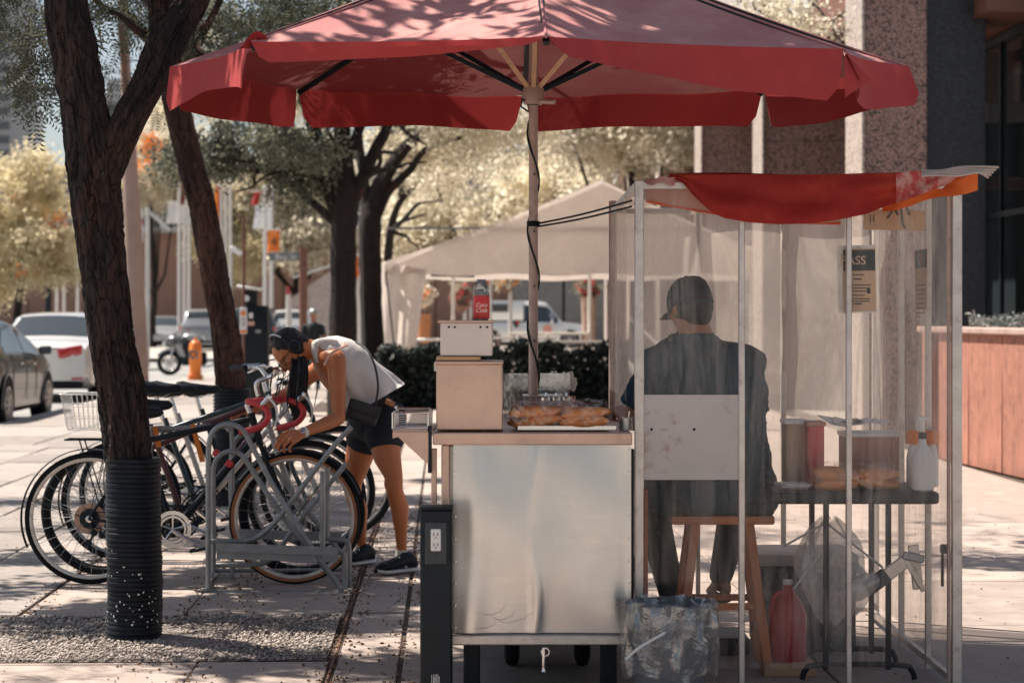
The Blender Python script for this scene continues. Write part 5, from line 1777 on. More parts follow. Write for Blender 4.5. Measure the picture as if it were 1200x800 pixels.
def bicycle(label, X, Y, wb=1.05, Rw=.338, frame='navy', fork='navy', bars='flat', seat_z=.93, lift=0.0, rot=0.0, tyre='rubber', wall=None, rim='chrome', tr=.017,
            fend=None, ring=.048, guard=False, basket=False, tt_drop=.05, ht=.80, rings='navy', seatx=None, rack_=False, bar_m='chrome', tape=None, seat_m='plastic_black', steer=0.0):
    t = thing('bicycle', label, 'bicycle', (X, Y, 0), 'bicycles parked in the rack')
    W = lambda x, y, z: Vector((X + x, Y + y, z + lift))
    ax_r, ax_f = W(0, 0, Rw), W(wb, 0, Rw)
    bb = W(.43, 0, .285)
    st_top = W(.245, 0, min(seat_z - .10, .80))
    hx = wb - .19
    h_top, h_bot = W(hx - .035, 0, ht + .02), W(hx + .008, 0, ht - .12)
    def tube(name, a, b, r, m=frame, n=12, r2=None): return MB().tube([a, b], [r, r2 or r], n).build(name, M[m], t)
    tube('seat_tube', bb, st_top, .0155)
    tube('top_tube', st_top + Vector((0, 0, -.03 - tt_drop)), h_top + Vector((.004, 0, -.03)), .0150)
    tube('down_tube', bb, h_bot + Vector((-.005, 0, .03)), .0175)
    tube('head_tube', h_top, h_bot, .019)
    for s in (-1, 1):
        MB().tube([bb + Vector((-.02, s * .02, 0)), ax_r + Vector((0, s * .055, 0))], [.010, .007], 8).build('chain_stay', M[frame], t)
        MB().tube([st_top + Vector((.01, s * .012, -.05)), ax_r + Vector((0, s * .055, 0))], [.008, .006], 8).build('seat_stay', M[frame], t)
        MB().tube(spline([h_bot + Vector((0, s * .03, 0)), h_bot.lerp(ax_f, .6) + Vector((-.012, s * .05, 0)), ax_f + Vector((0, s * .05, 0))], 4), np.linspace(.013, .007, 9), 8).build('fork_blade', M[fork], t)
    MB().box(h_bot + Vector((.002, 0, -.012)), (.03, .08, .025), bev=.006).build('fork_crown', M[fork], t)
    wheel(t, ax_r.x, ax_r.z, Y, Rw, tyre, rim, tr, guard, True)
    wheel(t, ax_f.x, ax_f.z, Y, Rw, tyre, rim, tr, False, False, wall=wall, rotor=False)
    if fend:
        fender(t, ax_r.x, ax_r.z, Y, Rw, R(35), R(205), fend)
        fender(t, ax_f.x, ax_f.z, Y, Rw, R(20), R(150), fend)
    # seat
    tube('seat_post', st_top + Vector((.008, 0, -.06)), W(.245 - (seat_z - .80) * .32, 0, seat_z - .03), .0135, 'chrome')
    sc = W(.245 - (seat_z - .80) * .32, 0, seat_z)
    sm = MB()
    secs = []
    hs_ = 1.35
    for u, w_, h_, dz in ((-.125, .02, .014, .012), (-.115, .055, .028, .012), (-.08, .074, .034, .010), (-.03, .062, .032, .0), (.03, .036, .028, -.002), (.09, .024, .022, .0), (.135, .019, .018, .004), (.15, .010, .009, .002)):
        secs.append((sc + Vector((u, 0, dz)), (0, w_, 0), (0, 0, h_ * hs_)))
    loft(sm, secs, 18); sm.ell(secs[0][0], (.012, .02, .014), 10, 6); sm.ell(secs[-1][0], (.008, .010, .009), 10, 6)
    sd = sm.build('saddle', M[seat_m], t)
    rl = MB()
    for s in (-1, 1): rl.tube([sc + Vector((-.09, s * .03, -.02)), sc + Vector((-.03, s * .022, -.045)), sc + Vector((.04, s * .02, -.045)), sc + Vector((.11, s * .008, -.012))], .0035, 6)
    rl.build('saddle_rail', M['chrome'], sd).location = (0, 0, 0)
    # crankset
    cr = MB()
    for r in ((.096, .086) if rings == 'chrome' else (.088,)):
        cr.lathe([(r - .010, 0), (r, 0), (r, .003), (r - .010, .003)], bb + Vector((0, -.045, 0)), (PI / 2, 0, 0), 40, cap=False)
    cr.lathe([(.060, .004), (.070, .004), (.070, .007), (.060, .007)], bb + Vector((0, -.045, 0)), (PI / 2, 0, 0), 32, cap=False)
    for i in range(5):
        a = i * 2 * PI / 5 + .3
        cr.tube([bb + Vector((0, -.045, 0)), bb + Vector((math.cos(a) * .088, -.045, math.sin(a) * .088))], .005, 6)
    cr.build('chainring', M[rings], t)
    ca = rng.uniform(-.9, -.3)
    for s, aa in ((-1, ca), (1, ca + PI)):
        e = bb + Vector((math.cos(aa) * .17, s * .065, math.sin(aa) * .17))
        MB().tube([bb + Vector((0, s * .06, 0)), e], [.012, .009], 8).build('crank_arm', M['chrome'], t)
        MB().box(e + Vector((0, s * .055, 0)), (.085, .075, .018), (0, -.2, 0), .004).build('pedal', M['plastic_black'], t)
    chn = MB()
    for z_ in (1, -1):
        chn.tube([bb + Vector((0, -.043, z_ * .087)), ax_r + Vector((0, -.040, z_ * .035))], .0035, 5)
    chn.build('chain', M['navy'], t)
    de = MB().tube([ax_r + Vector((.01, -.045, -.02)), ax_r + Vector((.03, -.05, -.075)), ax_r + Vector((.0, -.05, -.12))], .007, 8)
    de.lathe([(.018, -.003), (.018, .003)], ax_r + Vector((.028, -.05, -.07)), (PI / 2, 0, 0), 14)
    de.lathe([(.018, -.003), (.018, .003)], ax_r + Vector((.0, -.05, -.12)), (PI / 2, 0, 0), 14)
    de.build('derailleur', M['navy'], t)
    for k in (0, 1):
        b_ = (st_top.lerp(ax_r, .22) if k == 0 else h_bot + Vector((.018, 0, -.03)))
        bm_ = MB()
        for s in (-1, 1):
            bm_.tube([b_ + Vector((0, s * .01, .02)), b_ + Vector((0, s * .034, -.01)), b_ + Vector((.0, s * .026, -.05))], .0065, 6)
            bm_.box(b_ + Vector((0, s * .022, -.045)), (.04, .010, .012))
        bm_.build('brake_caliper', M['chrome'], t)
    # stem and bars
    s0 = h_top + Vector((-.006, 0, .0))
    if bars == 'drop':
        c = s0 + Vector((.075, 0, .065))
        MB().tube(spline([s0, s0 + Vector((-.008, 0, .05)), c], 4), .0135, 10).build('stem', M['chrome'], t)
        bm_ = MB()
        rt = Matrix.Rotation(steer, 3, 'Z')
        for s in (-1, 1):
            loc = [(0, 0, 0), (0, s * .12, 0), (.0, s * .185, 0), (.045, s * .2, -.005), (.105, s * .205, -.03), (.125, s * .208, -.075), (.09, s * .212, -.12), (.03, s * .215, -.14), (-.03, s * .218, -.155)]
            pts = [c + rt @ Vector(p) for p in loc]
            bm_.tube(spline(pts, 5), .0165, 10)
        bm_.build('handlebar', M[tape], t)
        for s in (-1, 1):
            hp = [c + rt @ Vector(p) for p in ((.085, s * .205, -.02), (.12, s * .205, .015), (.135, s * .205, .035))]
            MB().tube(spline(hp, 3), [.015] * 4 + [.016, .014, .011], 8).build('brake_hood', M['chrome'], t)
            lv = [c + rt @ Vector(p) for p in ((.13, s * .205, .02), (.165, s * .207, -.02), (.175, s * .210, -.075), (.165, s * .213, -.12))]
            MB().tube(spline(lv, 4), np.linspace(.008, .004, 13), 8).build('brake_lever', M['white_plastic'], t)
            cbp = [c + rt @ Vector(p) for p in ((.13, s * .205, .035), (.12, s * .15, .14), (.06, s * .05, .08), (.05, 0, -.08))]
            MB().tube(spline(cbp, 5), .0026, 5).build('cable', M['navy'], t)
    else:
        up = .10 if bars == 'rise' else .05
        c = s0 + Vector((.05, 0, up))
        MB().tube(spline([s0, s0 + Vector((-.01, 0, up * .7)), c], 4), .0135, 10).build('stem', M['chrome'], t)
        bw = .28
        sweep = -.10 if bars == 'rise' else -.03
        rise = .05 if bars == 'rise' else .0
        rt = Matrix.Rotation(steer, 3, 'Z')
        bm_ = MB()
        for s in (-1, 1):
            bm_.tube(spline([c + rt @ Vector(p) for p in ((0, 0, 0), (.01, s * .07, rise * .3), (0, s * .14, rise), (sweep * .5, s * .22, rise), (sweep, s * bw, rise * .9))], 4), .0115, 10)
        bm_.build('handlebar', M[bar_m], t)
        for s in (-1, 1):
            g0, g1 = c + rt @ Vector((sweep * .55, s * (bw - .09), rise)), c + rt @ Vector((sweep * 1.02, s * (bw + .01), rise * .9))
            MB().tube([g0, g1], .0165, 10).build('grip', M['plastic_black'], t)
            l0 = c + rt @ Vector((sweep * .5, s * (bw - .11), rise))
            MB().tube(spline([l0, l0 + rt @ Vector((.05, s * .02, -.01)), l0 + rt @ Vector((.04, s * .10, -.03))], 4), [.008] * 4 + [.0055] * 5, 8).build('brake_lever', M['chrome'], t)
            MB().tube(spline([l0 + rt @ Vector((.02, 0, 0)), l0 + rt @ Vector((.14, -s * .05, .04)), l0 + rt @ Vector((.12, -s * .14, -.06)), h_bot + Vector((.03, 0, .02))], 5), .0026, 5).build('cable', M['navy'], t)
    if basket:
        bk_ = MB()
        bc = W(-.12, 0, .86)
        wx, wy, hh = .19, .15, .20
        for z_, k_ in ((0, .82), (hh * .33, .88), (hh * .66, .94), (hh, 1.0)):
            r_ = .0042 if z_ == hh else .0022
            bk_.tube(spline([bc + Vector((sx * wx * k_, sy * wy * k_, z_ - .12)) for sx, sy in ((-1, -1), (0, -1.06), (1, -1), (1.04, 0), (1, 1), (0, 1.06), (-1, 1), (-1.04, 0))], 3, True), r_, 6, closed=True)
        for i in range(14):
            u = -1 + 2 * i / 13
            for sy in (-1, 1): bk_.tube([bc + Vector((u * wx * .82, sy * wy * .85, -.12)), bc + Vector((u * wx, sy * wy * 1.03, hh - .12))], .0018, 5)
            bk_.tube([bc + Vector((u * wx * .82, -wy * .82, -.12)), bc + Vector((u * wx * .82, wy * .82, -.12))], .0018, 5)
        for i in range(9):
            u = -1 + 2 * i / 8
            for sx in (-1, 1): bk_.tube([bc + Vector((sx * wx * .85, u * wy * .82, -.12)), bc + Vector((sx * wx * 1.03, u * wy, hh - .12))], .0018, 5)
        bk_.build('basket', M['white_plastic'], t)
    if rack_:
        rk = MB()
        for s in (-1, 1):
            rk.tube([W(.12, s * .05, .72), W(-.20, s * .06, .72)], .005, 6)
            rk.tube([W(-.12, s * .06, .72), W(0, s * .06, Rw)], .004, 6)
        for x_ in (.08, -.02, -.12, -.2): rk.tube([W(x_, -.055, .72), W(x_, .055, .72)], .004, 6)
        rk.build('luggage_rack', M['navy'], t)
    if rot or True:
        t.rotation_euler = (0, 0, rot)
    return t


M['maroon'] = mat('maroon_frame', (.10, .022, .026), .35, .2, var=.15, coat=.4)
M['teal_frame'] = mat('teal_black_frame', (.02, .045, .055), .35, .2, coat=.4)
M['silver_frame'] = mat('silver_frame', (.42, .40, .38), .35, .6)
M['tan_wall'] = mat('tan_tyre_wall', (.42, .17, .075), .7, var=.15, vs=20)
YA = 10.99
bicycle('nearest bicycle, with red taped drop handlebars and tan-walled front tyre', P(106, 0, YA).x, YA, 1.05, .338, 'navy', 'navy', 'drop', .88, tape='red_tape', wall='tan_wall', rings='chrome', guard=True, fend='navy', tr=.015, ht=.86, steer=-.35, tt_drop=.02, rot=.01)
bicycle('second bicycle from the camera, maroon frame with fat black tyres', P(122, 0, 11.42).x, 11.42, 1.06, .33, 'maroon', 'silver_frame', 'rise', .90, tyre='rubber', rim='navy', tr=.024, rings='navy', tt_drop=.10, ht=.93, steer=.5, rot=-.02, rack_=True)
bicycle('teal-black bicycle with a white wire basket over its rear wheel', P(142, 0, 12.1).x, 12.1, 1.05, .335, 'teal_frame', 'teal_frame', 'rise', .965, fend='navy', rim='rack', basket=True, tt_drop=.04, ht=.93, steer=-.4, tr=.019, rot=.03, seat_m='plastic_black')
bicycle('silver bicycle third in depth with a pale-rimmed front wheel by the woman', P(160, 0, 12.7).x, 12.7, 1.08, .34, 'silver_frame', 'silver_frame', 'flat', .94, rim='white_plastic', tr=.020, ht=.92, steer=.2, rot=-.03)
bicycle('farthest bicycle in the rack, black with a dark front wheel behind her knee', P(190, 0, 13.3).x, 13.3, 1.10, .345, 'navy', 'navy', 'rise', .92, tr=.022, fend='navy', ht=.92, steer=-.2, rot=.02)

# ------------------------------------------------------------------ bicycle rack
rk = thing('bike_rack', 'grey galvanised tube bicycle rack with crossed diagonal bars', 'bike rack', P(325, 693, 10.68))


def rtube(name, pts, Y, r=.0135, k=6, shift=0):
    MB().tube(spline([P(a, b, Y) for a, b in pts], k), r, 10).build(name, M['rack'], rk)


for Yr, dx, dy in ((10.68, 0, 0), ):
    rtube('hoop', [(244, 690), (244, 640), (244, 560), (245, 520), (252, 503), (268, 497), (284, 503), (295, 522), (318, 565), (345, 610), (375, 655), (400, 690)], Yr)
    rtube('hoop', [(250, 668), (250, 600), (250, 552), (256, 536), (268, 529), (282, 532), (292, 545), (325, 596), (360, 640), (396, 684)], Yr + .10)
    rtube('diagonal', [(412, 500), (395, 518), (365, 556), (340, 590), (318, 616), (300, 630), (280, 634), (244, 634)], Yr + .05)
    rtube('diagonal', [(406, 543), (385, 568), (352, 608), (335, 632), (322, 650), (305, 660), (252, 662)], Yr + .14)
    rtube('side_post', [(378, 552), (378, 600), (378, 640), (384, 645), (400, 647), (404, 655), (404, 690)], Yr + .02)
    rtube('side_post', [(384, 548), (384, 600), (384, 628), (392, 632), (406, 634), (409, 645), (409, 684)], Yr + .22)
a_, b_ = P(254, 646, Yr), P(396, 650, Yr)
MB().bar(a_, b_, .008, .075, .002, up=(0, 0, 1)).build('wheel_channel', M['rack'], rk)
MB().bar(P(254, 641, Yr - .03), P(396, 646, Yr - .03), .045, .006, .001).build('wheel_channel', M['rack'], rk)
MB().bar(P(276, 625, Yr + .5), P(400, 629, Yr + .5), .05, .008, .001).build('wheel_channel', M['rack'], rk)
rtube('base_bar', [(238, 693), (320, 694), (407, 693)], Yr, .010)
rtube('base_bar', [(250, 668), (320, 668), (410, 667)], Yr + .62, .010)
for px, py in ((244, 692), (404, 692)):
    MB().box(P(px, py, Yr) + Vector((0, .02, 0)), (.07, .06, .012), bev=.002).build('foot_plate', M['rack'], rk)
MB().tube([P(244, 690, Yr) + Vector((0, 0, .0)), P(250, 668, Yr + .62)], .010, 8).build('base_bar', M['rack'], rk)
MB().tube([P(404, 690, Yr), P(410, 668, Yr + .62)], .010, 8).build('base_bar', M['rack'], rk)
rtube('hoop', [(272, 668), (271, 600), (271, 540), (277, 515), (292, 508), (306, 518), (330, 560), (410, 660)], Yr + .62)
# the next rack's long rail with orange straps
r2 = thing('bike_rail', 'horizontal grey tube rail hung with orange straps behind the wrapped tree', 'rail', P(220, 502, 11.2))
MB().tube(spline([P(174, 502, 11.2), P(215, 501, 11.2), (P(258, 499, 11.2)), P(268, 504, 11.2), P(272, 520, 11.2), P(272, 690, 11.2)], 6), .0125, 10).build('rail', M['rack'], r2)
MB().tube([P(176, 502, 11.2), P(176, 690, 11.2)], .0125, 10).build('leg', M['rack'], r2)
for pts in (((182, 500), (184, 512), (186, 524)), ((226, 497), (230, 515), (237, 541))):
    p_ = [P(a, b, 11.17) for a, b in pts]
    MB().grid(lambda u, v: p_[0].lerp(p_[2], v) + Vector(((u - .5) * .028, -.006 * math.sin(v * 5), 0)), 2, 8).build('strap', M['orange'], r2)
og = MB().box(P(357, 646, 10.9), (.075, .03, .02), (0, .1, 0), .006)
tag(og.build('orange_reflector', M['orange']), 'orange reflector lying across the rack channel by the front wheel', 'reflector')
for i, (px, py) in enumerate(((254, 531), (269, 543))):
    tag(MB().box(P(px, py, 10.95), (.04, .03, .035), (0, .5, 0), .006).build('bike_light', M['red_tape']), ['small red bicycle light clipped just inside the rack hoop', 'small red bicycle light lower on the dark frame tube'][i], 'bicycle light')
# ================================================================== people
def basis(f, up):
    f = Vector(f).normalized(); up = Vector(up)
    up = (up - f * up.dot(f)).normalized()
    r = f.cross(up).normalized()
    return Matrix((r, f, up)).transposed()          # x right, y forward, z up


def head_shapes(mb, c, B, s=1.0):
    """skull, jaw, nose, ears; about 0.23 m tall"""
    T = lambda x, y, z: Vector(c) + B @ Vector((x * s, y * s, z * s))
    mb.ell(T(0, -.008, .03), (.074 * s, .092 * s, .085 * s), 20, 14, B)
    mb.ell(T(0, .020, -.03), (.062 * s, .070 * s, .082 * s), 18, 12, B)
    mb.ell(T(0, .045, -.085), (.036 * s, .036 * s, .030 * s), 14, 9, B)          # chin
    mb.ell(T(0, .060, -.045), (.040 * s, .036 * s, .034 * s), 14, 9, B)
    cone(mb, T(0, .084, .012), .009 * s, T(0, .108, -.026), .014 * s, 10)        # nose
    for x in (-1, 1):
        mb.ell(T(x * .034, .066, .022), (.022 * s, .018 * s, .008 * s), 10, 7, B)  # brow
        mb.ell(T(x * .042, .058, -.022), (.020 * s, .022 * s, .018 * s), 10, 7, B)  # cheek
        mb.ell(T(x * .076, -.004, -.008), (.010 * s, .022 * s, .032 * s), 10, 7, B)  # ear
    mb.ell(T(0, .088, -.056), (.024 * s, .011 * s, .006 * s), 10, 6, B)
    mb.ell(T(0, .086, -.066), (.021 * s, .011 * s, .006 * s), 10, 6, B)


def hand_mesh(name, wrist, d, n, thumb_side, curl=(35, 45, 35), s=1.0, spread=.05):
    """palm with four unequal, bent fingers and a thumb leaving the side of the palm"""
    d = Vector(d).normalized(); n = Vector(n); n = (n - d * n.dot(d)).normalized()
    t = d.cross(n).normalized() * thumb_side
    W = Vector(wrist)
    mb = MB()
    lens = ((.040, .026, .020), (.044, .029, .021), (.041, .027, .020), (.032, .020, .017))
    for i in range(4):
        off = (.030 - .0205 * i) * s
        k0 = W + t * off * .55
        k1 = W + d * (.088 - .004 * abs(i - 1) - .004 * (i == 3)) * s + t * off - n * .004 * (i in (0, 3)) * -1
        cone(mb, k0, .014 * s, k1, .0105 * s, 10)
        a = 0
        p = k1
        r = (.0092 if i != 3 else .0080) * s
        for j in range(3):
            a += R(curl[j] + i * 3)
            dd = (d * math.cos(a) + n * math.sin(a) + t * (spread * (1.5 - i))).normalized()
            q = p + dd * lens[i][j] * s
            cone(mb, p, r, q, r * .93, 10)
            p, r = q, r * .93
    mb.ell(W + d * .045 * s, (.036 * s, .044 * s, .014 * s), 14, 9, Matrix((t, d, n)).transposed())
    b0 = W + d * .018 * s + t * .024 * s
    b1 = b0 + (d * .55 + t * .75 + n * .25).normalized() * .040 * s
    b2 = b1 + (d * .85 + t * .25 + n * .45).normalized() * .030 * s
    b3 = b2 + (d * .85 - t * .05 + n * .55).normalized() * .024 * s
    cone(mb, b0, .016 * s, b1, .0115 * s, 10); cone(mb, b1, .0112 * s, b2, .0100 * s, 10); cone(mb, b2, .0098 * s, b3, .0085 * s, 10)
    cone(mb, W - d * .03 * s, .023 * s, W + d * .01 * s, .022 * s, 12)
    return remesh(mb, name, .0032 * s, 2)


def shoe(name, heel, toe, up, parent, m_up, m_sole, w=.047, h=.085):
    heel, toe = Vector(heel), Vector(toe)
    d = (toe - heel); L = d.length; d.normalize()
    up = (Vector(up) - d * Vector(up).dot(d)).normalized()
    s = d.cross(up)
    secs = []
    for t, hh, ww in ((-.02, .045, .5), (.03, .075, .74), (.15, .095, .80), (.32, .092, .82), (.5, .068, .95), (.7, .055, 1.05), (.88, .046, .92), (.98, .034, .58), (1.02, .024, .3)):
        secs.append((heel + d * L * t + up * (hh / 2 + .018), s * w * ww, up * hh / 2))
    mb = MB(); loft(mb, secs, 20)
    mb.ell(secs[0][0], (.012, .02, .02), 10, 6); mb.ell(secs[-1][0], (.009, .012, .010), 10, 6)
    o = mb.build(name, M[m_up], parent)
    sm_ = MB()
    secs = []
    for t, ww in ((-.05, .45), (0, .75), (.15, .88), (.4, .86), (.65, 1.08), (.85, 1.0), (.97, .7), (1.03, .35)):
        secs.append((heel + d * L * t + up * (.014 + (.008 if t > .9 else 0)), s * w * ww, up * .014))
    loft(sm_, secs, 18)
    c = sm_.build('sole', M[m_sole], o); c.location = (0, 0, 0)
    return o


# ------------------------------------------------------------------ the woman bent over the bicycles
M['tank'] = cloth_mat('white_tank', (.78, .75, .73), .12, None, .85, fold=.010)
M['tank2'] = mat('tank_trim', (.70, .66, .63), .8)
M['shorts'] = mat('black_cloth', (.012, .016, .024), .85, var=.2, vs=10, bs=60, bd=.002)
M['bag'] = mat('black_leather', (.014, .016, .022), .5, var=.2, bs=80, bd=.001)
M['brown'] = mat('tan_leather', (.42, .17, .07), .5)
M['pink'] = mat('pale_strap', (.66, .40, .33), .7)
wo = thing('person', 'woman in white tank top and black shorts bending over the parked bicycles', 'person', P(440, 665, 11.5))
hip = P(438, 492, 11.52)
an, kn_, hn = P(471, 646, 11.48), P(462, 566, 11.33), P(449, 503, 11.43)
af, kf, hf = P(424, 641, 11.86), P(414, 572, 11.72), P(430, 503, 11.64)
waist, chest, neck = P(424, 468, 11.48), P(397, 434, 11.40), P(366, 405, 11.36)
hc = P(341, 413, 11.30)
shn, eln, wrn = P(394, 421, 11.24), P(397, 490, 11.10), P(352, 508, 10.93)
shf, elf, wrf = P(384, 424, 11.56), P(335, 462, 11.75), P(292, 482, 11.55)
hB = basis((-.50, -.42, -.76), (-.84, -.02, .55))
mb = MB()
mb.ell(hip, (.125, .165, .125), 18, 12)
cone(mb, hip, .115, waist, .105, 18)
cone(mb, waist, .105, chest, .115, 18)
mb.ell(chest.lerp(neck, .2), (.12, .165, .10), 18, 12, (0, R(45), 0))
cone(mb, chest.lerp(neck, .35), .085, chest.lerp(neck, .75), .06, 16)
cone(mb, chest.lerp(neck, .75), .058, hc + Vector((.055, 0, .03)), .052, 14)
for sh, el, wr, sg in ((shn, eln, wrn, -1), (shf, elf, wrf, 1)):
    cone(mb, chest.lerp(neck, .55) + Vector((0, sg * .06, 0)), .062, sh, .052, 14)
    cone(mb, sh, .051, sh.lerp(el, .45), .045, 14)
    cone(mb, sh.lerp(el, .45), .045, el, .034, 14)
    cone(mb, el, .036, el.lerp(wr, .35), .036, 14)
    cone(mb, el.lerp(wr, .35), .036, wr, .0235, 14)
for h_, k_, a_ in ((hn, kn_, an), (hf, kf, af)):
    cone(mb, h_, .096, h_.lerp(k_, .5) + Vector((-.008, 0, 0)), .076, 16)
    cone(mb, h_.lerp(k_, .5) + Vector((-.008, 0, 0)), .076, k_ + Vector((0, 0, .03)), .048, 16)
    mb.ell(k_ + Vector((-.018, 0, .0)), (.038, .040, .050), 14, 9)
    cone(mb, k_ + Vector((0, 0, .03)), .047, k_ + Vector((.002, 0, -.04)), .045, 16)
    cone(mb, k_ + Vector((.002, 0, -.04)), .045, k_.lerp(a_, .36) + Vector((.014, 0, 0)), .051, 16)
    cone(mb, k_.lerp(a_, .36) + Vector((.014, 0, 0)), .051, k_.lerp(a_, .72) + Vector((.006, 0, 0)), .034, 16)
    cone(mb, k_.lerp(a_, .72) + Vector((.006, 0, 0)), .034, a_, .026, 16)
    mb.ell(a_ + Vector((0, -.026, .0)), (.012, .01, .012), 8, 6)
    cone(mb, a_, .031, a_ + Vector((0, 0, -.05)), .034, 12)
head_shapes(mb, hc, hB, .95)
body = remesh(mb, 'woman_body', .0062, 7)
hd1 = hand_mesh('hand_near', wrn, P(330, 518, 10.84) - wrn, (-.3, .5, -.85), -1, (28, 45, 40))
hd2 = hand_mesh('hand_far', wrf, P(270, 484, 11.45) - wrf, (-.1, -.2, -1), 1, (30, 45, 40))
o = link('body', join_meshes('body', [body, hd1, hd2]), wo)
o.data.materials.append(M['skin_w'])

# hair: cap over the skull, nape bun and the hanging tail
HT = lambda x, y, z: hc + hB @ Vector((x * .95, y * .95, z * .95))
hm = MB()
hm.ell(HT(0, -.030, .046), (.083, .094, .080), 22, 14, hB)
hm.ell(HT(0, -.060, .0), (.080, .065, .086), 20, 12, hB)
hm.ell(HT(0, -.075, -.045), (.060, .045, .055), 16, 10, hB)
hm.ell(HT(.060, -.022, .005), (.026, .045, .06), 14, 9, hB)
hm.ell(HT(-.060, -.022, .005), (.026, .045, .06), 14, 9, hB)
hair = remesh(hm, 'hair', .006, 5)
for v in hair.vertices:
    c = hB.transposed() @ (v.co - hc)
    v.co = v.co + v.normal * (.0012 * math.sin(math.atan2(c.x, c.z) * 40 + c.y * 30) + .004 * mnoise.noise(c * 60))
ho = link('hair', hair, wo); hair.materials.append(M['hair'])
for k in range(46):
    pass
tl = MB()
for k in range(110):
    ox, oy = rng.normal(0, .020), rng.normal(0, .026)
    pts = [HT(.045, -.055, -.02) + Vector((ox * .6, oy * .5, 0)), P(352, 428, 11.22) + Vector((ox, oy, 0)), P(350, 452, 11.2) + Vector((ox * 1.2, oy, 0)), P(348 + rng.normal(0, 1.5), 474, 11.2) + Vector((ox * 1.1, oy, 0)), P(346 + rng.normal(0, 4), 488 + rng.normal(0, 9), 11.2) + Vector((ox * .6, oy * .6, 0))]
    tl.tube(spline(pts, 4), [.0065] * 10 + list(np.linspace(.006, .0008, 7)), 5)
tag(tl.build('ponytail', M['hair'], wo), kind='stuff')
# headphones and glasses
hp_ = MB()
arc = []
for i in range(17):
    a = PI * i / 16
    arc.append(HT(math.cos(a) * .094, -.004 - .01 * math.sin(a), .015 + math.sin(a) * .125))
hp_.tube(arc, .0085, 8)
hpo = hp_.build('headphone_band', M['plastic_black'], wo)
pl_ = MB(); pl_.tube([p_ + (p_ - hc) * .045 for p_ in arc[3:-3]], .0045, 8)
c_ = pl_.build('band_trim', M['white_plastic'], hpo); c_.location = (0, 0, 0)
for s in (-1, 1):
    q = MB(); q.lathe([(.02, -.016), (.034, -.012), (.036, .006), (.026, .014)], HT(s * .092, -.004, .0), basis(hB @ Vector((0, 0, 1)), hB @ Vector((s, 0, 0))), 22)
    c_ = q.build('ear_cup', M['plastic_black'], hpo); c_.location = (0, 0, 0)
gg = MB()
for s in (-1, 1):
    for a in range(1):
        cc = HT(s * .032, .088, .000)
        gg.tube([cc + hB @ Vector((math.cos(t) * .024, 0, math.sin(t) * .017)) for t in np.linspace(0, 2 * PI, 17)[:-1]], .0022, 6, closed=True)
    gg.tube([HT(s * .056, .086, .004), HT(s * .078, .04, .006), HT(s * .08, .0, .004)], .002, 6)
gg.tube([HT(-.008, .09, .003), HT(.008, .09, .003)], .002, 6)
gg.build('glasses', M['plastic_black'], wo)

# tank top: loose shell with a flared hem
def sec(cx, cy, ux, uy, half, b, Y=11.40):
    k = Y / F
    return (P(cx, cy, Y), Vector((ux, 0, -uy)).normalized() * half * k, Vector((0, b, 0)))


tk = MB()
secs = [sec(379, 403, .45, -.89, 10, .105, 11.38), sec(386, 409, .52, -.85, 18, .135, 11.38), sec(396, 419, .60, -.80, 26, .158, 11.39), sec(408, 432, .69, -.73, 30, .162, 11.4), sec(419, 445, .74, -.67, 32, .165, 11.42), sec(429, 456, .84, -.54, 35, .172, 11.44), sec(437, 465, .88, -.47, 35, .182, 11.46), sec(440, 470, .86, -.50, 35, .185, 11.46)]
dense = []
for i in range(len(secs) - 1):
    for j in range(3):
        t = j / 3
        dense.append(tuple(secs[i][q].lerp(secs[i + 1][q], t) for q in range(3)))
dense.append(secs[-1])
loft(tk, dense, 84, rip=.10, ripk=5, ph=.7)
tko = tk.build('tank_top', M['tank'], wo, angle=180)
for sg in (-1, 1):
    stp = MB()
    a0, a1, a2 = P(383, 400, 11.38 + sg * .10), P(371, 404, 11.38 + sg * .085), P(374, 424, 11.38 + sg * .10)
    stp.tube(spline([a0 + Vector((.05, 0, -.005)), a0, a1 + Vector((-.005, 0, .0)), P(370, 414, 11.37 + sg * .09), a2], 5), [.022] * 6 + [.024] * 9 + [.020] * 6, 10)
    c_ = stp.build('shoulder_strap', M['tank'], tko); c_.location = (0, 0, 0)
bs_ = MB()
bs_.tube(spline([P(380, 428, 11.17), P(387, 415, 11.165), P(399, 408, 11.185), P(407, 404, 11.21)], 4), .0062, 8)
bs_.tube(spline([P(397, 417, 11.165), P(400, 409, 11.18), P(404, 402, 11.22)], 4), .004, 8)
bs_.build('bra_strap', M['pink'], wo)
# shorts
sh_ = MB()
sh_.ell(hip + Vector((.005, 0, .01)), (.145, .182, .135), 18, 12)
cone(sh_, hip, .13, waist.lerp(hip, .4), .12, 18)
for h_, k_ in ((hn, kn_), (hf, kf)):
    cone(sh_, h_ + Vector((.0, 0, .03)), .112, h_.lerp(k_, .12) + Vector((.002, 0, 0)), .112, 18)
    cone(sh_, h_ + Vector((.03, 0, .06)), .10, h_ + Vector((.01, 0, 0)), .105, 18)
sm_ = remesh(sh_, 'shorts', .007, 9)
sm_.materials.append(M['shorts'])
link('shorts', sm_, wo)
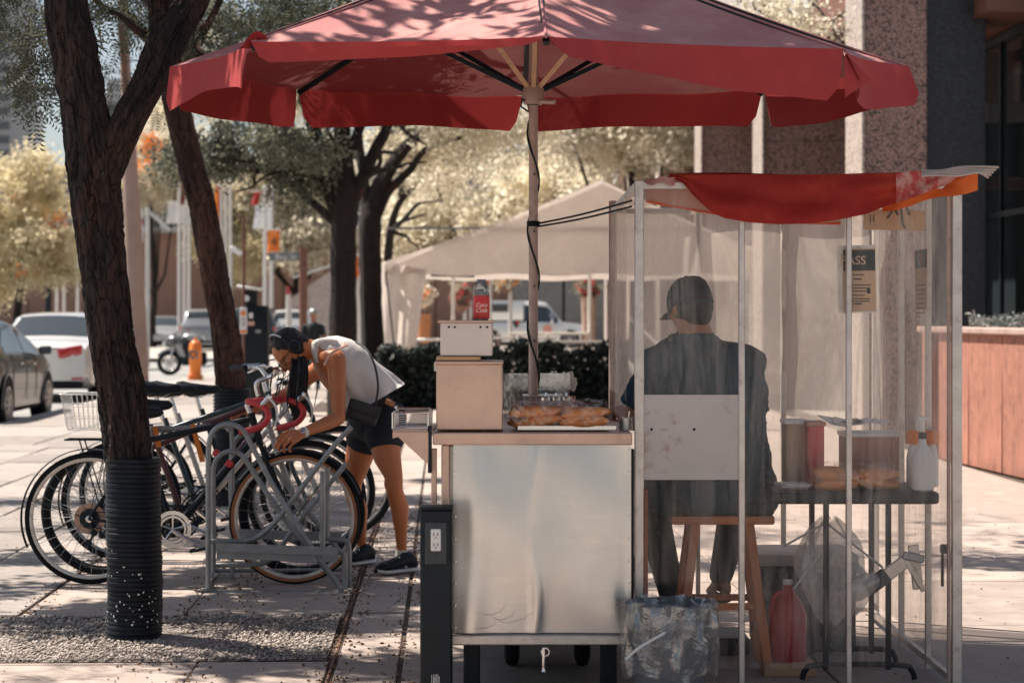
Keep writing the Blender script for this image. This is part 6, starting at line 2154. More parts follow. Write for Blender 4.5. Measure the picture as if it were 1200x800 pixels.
# shoes and socks
for heel, toe, a_ in ((P(486, 668, 11.5), P(442, 674, 11.34), an), (P(436, 660, 11.88), P(404, 664, 11.72), af)):
    heel.z = 0.003; toe.z = .003
    so = shoe('sneaker', heel, toe, (0, 0, 1), wo, 'navy', 'white_plastic')
    q = MB(); d = (toe - heel).normalized()
    for i in range(4):
        pz = heel + d * (.10 + .026 * i) + Vector((0, -.036 + .003 * i, .085 - .012 * i))
        q.tube([pz, pz + Vector((0, .07, .006))], .003, 6)
    c_ = q.build('laces', M['print_white'], so); c_.location = (0, 0, 0)
    lg = MB(); c0 = heel + d * .035 + Vector((0, -.0395, .045))
    lg.tube([c0 + d * .006 + Vector((0, 0, .014)), c0 + d * .03 + Vector((0, 0, -.012))], .003, 6)
    lg.tube([c0 + d * .034 + Vector((0, 0, .010)), c0 + d * .014 + Vector((0, 0, -.014))], .003, 6)
    c_ = lg.build('side_mark', M['print_white'], so); c_.location = (0, 0, 0)
    MB().tube([a_ + Vector((.0, 0, .01)), Vector((a_.x + .0, a_.y, .055))], [.036, .038], 16).build('sock', M['tank2'], wo)
# watch
dw = (wrn - eln).normalized()
wt = MB(); wc = wrn - dw * .025
A_, B__ = frame_from(dw)
wt.tube([wc - dw * .011, wc + dw * .011], [.0272, .0265], 18)
wto = wt.build('watch_strap', M['print_white'], wo)
q = MB(); q.lathe([(.016, 0), (.017, .003), (.0165, .008), (.013, .009)], wc + Vector((-.004, -.023, .010)), Vector((-.2, -.9, .35)).to_track_quat('Z', 'Y').to_matrix(), 20)
c_ = q.build('watch_case', M['chrome'], wto); c_.location = (0, 0, 0)
q = MB(); q.lathe([(.011, .0), (.011, .002)], wc + Vector((-.0058, -.0312, .0132)), Vector((-.2, -.9, .35)).to_track_quat('Z', 'Y').to_matrix(), 18)
c_ = q.build('watch_face', M['rack'], wto); c_.location = (0, 0, 0)
# the bag she carries
bgt = thing('shoulder_bag', 'small black shoulder bag with tan tag on the hip of the bent woman', 'bag', P(424, 486, 11.2))
MB().box(P(425, 484, 11.23), (.17, .07, .10), (0, R(18), 0), .018, 3).build('body', M['bag'], bgt)
MB().box(P(427, 478, 11.19), (.172, .012, .06), (0, R(18), 0), .005, 2).build('flap', M['bag'], bgt)
MB().tube(spline([P(440, 474, 11.24), P(443, 455, 11.235), P(441, 436, 11.225), P(436, 420, 11.24), P(428, 408, 11.30), P(416, 400, 11.40)], 6), .0058, 8).build('strap', M['bag'], bgt)
MB().box(P(457, 472, 11.22), (.05, .022, .028), (0, R(25), 0), .006, 2).build('leather_tag', M['brown'], bgt)
MB().box(P(464, 477, 11.22), (.015, .016, .018), (0, R(25), 0), .003, 2).build('clip', M['chrome'], bgt)

# ------------------------------------------------------------------ the vendor on his stool
M['shirt'] = mat('navy_shirt', (.016, .048, .070), .85, var=.25, vs=8, bs=13, bd=.016)
M['pants'] = mat('dark_trousers', (.012, .017, .022), .85, var=.2, bs=30, bd=.003)
M['cap'] = mat('dark_cap', (.014, .022, .030), .75, var=.2, bs=90, bd=.001)
mn = thing('person', 'man in navy shirt and dark cap seated on the stool, seen from behind', 'person', P(832, 600, 8.4))
YM = 8.40
mh = P(808, 359, 8.38)
mB = basis((-.50, .82, -.25), (-.08, .1, 1))
nk = P(815, 393, 8.36)
ml, mr_ = P(770, 424, 8.36), P(874, 424, 8.42)
hipm = P(832, 566, 8.40)
ell_, wll = P(742, 492, 8.42), P(727, 482, 8.62)
elr, wlr = P(886, 502, 8.46), P(872, 520, 8.70)
mb = MB()
head_shapes(mb, mh, mB, .98)
cone(mb, mh + Vector((.005, -.01, -.05)), .064, nk, .068, 16)
cone(mb, nk, .07, P(822, 430, 8.4), .10, 16)
cone(mb, P(822, 445, 8.4), .15, hipm, .16, 18)
for sh, el, wr in ((ml, ell_, wll), (mr_, elr, wlr)):
    cone(mb, P(822, 415, 8.38), .07, sh, .06, 14)
    cone(mb, sh, .06, el, .044, 14)
    cone(mb, el, .044, wr, .029, 14)
body = remesh(mb, 'man_body', .007, 3)
hA = hand_mesh('h', wll, Vector((-.05, .16, -.02)), (0, -.1, -1), 1, (30, 40, 35), 1.06)
hB2 = hand_mesh('h', wlr, Vector((-.10, .12, -.05)), (0, -.1, -1), -1, (30, 40, 35), 1.06)
o = link('body', join_meshes('body', [body, hA, hB2]), mn)
o.data.materials.append(M['skin_m'])
q = MB()
MT = lambda x, y, z: mh + mB @ Vector((x, y, z))
q.ell(MT(0, -.022, -.012), (.080, .084, .070), 18, 12, mB)
q.ell(MT(0, -.045, -.05), (.060, .05, .045), 14, 9, mB)
hme = remesh(q, 'hair', .006, 3); hme.materials.append(M['hair']); link('hair', hme, mn)
cp = MB()
cprof = [(.0, .105), (.030, .102), (.056, .090), (.075, .068), (.086, .038), (.0905, .008), (.0905, -.012), (.088, -.014)]
vs = []
cp.grid(lambda u, v: MT(math.cos(2 * PI * u) * np.interp(v * 7, range(8), [c[0] for c in cprof]) * .97, -.006 + math.sin(2 * PI * u) * np.interp(v * 7, range(8), [c[0] for c in cprof]) * 1.10, .010 + np.interp(v * 7, range(8), [c[1] for c in cprof]) - .012 * math.sin(2 * PI * u) * v), 40, 21, True)
cpo = cp.build('cap', M['cap'], mn, angle=180)
sm2 = MB()
for k in range(6):
    a = k * PI / 3
    sm2.tube([MT(math.cos(a) * r * .98, -.006 + math.sin(a) * r * 1.11, .0115 + z - .012 * math.sin(a) * (i / 7)) for i, (r, z) in enumerate(cprof[:7])], .0016, 5)
sm2.ell(MT(0, -.006, .117), .007)
c_ = sm2.build('cap_seam', M['cap'], cpo); c_.location = (0, 0, 0)
bmv = MB()
bmv.grid(lambda u, v: MT(-.078 + .156 * u, .07 + v * .085 * math.sin(PI * (.12 + .76 * u)) + .02 * math.sin(PI * u), .006 - .012 * v - .02 * (2 * u - 1) ** 2), 16, 6)
bmv.grid(lambda u, v: MT(-.078 + .156 * u, .07 + v * .085 * math.sin(PI * (.12 + .76 * u)) + .02 * math.sin(PI * u), .002 - .012 * v - .02 * (2 * u - 1) ** 2), 16, 6)
c_ = bmv.build('cap_brim', M['cap'], cpo); c_.location = (0, 0, 0)
c_ = MB().tube([MT(math.cos(a) * .086, -.006 + math.sin(a) * .1, -.004) for a in np.linspace(R(235), R(305), 8)], .006, 6).build('cap_strap', M['shirt'], cpo); c_.location = (0, 0, 0)


def ms(px, py, ha, b, Y=8.40, off=0):
    return (P(px, py, Y), Vector((ha * Y / F, 0, 0)), Vector((0, b, 0)))


st2 = MB()
S_ = [ms(814, 392, 27, .075, 8.36), ms(815, 399, 33, .085, 8.37), ms(817, 407, 52, .105, 8.38), ms(820, 416, 64, .125), ms(822, 430, 71, .145), ms(823, 455, 73, .165), ms(823, 490, 71, .175), ms(824, 520, 73, .185), ms(827, 550, 78, .195), ms(830, 575, 81, .20), ms(832, 592, 79, .195), ms(832, 598, 74, .18)]
dn = []
for i in range(len(S_) - 1):
    for j in range(3): dn.append(tuple(S_[i][q].lerp(S_[i + 1][q], j / 3) for q in range(3)))
dn.append(S_[-1])
loft(st2, dn, 56, rip=.018, ripk=5, ph=.3)
st2.f.append(tuple(range(56))[::-1]); st2.f.append(tuple(range(len(st2.v) - 56, len(st2.v))))
for sh, el in ((ml, ell_), (mr_, elr)):
    e2 = sh.lerp(el, .78)
    cone(st2, sh + Vector((0, 0, -.005)), .074, sh.lerp(el, .5), .069, 18)
    st2.tube([sh.lerp(el, .4), sh.lerp(el, .7), e2], [.070, .067, .070], 20)
    cone(st2, P(818, 418, 8.38), .085, sh, .073, 16)
shm = remesh(st2, 'shirt', .0085, 4)
shm.materials.append(M['shirt'])
sho = link('shirt', shm, mn)
# wrinkles: small displacement of the cloth
for v in shm.vertices:
    c = v.co
    w = .010 * (1 - abs(mnoise.noise(Vector((c.x * 6 + c.z * 5, c.y * 6, c.z * 11)))) * 2.4) + .005 * mnoise.noise(Vector((c.x * 9, c.y * 9, c.z * 16))) + .008 * math.sin(c.z * 60 + math.sin(c.x * 14) * 2.4) * math.exp(-((c.z - .80) / .10) ** 2) + .004 * math.sin(c.x * 42 + c.z * 25 + math.sin(c.z * 30))+ .004 * math.sin(c.x * 24 - c.z * 55)
    v.co = c + v.normal * w
col_ = MB()
col_.grid(lambda u, v: P(814, 389 + 13 * v, 8.36) + Vector((math.cos(2 * PI * u) * (.072 + .020 * v), math.sin(2 * PI * u) * (.072 + .02 * v), .008 * math.sin(2 * PI * u))), 32, 5, True)
c_ = col_.build('collar', M['shirt'], sho, angle=180); c_.location = (0, 0, 0)
pn = MB()
pn.ell(P(832, 586, 8.42), (.225, .18, .075), 18, 12)
kl, kr = P(764, 600, 8.72), P(862, 600, 8.82)
al, ar = P(790, 700, 8.66), P(845, 700, 8.74)
al.z = .21; ar.z = .32
for h_, k_, a_ in ((P(788, 588, 8.42), kl, al), (P(868, 588, 8.42), kr, ar)):
    cone(pn, h_, .085, k_, .075, 16); cone(pn, k_, .073, a_, .05, 14)
pme = remesh(pn, 'trousers', .009, 3); pme.materials.append(M['pants']); link('trousers', pme, mn)
for a_ in (al, ar):
    h_ = a_ + Vector((0, -.05, -.11)); t_ = a_ + Vector((0, .17, -.13))
    shoe('shoe', h_, t_, (0, 0, 1), mn, 'brown', 'navy', .05)
# a footrest crate carries his shoes
fc = thing('milk_crate', 'dark low crate on the floor under the feet of the seated man', 'crate', (al.x + .1, 8.8, 0))
MB().box((al.x + .1, 8.84, .035), (.42, .32, .07), bev=.006).build('body', M['navy'], fc)
for i in range(5): MB().box((al.x - .07 + i * .085, 8.677, .035), (.05, .006, .04), bev=.002).build('slot', M['plastic_black'], fc)

# ------------------------------------------------------------------ far person by the second row
def simple_person(label, px, Y, htop, lean, face, shirt, cap, skin='skin_m'):
    g_ = P(px, 0, Y); g_.z = 0
    t = thing('person', label, 'person', g_)
    hgt = H + (HOR - htop) / F * Y
    k = hgt / 1.72
    G = lambda x, y, z: Vector((g_.x + x * k, g_.y + y * k, z * k))
    mb = MB()
    B = basis(face, (0, 0, 1))
    head_shapes(mb, G(lean * 1.0, 0, 1.60), B, k)
    cone(mb, G(lean * .95, 0, 1.5), .05 * k, G(lean * .8, 0, 1.40), .055 * k, 10)
    cone(mb, G(lean * .7, 0, 1.3), .13 * k, G(0, 0, 1.0), .125 * k, 12)
    for s in (-1, 1):
        cone(mb, G(lean * .75, 0, 1.36), .06 * k, G(lean * .75 + s * .19, 0, 1.34), .05 * k, 10)
        cone(mb, G(lean * .75 + s * .19, 0, 1.34), .048 * k, G(s * .25, -.05, 1.08), .036 * k, 10)
        cone(mb, G(s * .25, -.05, 1.08), .036 * k, G(s * .20, -.22, .96), .025 * k, 10)
        for f_ in range(4): cone(mb, G(s * (.20 + .012 * (f_ - 1.5)), -.22, .96), .011 * k, G(s * (.20 + .018 * (f_ - 1.5)), -.32, .93), .007 * k, 6)
        cone(mb, G(s * .17, -.22, .96), .011 * k, G(s * .13, -.27, .94), .008 * k, 6)
        cone(mb, G(s * .09, 0, .95), .085 * k, G(s * .10, -.03, .50), .055 * k, 10)
        cone(mb, G(s * .10, -.03, .5), .053 * k, G(s * .10, .02, .09), .034 * k, 10)
    me = remesh(mb, 'body', .012, 2); me.materials.append(M[skin]); link('body', me, t)
    mb = MB()
    cone(mb, G(lean * .72, 0, 1.31), .145 * k, G(0, 0, .98), .14 * k, 12)
    for s in (-1, 1):
        cone(mb, G(lean * .75, 0, 1.35), .075 * k, G(lean * .75 + s * .19, 0, 1.335), .062 * k, 10)
        cone(mb, G(lean * .75 + s * .19, 0, 1.34), .060 * k, G(s * .23, -.02, 1.16), .055 * k, 10)
    me = remesh(mb, 'shirt', .016, 2); me.materials.append(M[shirt]); link('shirt', me, t)
    mb = MB()
    mb.ell(G(0, 0, .95), (.155 * k, .12 * k, .10 * k))
    for s in (-1, 1):
        cone(mb, G(s * .09, 0, .93), .098 * k, G(s * .10, -.03, .50), .075 * k, 10)
        cone(mb, G(s * .10, -.03, .5), .072 * k, G(s * .10, .02, .12), .055 * k, 10)
    me = remesh(mb, 'trousers', .016, 2); me.materials.append(M['pants']); link('trousers', me, t)
    for s in (-1, 1):
        shoe('shoe', G(s * .10, .06, 0), G(s * .11, -.18, 0), (0, 0, 1), t, 'navy', 'white_plastic', .045)
    q = MB(); q.ell(G(lean, .005, 1.655), (.088 * k, .105 * k, .075 * k), 14, 9, B)
    q.build('hat', M[cap], t)
    return t


simple_person('distant person in dark shirt and grey cap standing beyond the meter', 367, 40, 362, 0.0, (.3, -1, -.4), 'pants', 'rack')
# ================================================================== cars
def curve(keys):
    xs = [k[0] for k in keys]; ys = [k[1] for k in keys]
    def f(x):
        return sum(float(np.interp(x + d, xs, ys)) for d in (-.10, -.05, 0, .05, .10)) / 5
    return f


M['tail_red'] = mat('tail_lamp_red', (.45, .01, .012), .15, var=.2, coat=1)
M['lamp_clear'] = mat('lamp_clear', (.7, .7, .7), .1, var=.1, coat=1)
M['plate'] = mat('number_plate', (.75, .77, .78), .5)


def paint(name, col, rough=.28):
    return mat(name, col, rough, .35, var=.03, coat=1.0, spec=.6)


def car(label, name, cat, loc, heading, col, L=4.6, Wd=1.82, Ht=1.45, kind='sedan', group=None):
    """local x forward, origin on the ground at the centre"""
    t = thing(name, label, cat, (0, 0, 0), group)
    hL = L / 2
    if kind == 'sedan':
        belt = curve([(-hL, .88), (-hL + .1, .98), (-hL + .9, 1.0), (0, .97), (hL - 1.2, .93), (hL - .35, .78), (hL, .62)])
        roof = curve([(-hL, .90), (-hL + .12, 1.04), (-hL + .62, 1.08), (-hL + 1.45, Ht - .04), (-.25, Ht), (.35, Ht - .05), (1.15, 1.0), (hL - .5, .84), (hL, .64)])
        cab0, cab1 = -hL + .62, 1.15
    else:
        belt = curve([(-hL, .95), (-hL + .1, 1.05), (0, 1.06), (hL - 1.2, 1.05), (hL - .3, .95), (hL, .75)])
        roof = curve([(-hL, 1.0), (-hL + .12, 1.25), (-hL + .40, Ht - .10), (-hL + .75, Ht), (.3, Ht), (.75, Ht - .06), (1.35, 1.12), (hL - .4, 1.02), (hL, .78)])
        cab0, cab1 = -hL + .12, 1.35
    hw = curve([(-hL, Wd / 2 * .84), (-hL + .25, Wd / 2 * .96), (-hL + 1, Wd / 2), (hL - 1, Wd / 2), (hL - .3, Wd / 2 * .93), (hL, Wd / 2 * .76)])
    zb = curve([(-hL, .36), (-hL + .4, .22), (hL - .4, .20), (hL, .34)])
    def hr(x):
        r, b = roof(x), belt(x)
        return hw(x) * (1 - .26 * min(1, max(0, (r - b) / .45)))
    def section(x):
        w, w2, b, r, z0 = hw(x), hr(x), belt(x), roof(x), zb(x)
        r = max(r, b + .005)
        return [(w * .86, z0), (w * .975, z0 + .06), (w, (z0 + b) * .5), (w * .995, b - .14), (w * .965, b), (w2 * 1.0, r - .05 * min(1, (r - b) * 3)), (w2 * .86, r), (w2 * .45, r + .02), (0, r + .028)]
    st = np.linspace(-hL, hL, 64)
    mb = MB(); vs = []
    for x in st:
        s = section(x)
        vs += [(x, y, z) for y, z in s] + [(x, -y, z) for y, z in s[-2::-1]]
    n = 17; fs = []
    for i in range(len(st) - 1):
        for j in range(n - 1): fs.append((i * n + j, (i + 1) * n + j, (i + 1) * n + j + 1, i * n + j + 1))
        fs.append((i * n + n - 1, (i + 1) * n + n - 1, (i + 1) * n, i * n))
    fs.append(tuple(range(n))); fs.append(tuple(range((len(st) - 1) * n, len(st) * n))[::-1])
    mb.add(vs, fs)
    mb.build('body', col, t, angle=50)
    # side glass
    for s in (-1, 1):
        spans = ((cab0 + .30, -.12), (-.06, cab1 - .16)) if kind == 'sedan' else ((cab0 + .35, -.75), (-.68, .12), (.18, cab1 - .16))
        for x0, x1 in spans:
            def g(u, v, x0=x0, x1=x1, s=s):
                x = x0 + (x1 - x0) * u
                b, r = belt(x), max(roof(x), belt(x) + .005)
                tt = .07 + .80 * v
                w, w2 = hw(x) * .965, hr(x)
                z = b + (r - .05 * min(1, (r - b) * 3) - b) * tt
                return (x, s * (w + (w2 - w) * tt + .006), z)
            MB().grid(g, 12, 6).build('side_window', M['glass_dark'], t)
    # front and rear screens follow the rising roof line
    for nm, x0, x1 in (('rear_window', cab0 + .10, cab0 + .78 if kind == 'sedan' else cab0 + .36), ('windscreen', .42 if kind == 'sedan' else .80, cab1 - .08)):
        MB().grid(lambda u, v: (x0 + (x1 - x0) * v, (u - .5) * 2 * hr(x0 + (x1 - x0) * v) * .86, roof(x0 + (x1 - x0) * v) + .034 - .03 * (2 * u - 1) ** 2 - .002), 10, 8).build(nm, M['glass_dark'], t)
    # wheels
    rw = .33 if kind == 'sedan' else .37
    for x in (-hL + .95, hL - .90):
        for s in (-1, 1):
            y = s * (Wd / 2 - .10)
            w_ = MB().lathe([(rw - .10, -.11), (rw - .02, -.112), (rw, -.08), (rw, .08), (rw - .02, .112), (rw - .10, .11)], (x, y, rw), (PI / 2, 0, 0), 32).build('wheel', M['rubber'], t)
            rm = MB()
            yy_ = y + s * .114
            for q in range(10):
                a = q * PI / 5
                rm.tube([(x + math.cos(a) * .04, yy_, rw + math.sin(a) * .04), (x + math.cos(a) * (rw - .10), yy_ - s * .01, rw + math.sin(a) * (rw - .10))], [.02, .014], 5)
            rm.ring((x, yy_ - s * .005, rw), rw - .10, .014, 'y', 28, 6)
            rm.lathe([(.05, -.01), (.05, .01)], (x, yy_, rw), (PI / 2, 0, 0), 16)
            c = rm.build('rim', M['alu'], w_); c.location = (0, 0, 0)
            ac = MB()
            ac.lathe([(rw + .055, 0), (rw - .12, .004)], (x, s * (hw(x) - .004) * 1.0 + s * .008, rw + .015), (-s * PI / 2, 0, 0), 30, cap=False)
            ac.build('wheel_arch', M['rubber'], t)
            ac = MB().ring((x, s * (hw(x) + .004), rw + .015), rw + .06, .016, 'y', 22, 6, R(-8), R(188))
            ac.build('arch_lip', col, t)
    # door seams, sill, handles, mirrors
    for s in (-1, 1):
        sm = MB()
        for x in ((-.09, cab1 - .55, -hL + 1.35) if kind == 'sedan' else (-.72, .15, 1.1)):
            sm.tube([(x, s * (hw(x) * 1.001), .36), (x, s * (hw(x) * .999 + .003), .75), (x, s * (hw(x) * .968 + .004), belt(x))], .004, 5)
        sm.build('door_seam', M['rubber'], t)
        for x in (-.45, .45):
            MB().box((x, s * (hw(x) * .99 + .012), belt(x) - .12), (.16, .02, .022), bev=.006).build('door_handle', M['chrome'], t)
        MB().box((0, s * (hw(0) * .93), .235), (L - 2.4, .06, .05), bev=.01).build('sill', M['rubber'], t)
        mx = cab1 - .42
        m1 = MB().box((mx, s * (hw(mx) + .10), belt(mx) + .08), (.10, .17, .12), (0, 0, s * .15), .03, 3).build('mirror', M['navy'] if kind == 'sedan' else col, t)
        c = MB().box((mx - .052, s * (hw(mx) + .105), belt(mx) + .08), (.006, .13, .085), (0, 0, s * .15)).build('mirror_glass', M['chrome'], m1); c.location = (0, 0, 0)
    # lamps, plates, bumpers
    for s in (-1, 1):
        zt = .86 if kind == 'sedan' else 1.02
        def tl_f(u, v, s=s):
            a = u
            x = -hL - .012 + .40 * a ** 2
            yw = hw(x + .001) * (.55 + .45 * min(1, a * 1.5)) + .012
            return (x + .0 + .01 * v, s * yw, zt - .085 + .05 * a + v * (.075 + .10 * a))
        if kind == 'sedan':
            MB().box((-hL + .020, s * Wd * .285, .885), (.13, .44, .18), (R(s * 10), 0, -s * .22), .03, 2).build('tail_light', M['tail_red'], t)
            MB().box((-hL - .005, s * Wd * .27, .80), (.06, .22, .035), (R(s * 8), 0, s * .12), .01).build('reverse_light', M['lamp_clear'], t)
        else:
            MB().grid(tl_f, 12, 5).build('tail_light', M['tail_red'], t)
        MB().box((-hL - .012, s * Wd * .35, .42), (.02, .20, .035), bev=.006).build('reflector', M['tail_red'], t)
        MB().box((hL - .16, s * Wd * .36, .70), (.22, .30, .11), (0, 0, -s * .35), .03, 2).build('headlight', M['lamp_clear'], t)
    MB().box((-hL - .012, 0, .62), (.015, .32, .16), bev=.004).build('number_plate', M['plate'], t)
    MB().box((-hL + .03, 0, .32), (.14, Wd * .8, .12), bev=.03).build('bumper', M['rubber'], t)
    MB().box((hL - .05, 0, .36), (.12, Wd * .7, .16), bev=.03).build('bumper', M['rubber'], t)
    ex = MB()
    ex.box((-hL - .005, 0, belt(-hL + .1) - .01), (.012, Wd * .72, .012))
    ex.build('boot_seam', M['rubber'], t)
    t.location = loc
    t.rotation_euler = (0, 0, heading)
    return t


RZ = -.13
HEAD = PI / 2 + SROT
white = paint('white_car_paint', (.70, .70, .68))
black = mat('black_car_paint', (.008, .012, .016), .3, 0, var=.03, coat=.45, spec=.35)
silver = paint('silver_car_paint', (.33, .34, .35))
car('dark parked sedan with black door mirror at the left edge of the photo', 'parked_car', 'car', (-6.62 - .91 - .12, 29.7, RZ), HEAD, black, L=4.7)
car('white sedan with red tail lights parked ahead of the dark sedan', 'parked_car', 'car', (-8.28, 39.4, RZ), HEAD, white, L=4.7, Wd=1.86, Ht=1.56)
car('silver hatchback with white roof behind the motorcycle', 'parked_suv', 'car', (-12.3, 86, RZ), HEAD, silver, L=4.4, Wd=1.84, Ht=1.75, kind='suv', group='far cars')
car('small pale grey car between the utility pole and the silver hatchback', 'parked_car', 'car', (-15.6, 96, RZ), HEAD + PI, silver, L=4.3, Wd=1.8, Ht=1.5, group='far cars')
car('dark far car showing just right of the utility pole', 'parked_car', 'car', (-19.2, 108, RZ), HEAD, black, L=4.4, group='far cars')
car('dark suv with white roof beyond the parking meter, left one', 'parked_suv', 'car', (-9.4, 78, RZ), HEAD, black, L=4.6, Wd=1.9, Ht=1.8, kind='suv', group='far cars')
car('white suv with black rear window right of the parking meter', 'parked_suv', 'car', (-8.35, 82, RZ), HEAD, white, L=4.6, Wd=1.86, Ht=1.72, kind='suv', group='far cars')
vn = car('white utility vehicle with logo on its door seen under the tent', 'utility_truck', 'truck', (.75, 92, -.005), PI * .0 + .02, white, L=5.2, Wd=1.95, Ht=2.0, kind='suv')
bx_ = MB().box((-1.42, 0, 1.60), (2.3, 1.84, .86), bev=.04, seg=2).build('cap_box', white, vn)
MB().box((-1.45, -.935, 1.72), (1.3, .012, .34), bev=.004).build('side_window', M['glass_dark'], vn)
lg_ = MB()
for dx, dz, m_ in ((-.52, 1.22, 'tail_red'), (-.66, 1.22, 'navy'), (-.59, 1.08, 'navy')):
    MB().lathe([(.085, 0), (.085, .006)], (dx, -.985, dz - .12), (PI / 2, 0, 0), 16).build('logo_mark', M[m_], vn)
MB().lathe([(.20, 0), (.20, .006)], (.75, -.985, .82), (PI / 2, 0, 0), 20).build('door_emblem', mat('emblem', (.62, .30, .22), .6), vn)

# ------------------------------------------------------------------ motorcycle
mc = thing('motorcycle', 'sport motorcycle with silver fairing parked on the road behind the orange hydrant', 'motorcycle', (0, 0, 0))
def mwheel(x):
    w = MB().ring((x, 0, .31), .255, .058, 'y', 36, 10).build('wheel', M['rubber'], mc)
    r = MB().ring((x, 0, .31), .20, .016, 'y', 32, 6)
    for q in range(6):
        a = q * PI / 3
        r.tube([(x, 0, .31), (x + math.cos(a) * .2, 0, .31 + math.sin(a) * .2)], [.022, .012], 6)
    r.build('rim', M['chrome'], w)
    MB().lathe([(.07, .05), (.135, .05), (.135, .056), (.07, .056)], (x, 0, .31), (PI / 2, 0, 0), 24, cap=False).build('brake_disc', M['chrome'], w)
mwheel(-.70); mwheel(.72)
fa = MB()
loft(fa, [(Vector((-.84, 0, .80)), Vector((0, .03, 0)), Vector((0, 0, .04))), (Vector((-.74, 0, .84)), Vector((0, .15, 0)), Vector((.0, 0, .14))), (Vector((-.55, 0, .86)), Vector((0, .22, 0)), Vector((0, 0, .19))), (Vector((-.35, 0, .80)), Vector((0, .24, 0)), Vector((0, 0, .16)))], 20)
fa.build('front_fairing', mat('grey_fairing', (.10, .10, .105), .3, .2, coat=1.0), mc)
MB().prism([(-.60, .86), (-.15, .84), (.05, .55), (-.05, .26), (-.35, .24), (-.52, .50)], -.22, .22).build('side_fairing', M['navy'], mc)
MB().prism([(-.58, .80), (-.40, .78), (-.28, .46), (-.44, .50)], -.235, .235).build('fairing_panel', silver, mc)
MB().ell((-.12, 0, .93), (.27, .14, .13), 18, 12, (0, .12, 0)).build('fuel_tank', silver, mc)
ww = MB(); loft(ww, [(Vector((.08, 0, .86)), Vector((0, .10, 0)), Vector((0, 0, .05))), (Vector((.35, 0, .86)), Vector((0, .14, 0)), Vector((0, 0, .05))), (Vector((.60, 0, .95)), Vector((0, .10, 0)), Vector((0, 0, .05))), (Vector((.92, 0, 1.02)), Vector((0, .04, 0)), Vector((0, 0, .03)))], 16); ww.build('seat', M['plastic_black'], mc)
ww = MB(); loft(ww, [(Vector((.45, 0, .80)), Vector((0, .12, 0)), Vector((0, 0, .08))), (Vector((.75, 0, .88)), Vector((0, .10, 0)), Vector((0, 0, .07))), (Vector((.98, 0, .97)), Vector((0, .03, 0)), Vector((0, 0, .03)))], 16); ww.build('tail_fairing', M['navy'], mc)
MB().box((.02, 0, .42), (.46, .30, .34), bev=.06, seg=2).build('engine', M['rubber'], mc)
MB().tube(spline([(-.15, -.2, .28), (.25, -.22, .22), (.55, -.22, .34), (.85, -.22, .46)], 4), [.03] * 7 + [.055] * 6, 12).build('exhaust', M['chrome'], mc)
for s in (-1, 1):
    MB().tube([(-.48, s * .10, .92), (-.62, s * .11, .62), (-.70, s * .11, .31)], .026, 10).build('fork', M['chrome'], mc)
    MB().tube([(-.44, s * .08, .94), (-.36, s * .32, .94)], .016, 8).build('handlebar', M['plastic_black'], mc)
    MB().tube([(-.58, s * .14, .98), (-.62, s * .30, 1.06)], .008, 6).build('mirror_arm', M['navy'], mc)
    MB().ell((-.62, s * .33, 1.08), (.03, .06, .035), 12, 8).build('mirror', M['chrome'], mc)
    MB().tube([(.12, s * .08, .42), (.70, s * .10, .31)], .03, 8).build('swing_arm', M['alu'], mc)
MB().grid(lambda u, v: (-.72 + .24 * v, (u - .5) * .26 * (1 - .3 * v), .94 + .20 * v - .05 * (2 * u - 1) ** 2), 10, 6).build('windshield', M['glass_dark'], mc)
MB().ring((-.70, 0, .31), .34, .03, 'y', 12, 8, R(20), R(150)).build('front_mudguard', silver, mc)
MB().ell((-.83, -.06, .80), (.04, .05, .05)).build('headlight', M['lamp_clear'], mc)
mc.location = (P(231, 0, 54.5).x, 54.5, RZ)
mc.rotation_euler = (0, R(0), .12)

# ------------------------------------------------------------------ hydrant, meter, poles
hx = P(229, 0, 46)
hy = thing('fire_hydrant', 'orange fire hydrant with a grey ringed outlet standing at the kerb', 'hydrant', (hx.x, 46, 0))
MB().lathe([(.165, 0), (.165, .04), (.13, .05), (.125, .07), (.135, .62), (.142, .63), (.142, .66), (.135, .67), (.128, .77), (.09, .83), (.035, .85), (.03, .91), (.02, .92)], (hx.x, 46, .0), n=24).build('barrel', M['orange'], hy)
MB().lathe([(.14, 0), (.175, .0), (.175, .05), (.14, .05)], (hx.x, 46, .055), n=8).build('flange', M['orange'], hy)
q = MB().lathe([(.10, 0), (.10, .03), (.075, .03), (.075, .0)], (hx.x - .02, 45.87, .55), (PI / 2, 0, 0), 24)
q.build('outlet_ring', M['rack'], hy)
MB().lathe([(.05, .0), (.05, .05), (.02, .06), (.02, .07)], (hx.x - .02, 45.87, .55), (PI / 2, 0, 0), 20).build('outlet_cap', M['orange'], hy)

py_ = P(294, 0, 30)
pmt = thing('parking_meter', 'black street parking pay machine with a solar panel on top', 'parking meter', (py_.x, 30, 0))
ptop = H + (HOR - 358) / F * 30
MB().box((py_.x + .07, 30, ptop / 2), (.36, .30, ptop), bev=.03, seg=2).build('cabinet', M['navy'], pmt)
MB().box((py_.x + .0, 30, ptop + .11), (.18, .18, .24), bev=.01).build('neck', M['navy'], pmt)
MB().box((py_.x - .0, 30, ptop + .245), (.36, .34, .04), (0, R(8), 0), .008).build('solar_panel', M['plate'], pmt)
for dx, dz, sx_, sz_, mm in ((.02, -.14, .06, .08, 'plate'), (.02, -.25, .10, .06, 'pink'), (.12, -.36, .08, .05, 'rack')):
    MB().box((py_.x + dx, 29.845, ptop + dz), (sx_, .008, sz_), bev=.002).build('keypad' if mm == 'plate' else 'label', M[mm], pmt)
q = MB().lathe([(.045, 0), (.045, .01)], (py_.x - .05, 29.9, ptop + .10), (PI / 2, 0, 0), 16); q.build('round_badge', M['plate'], pmt)
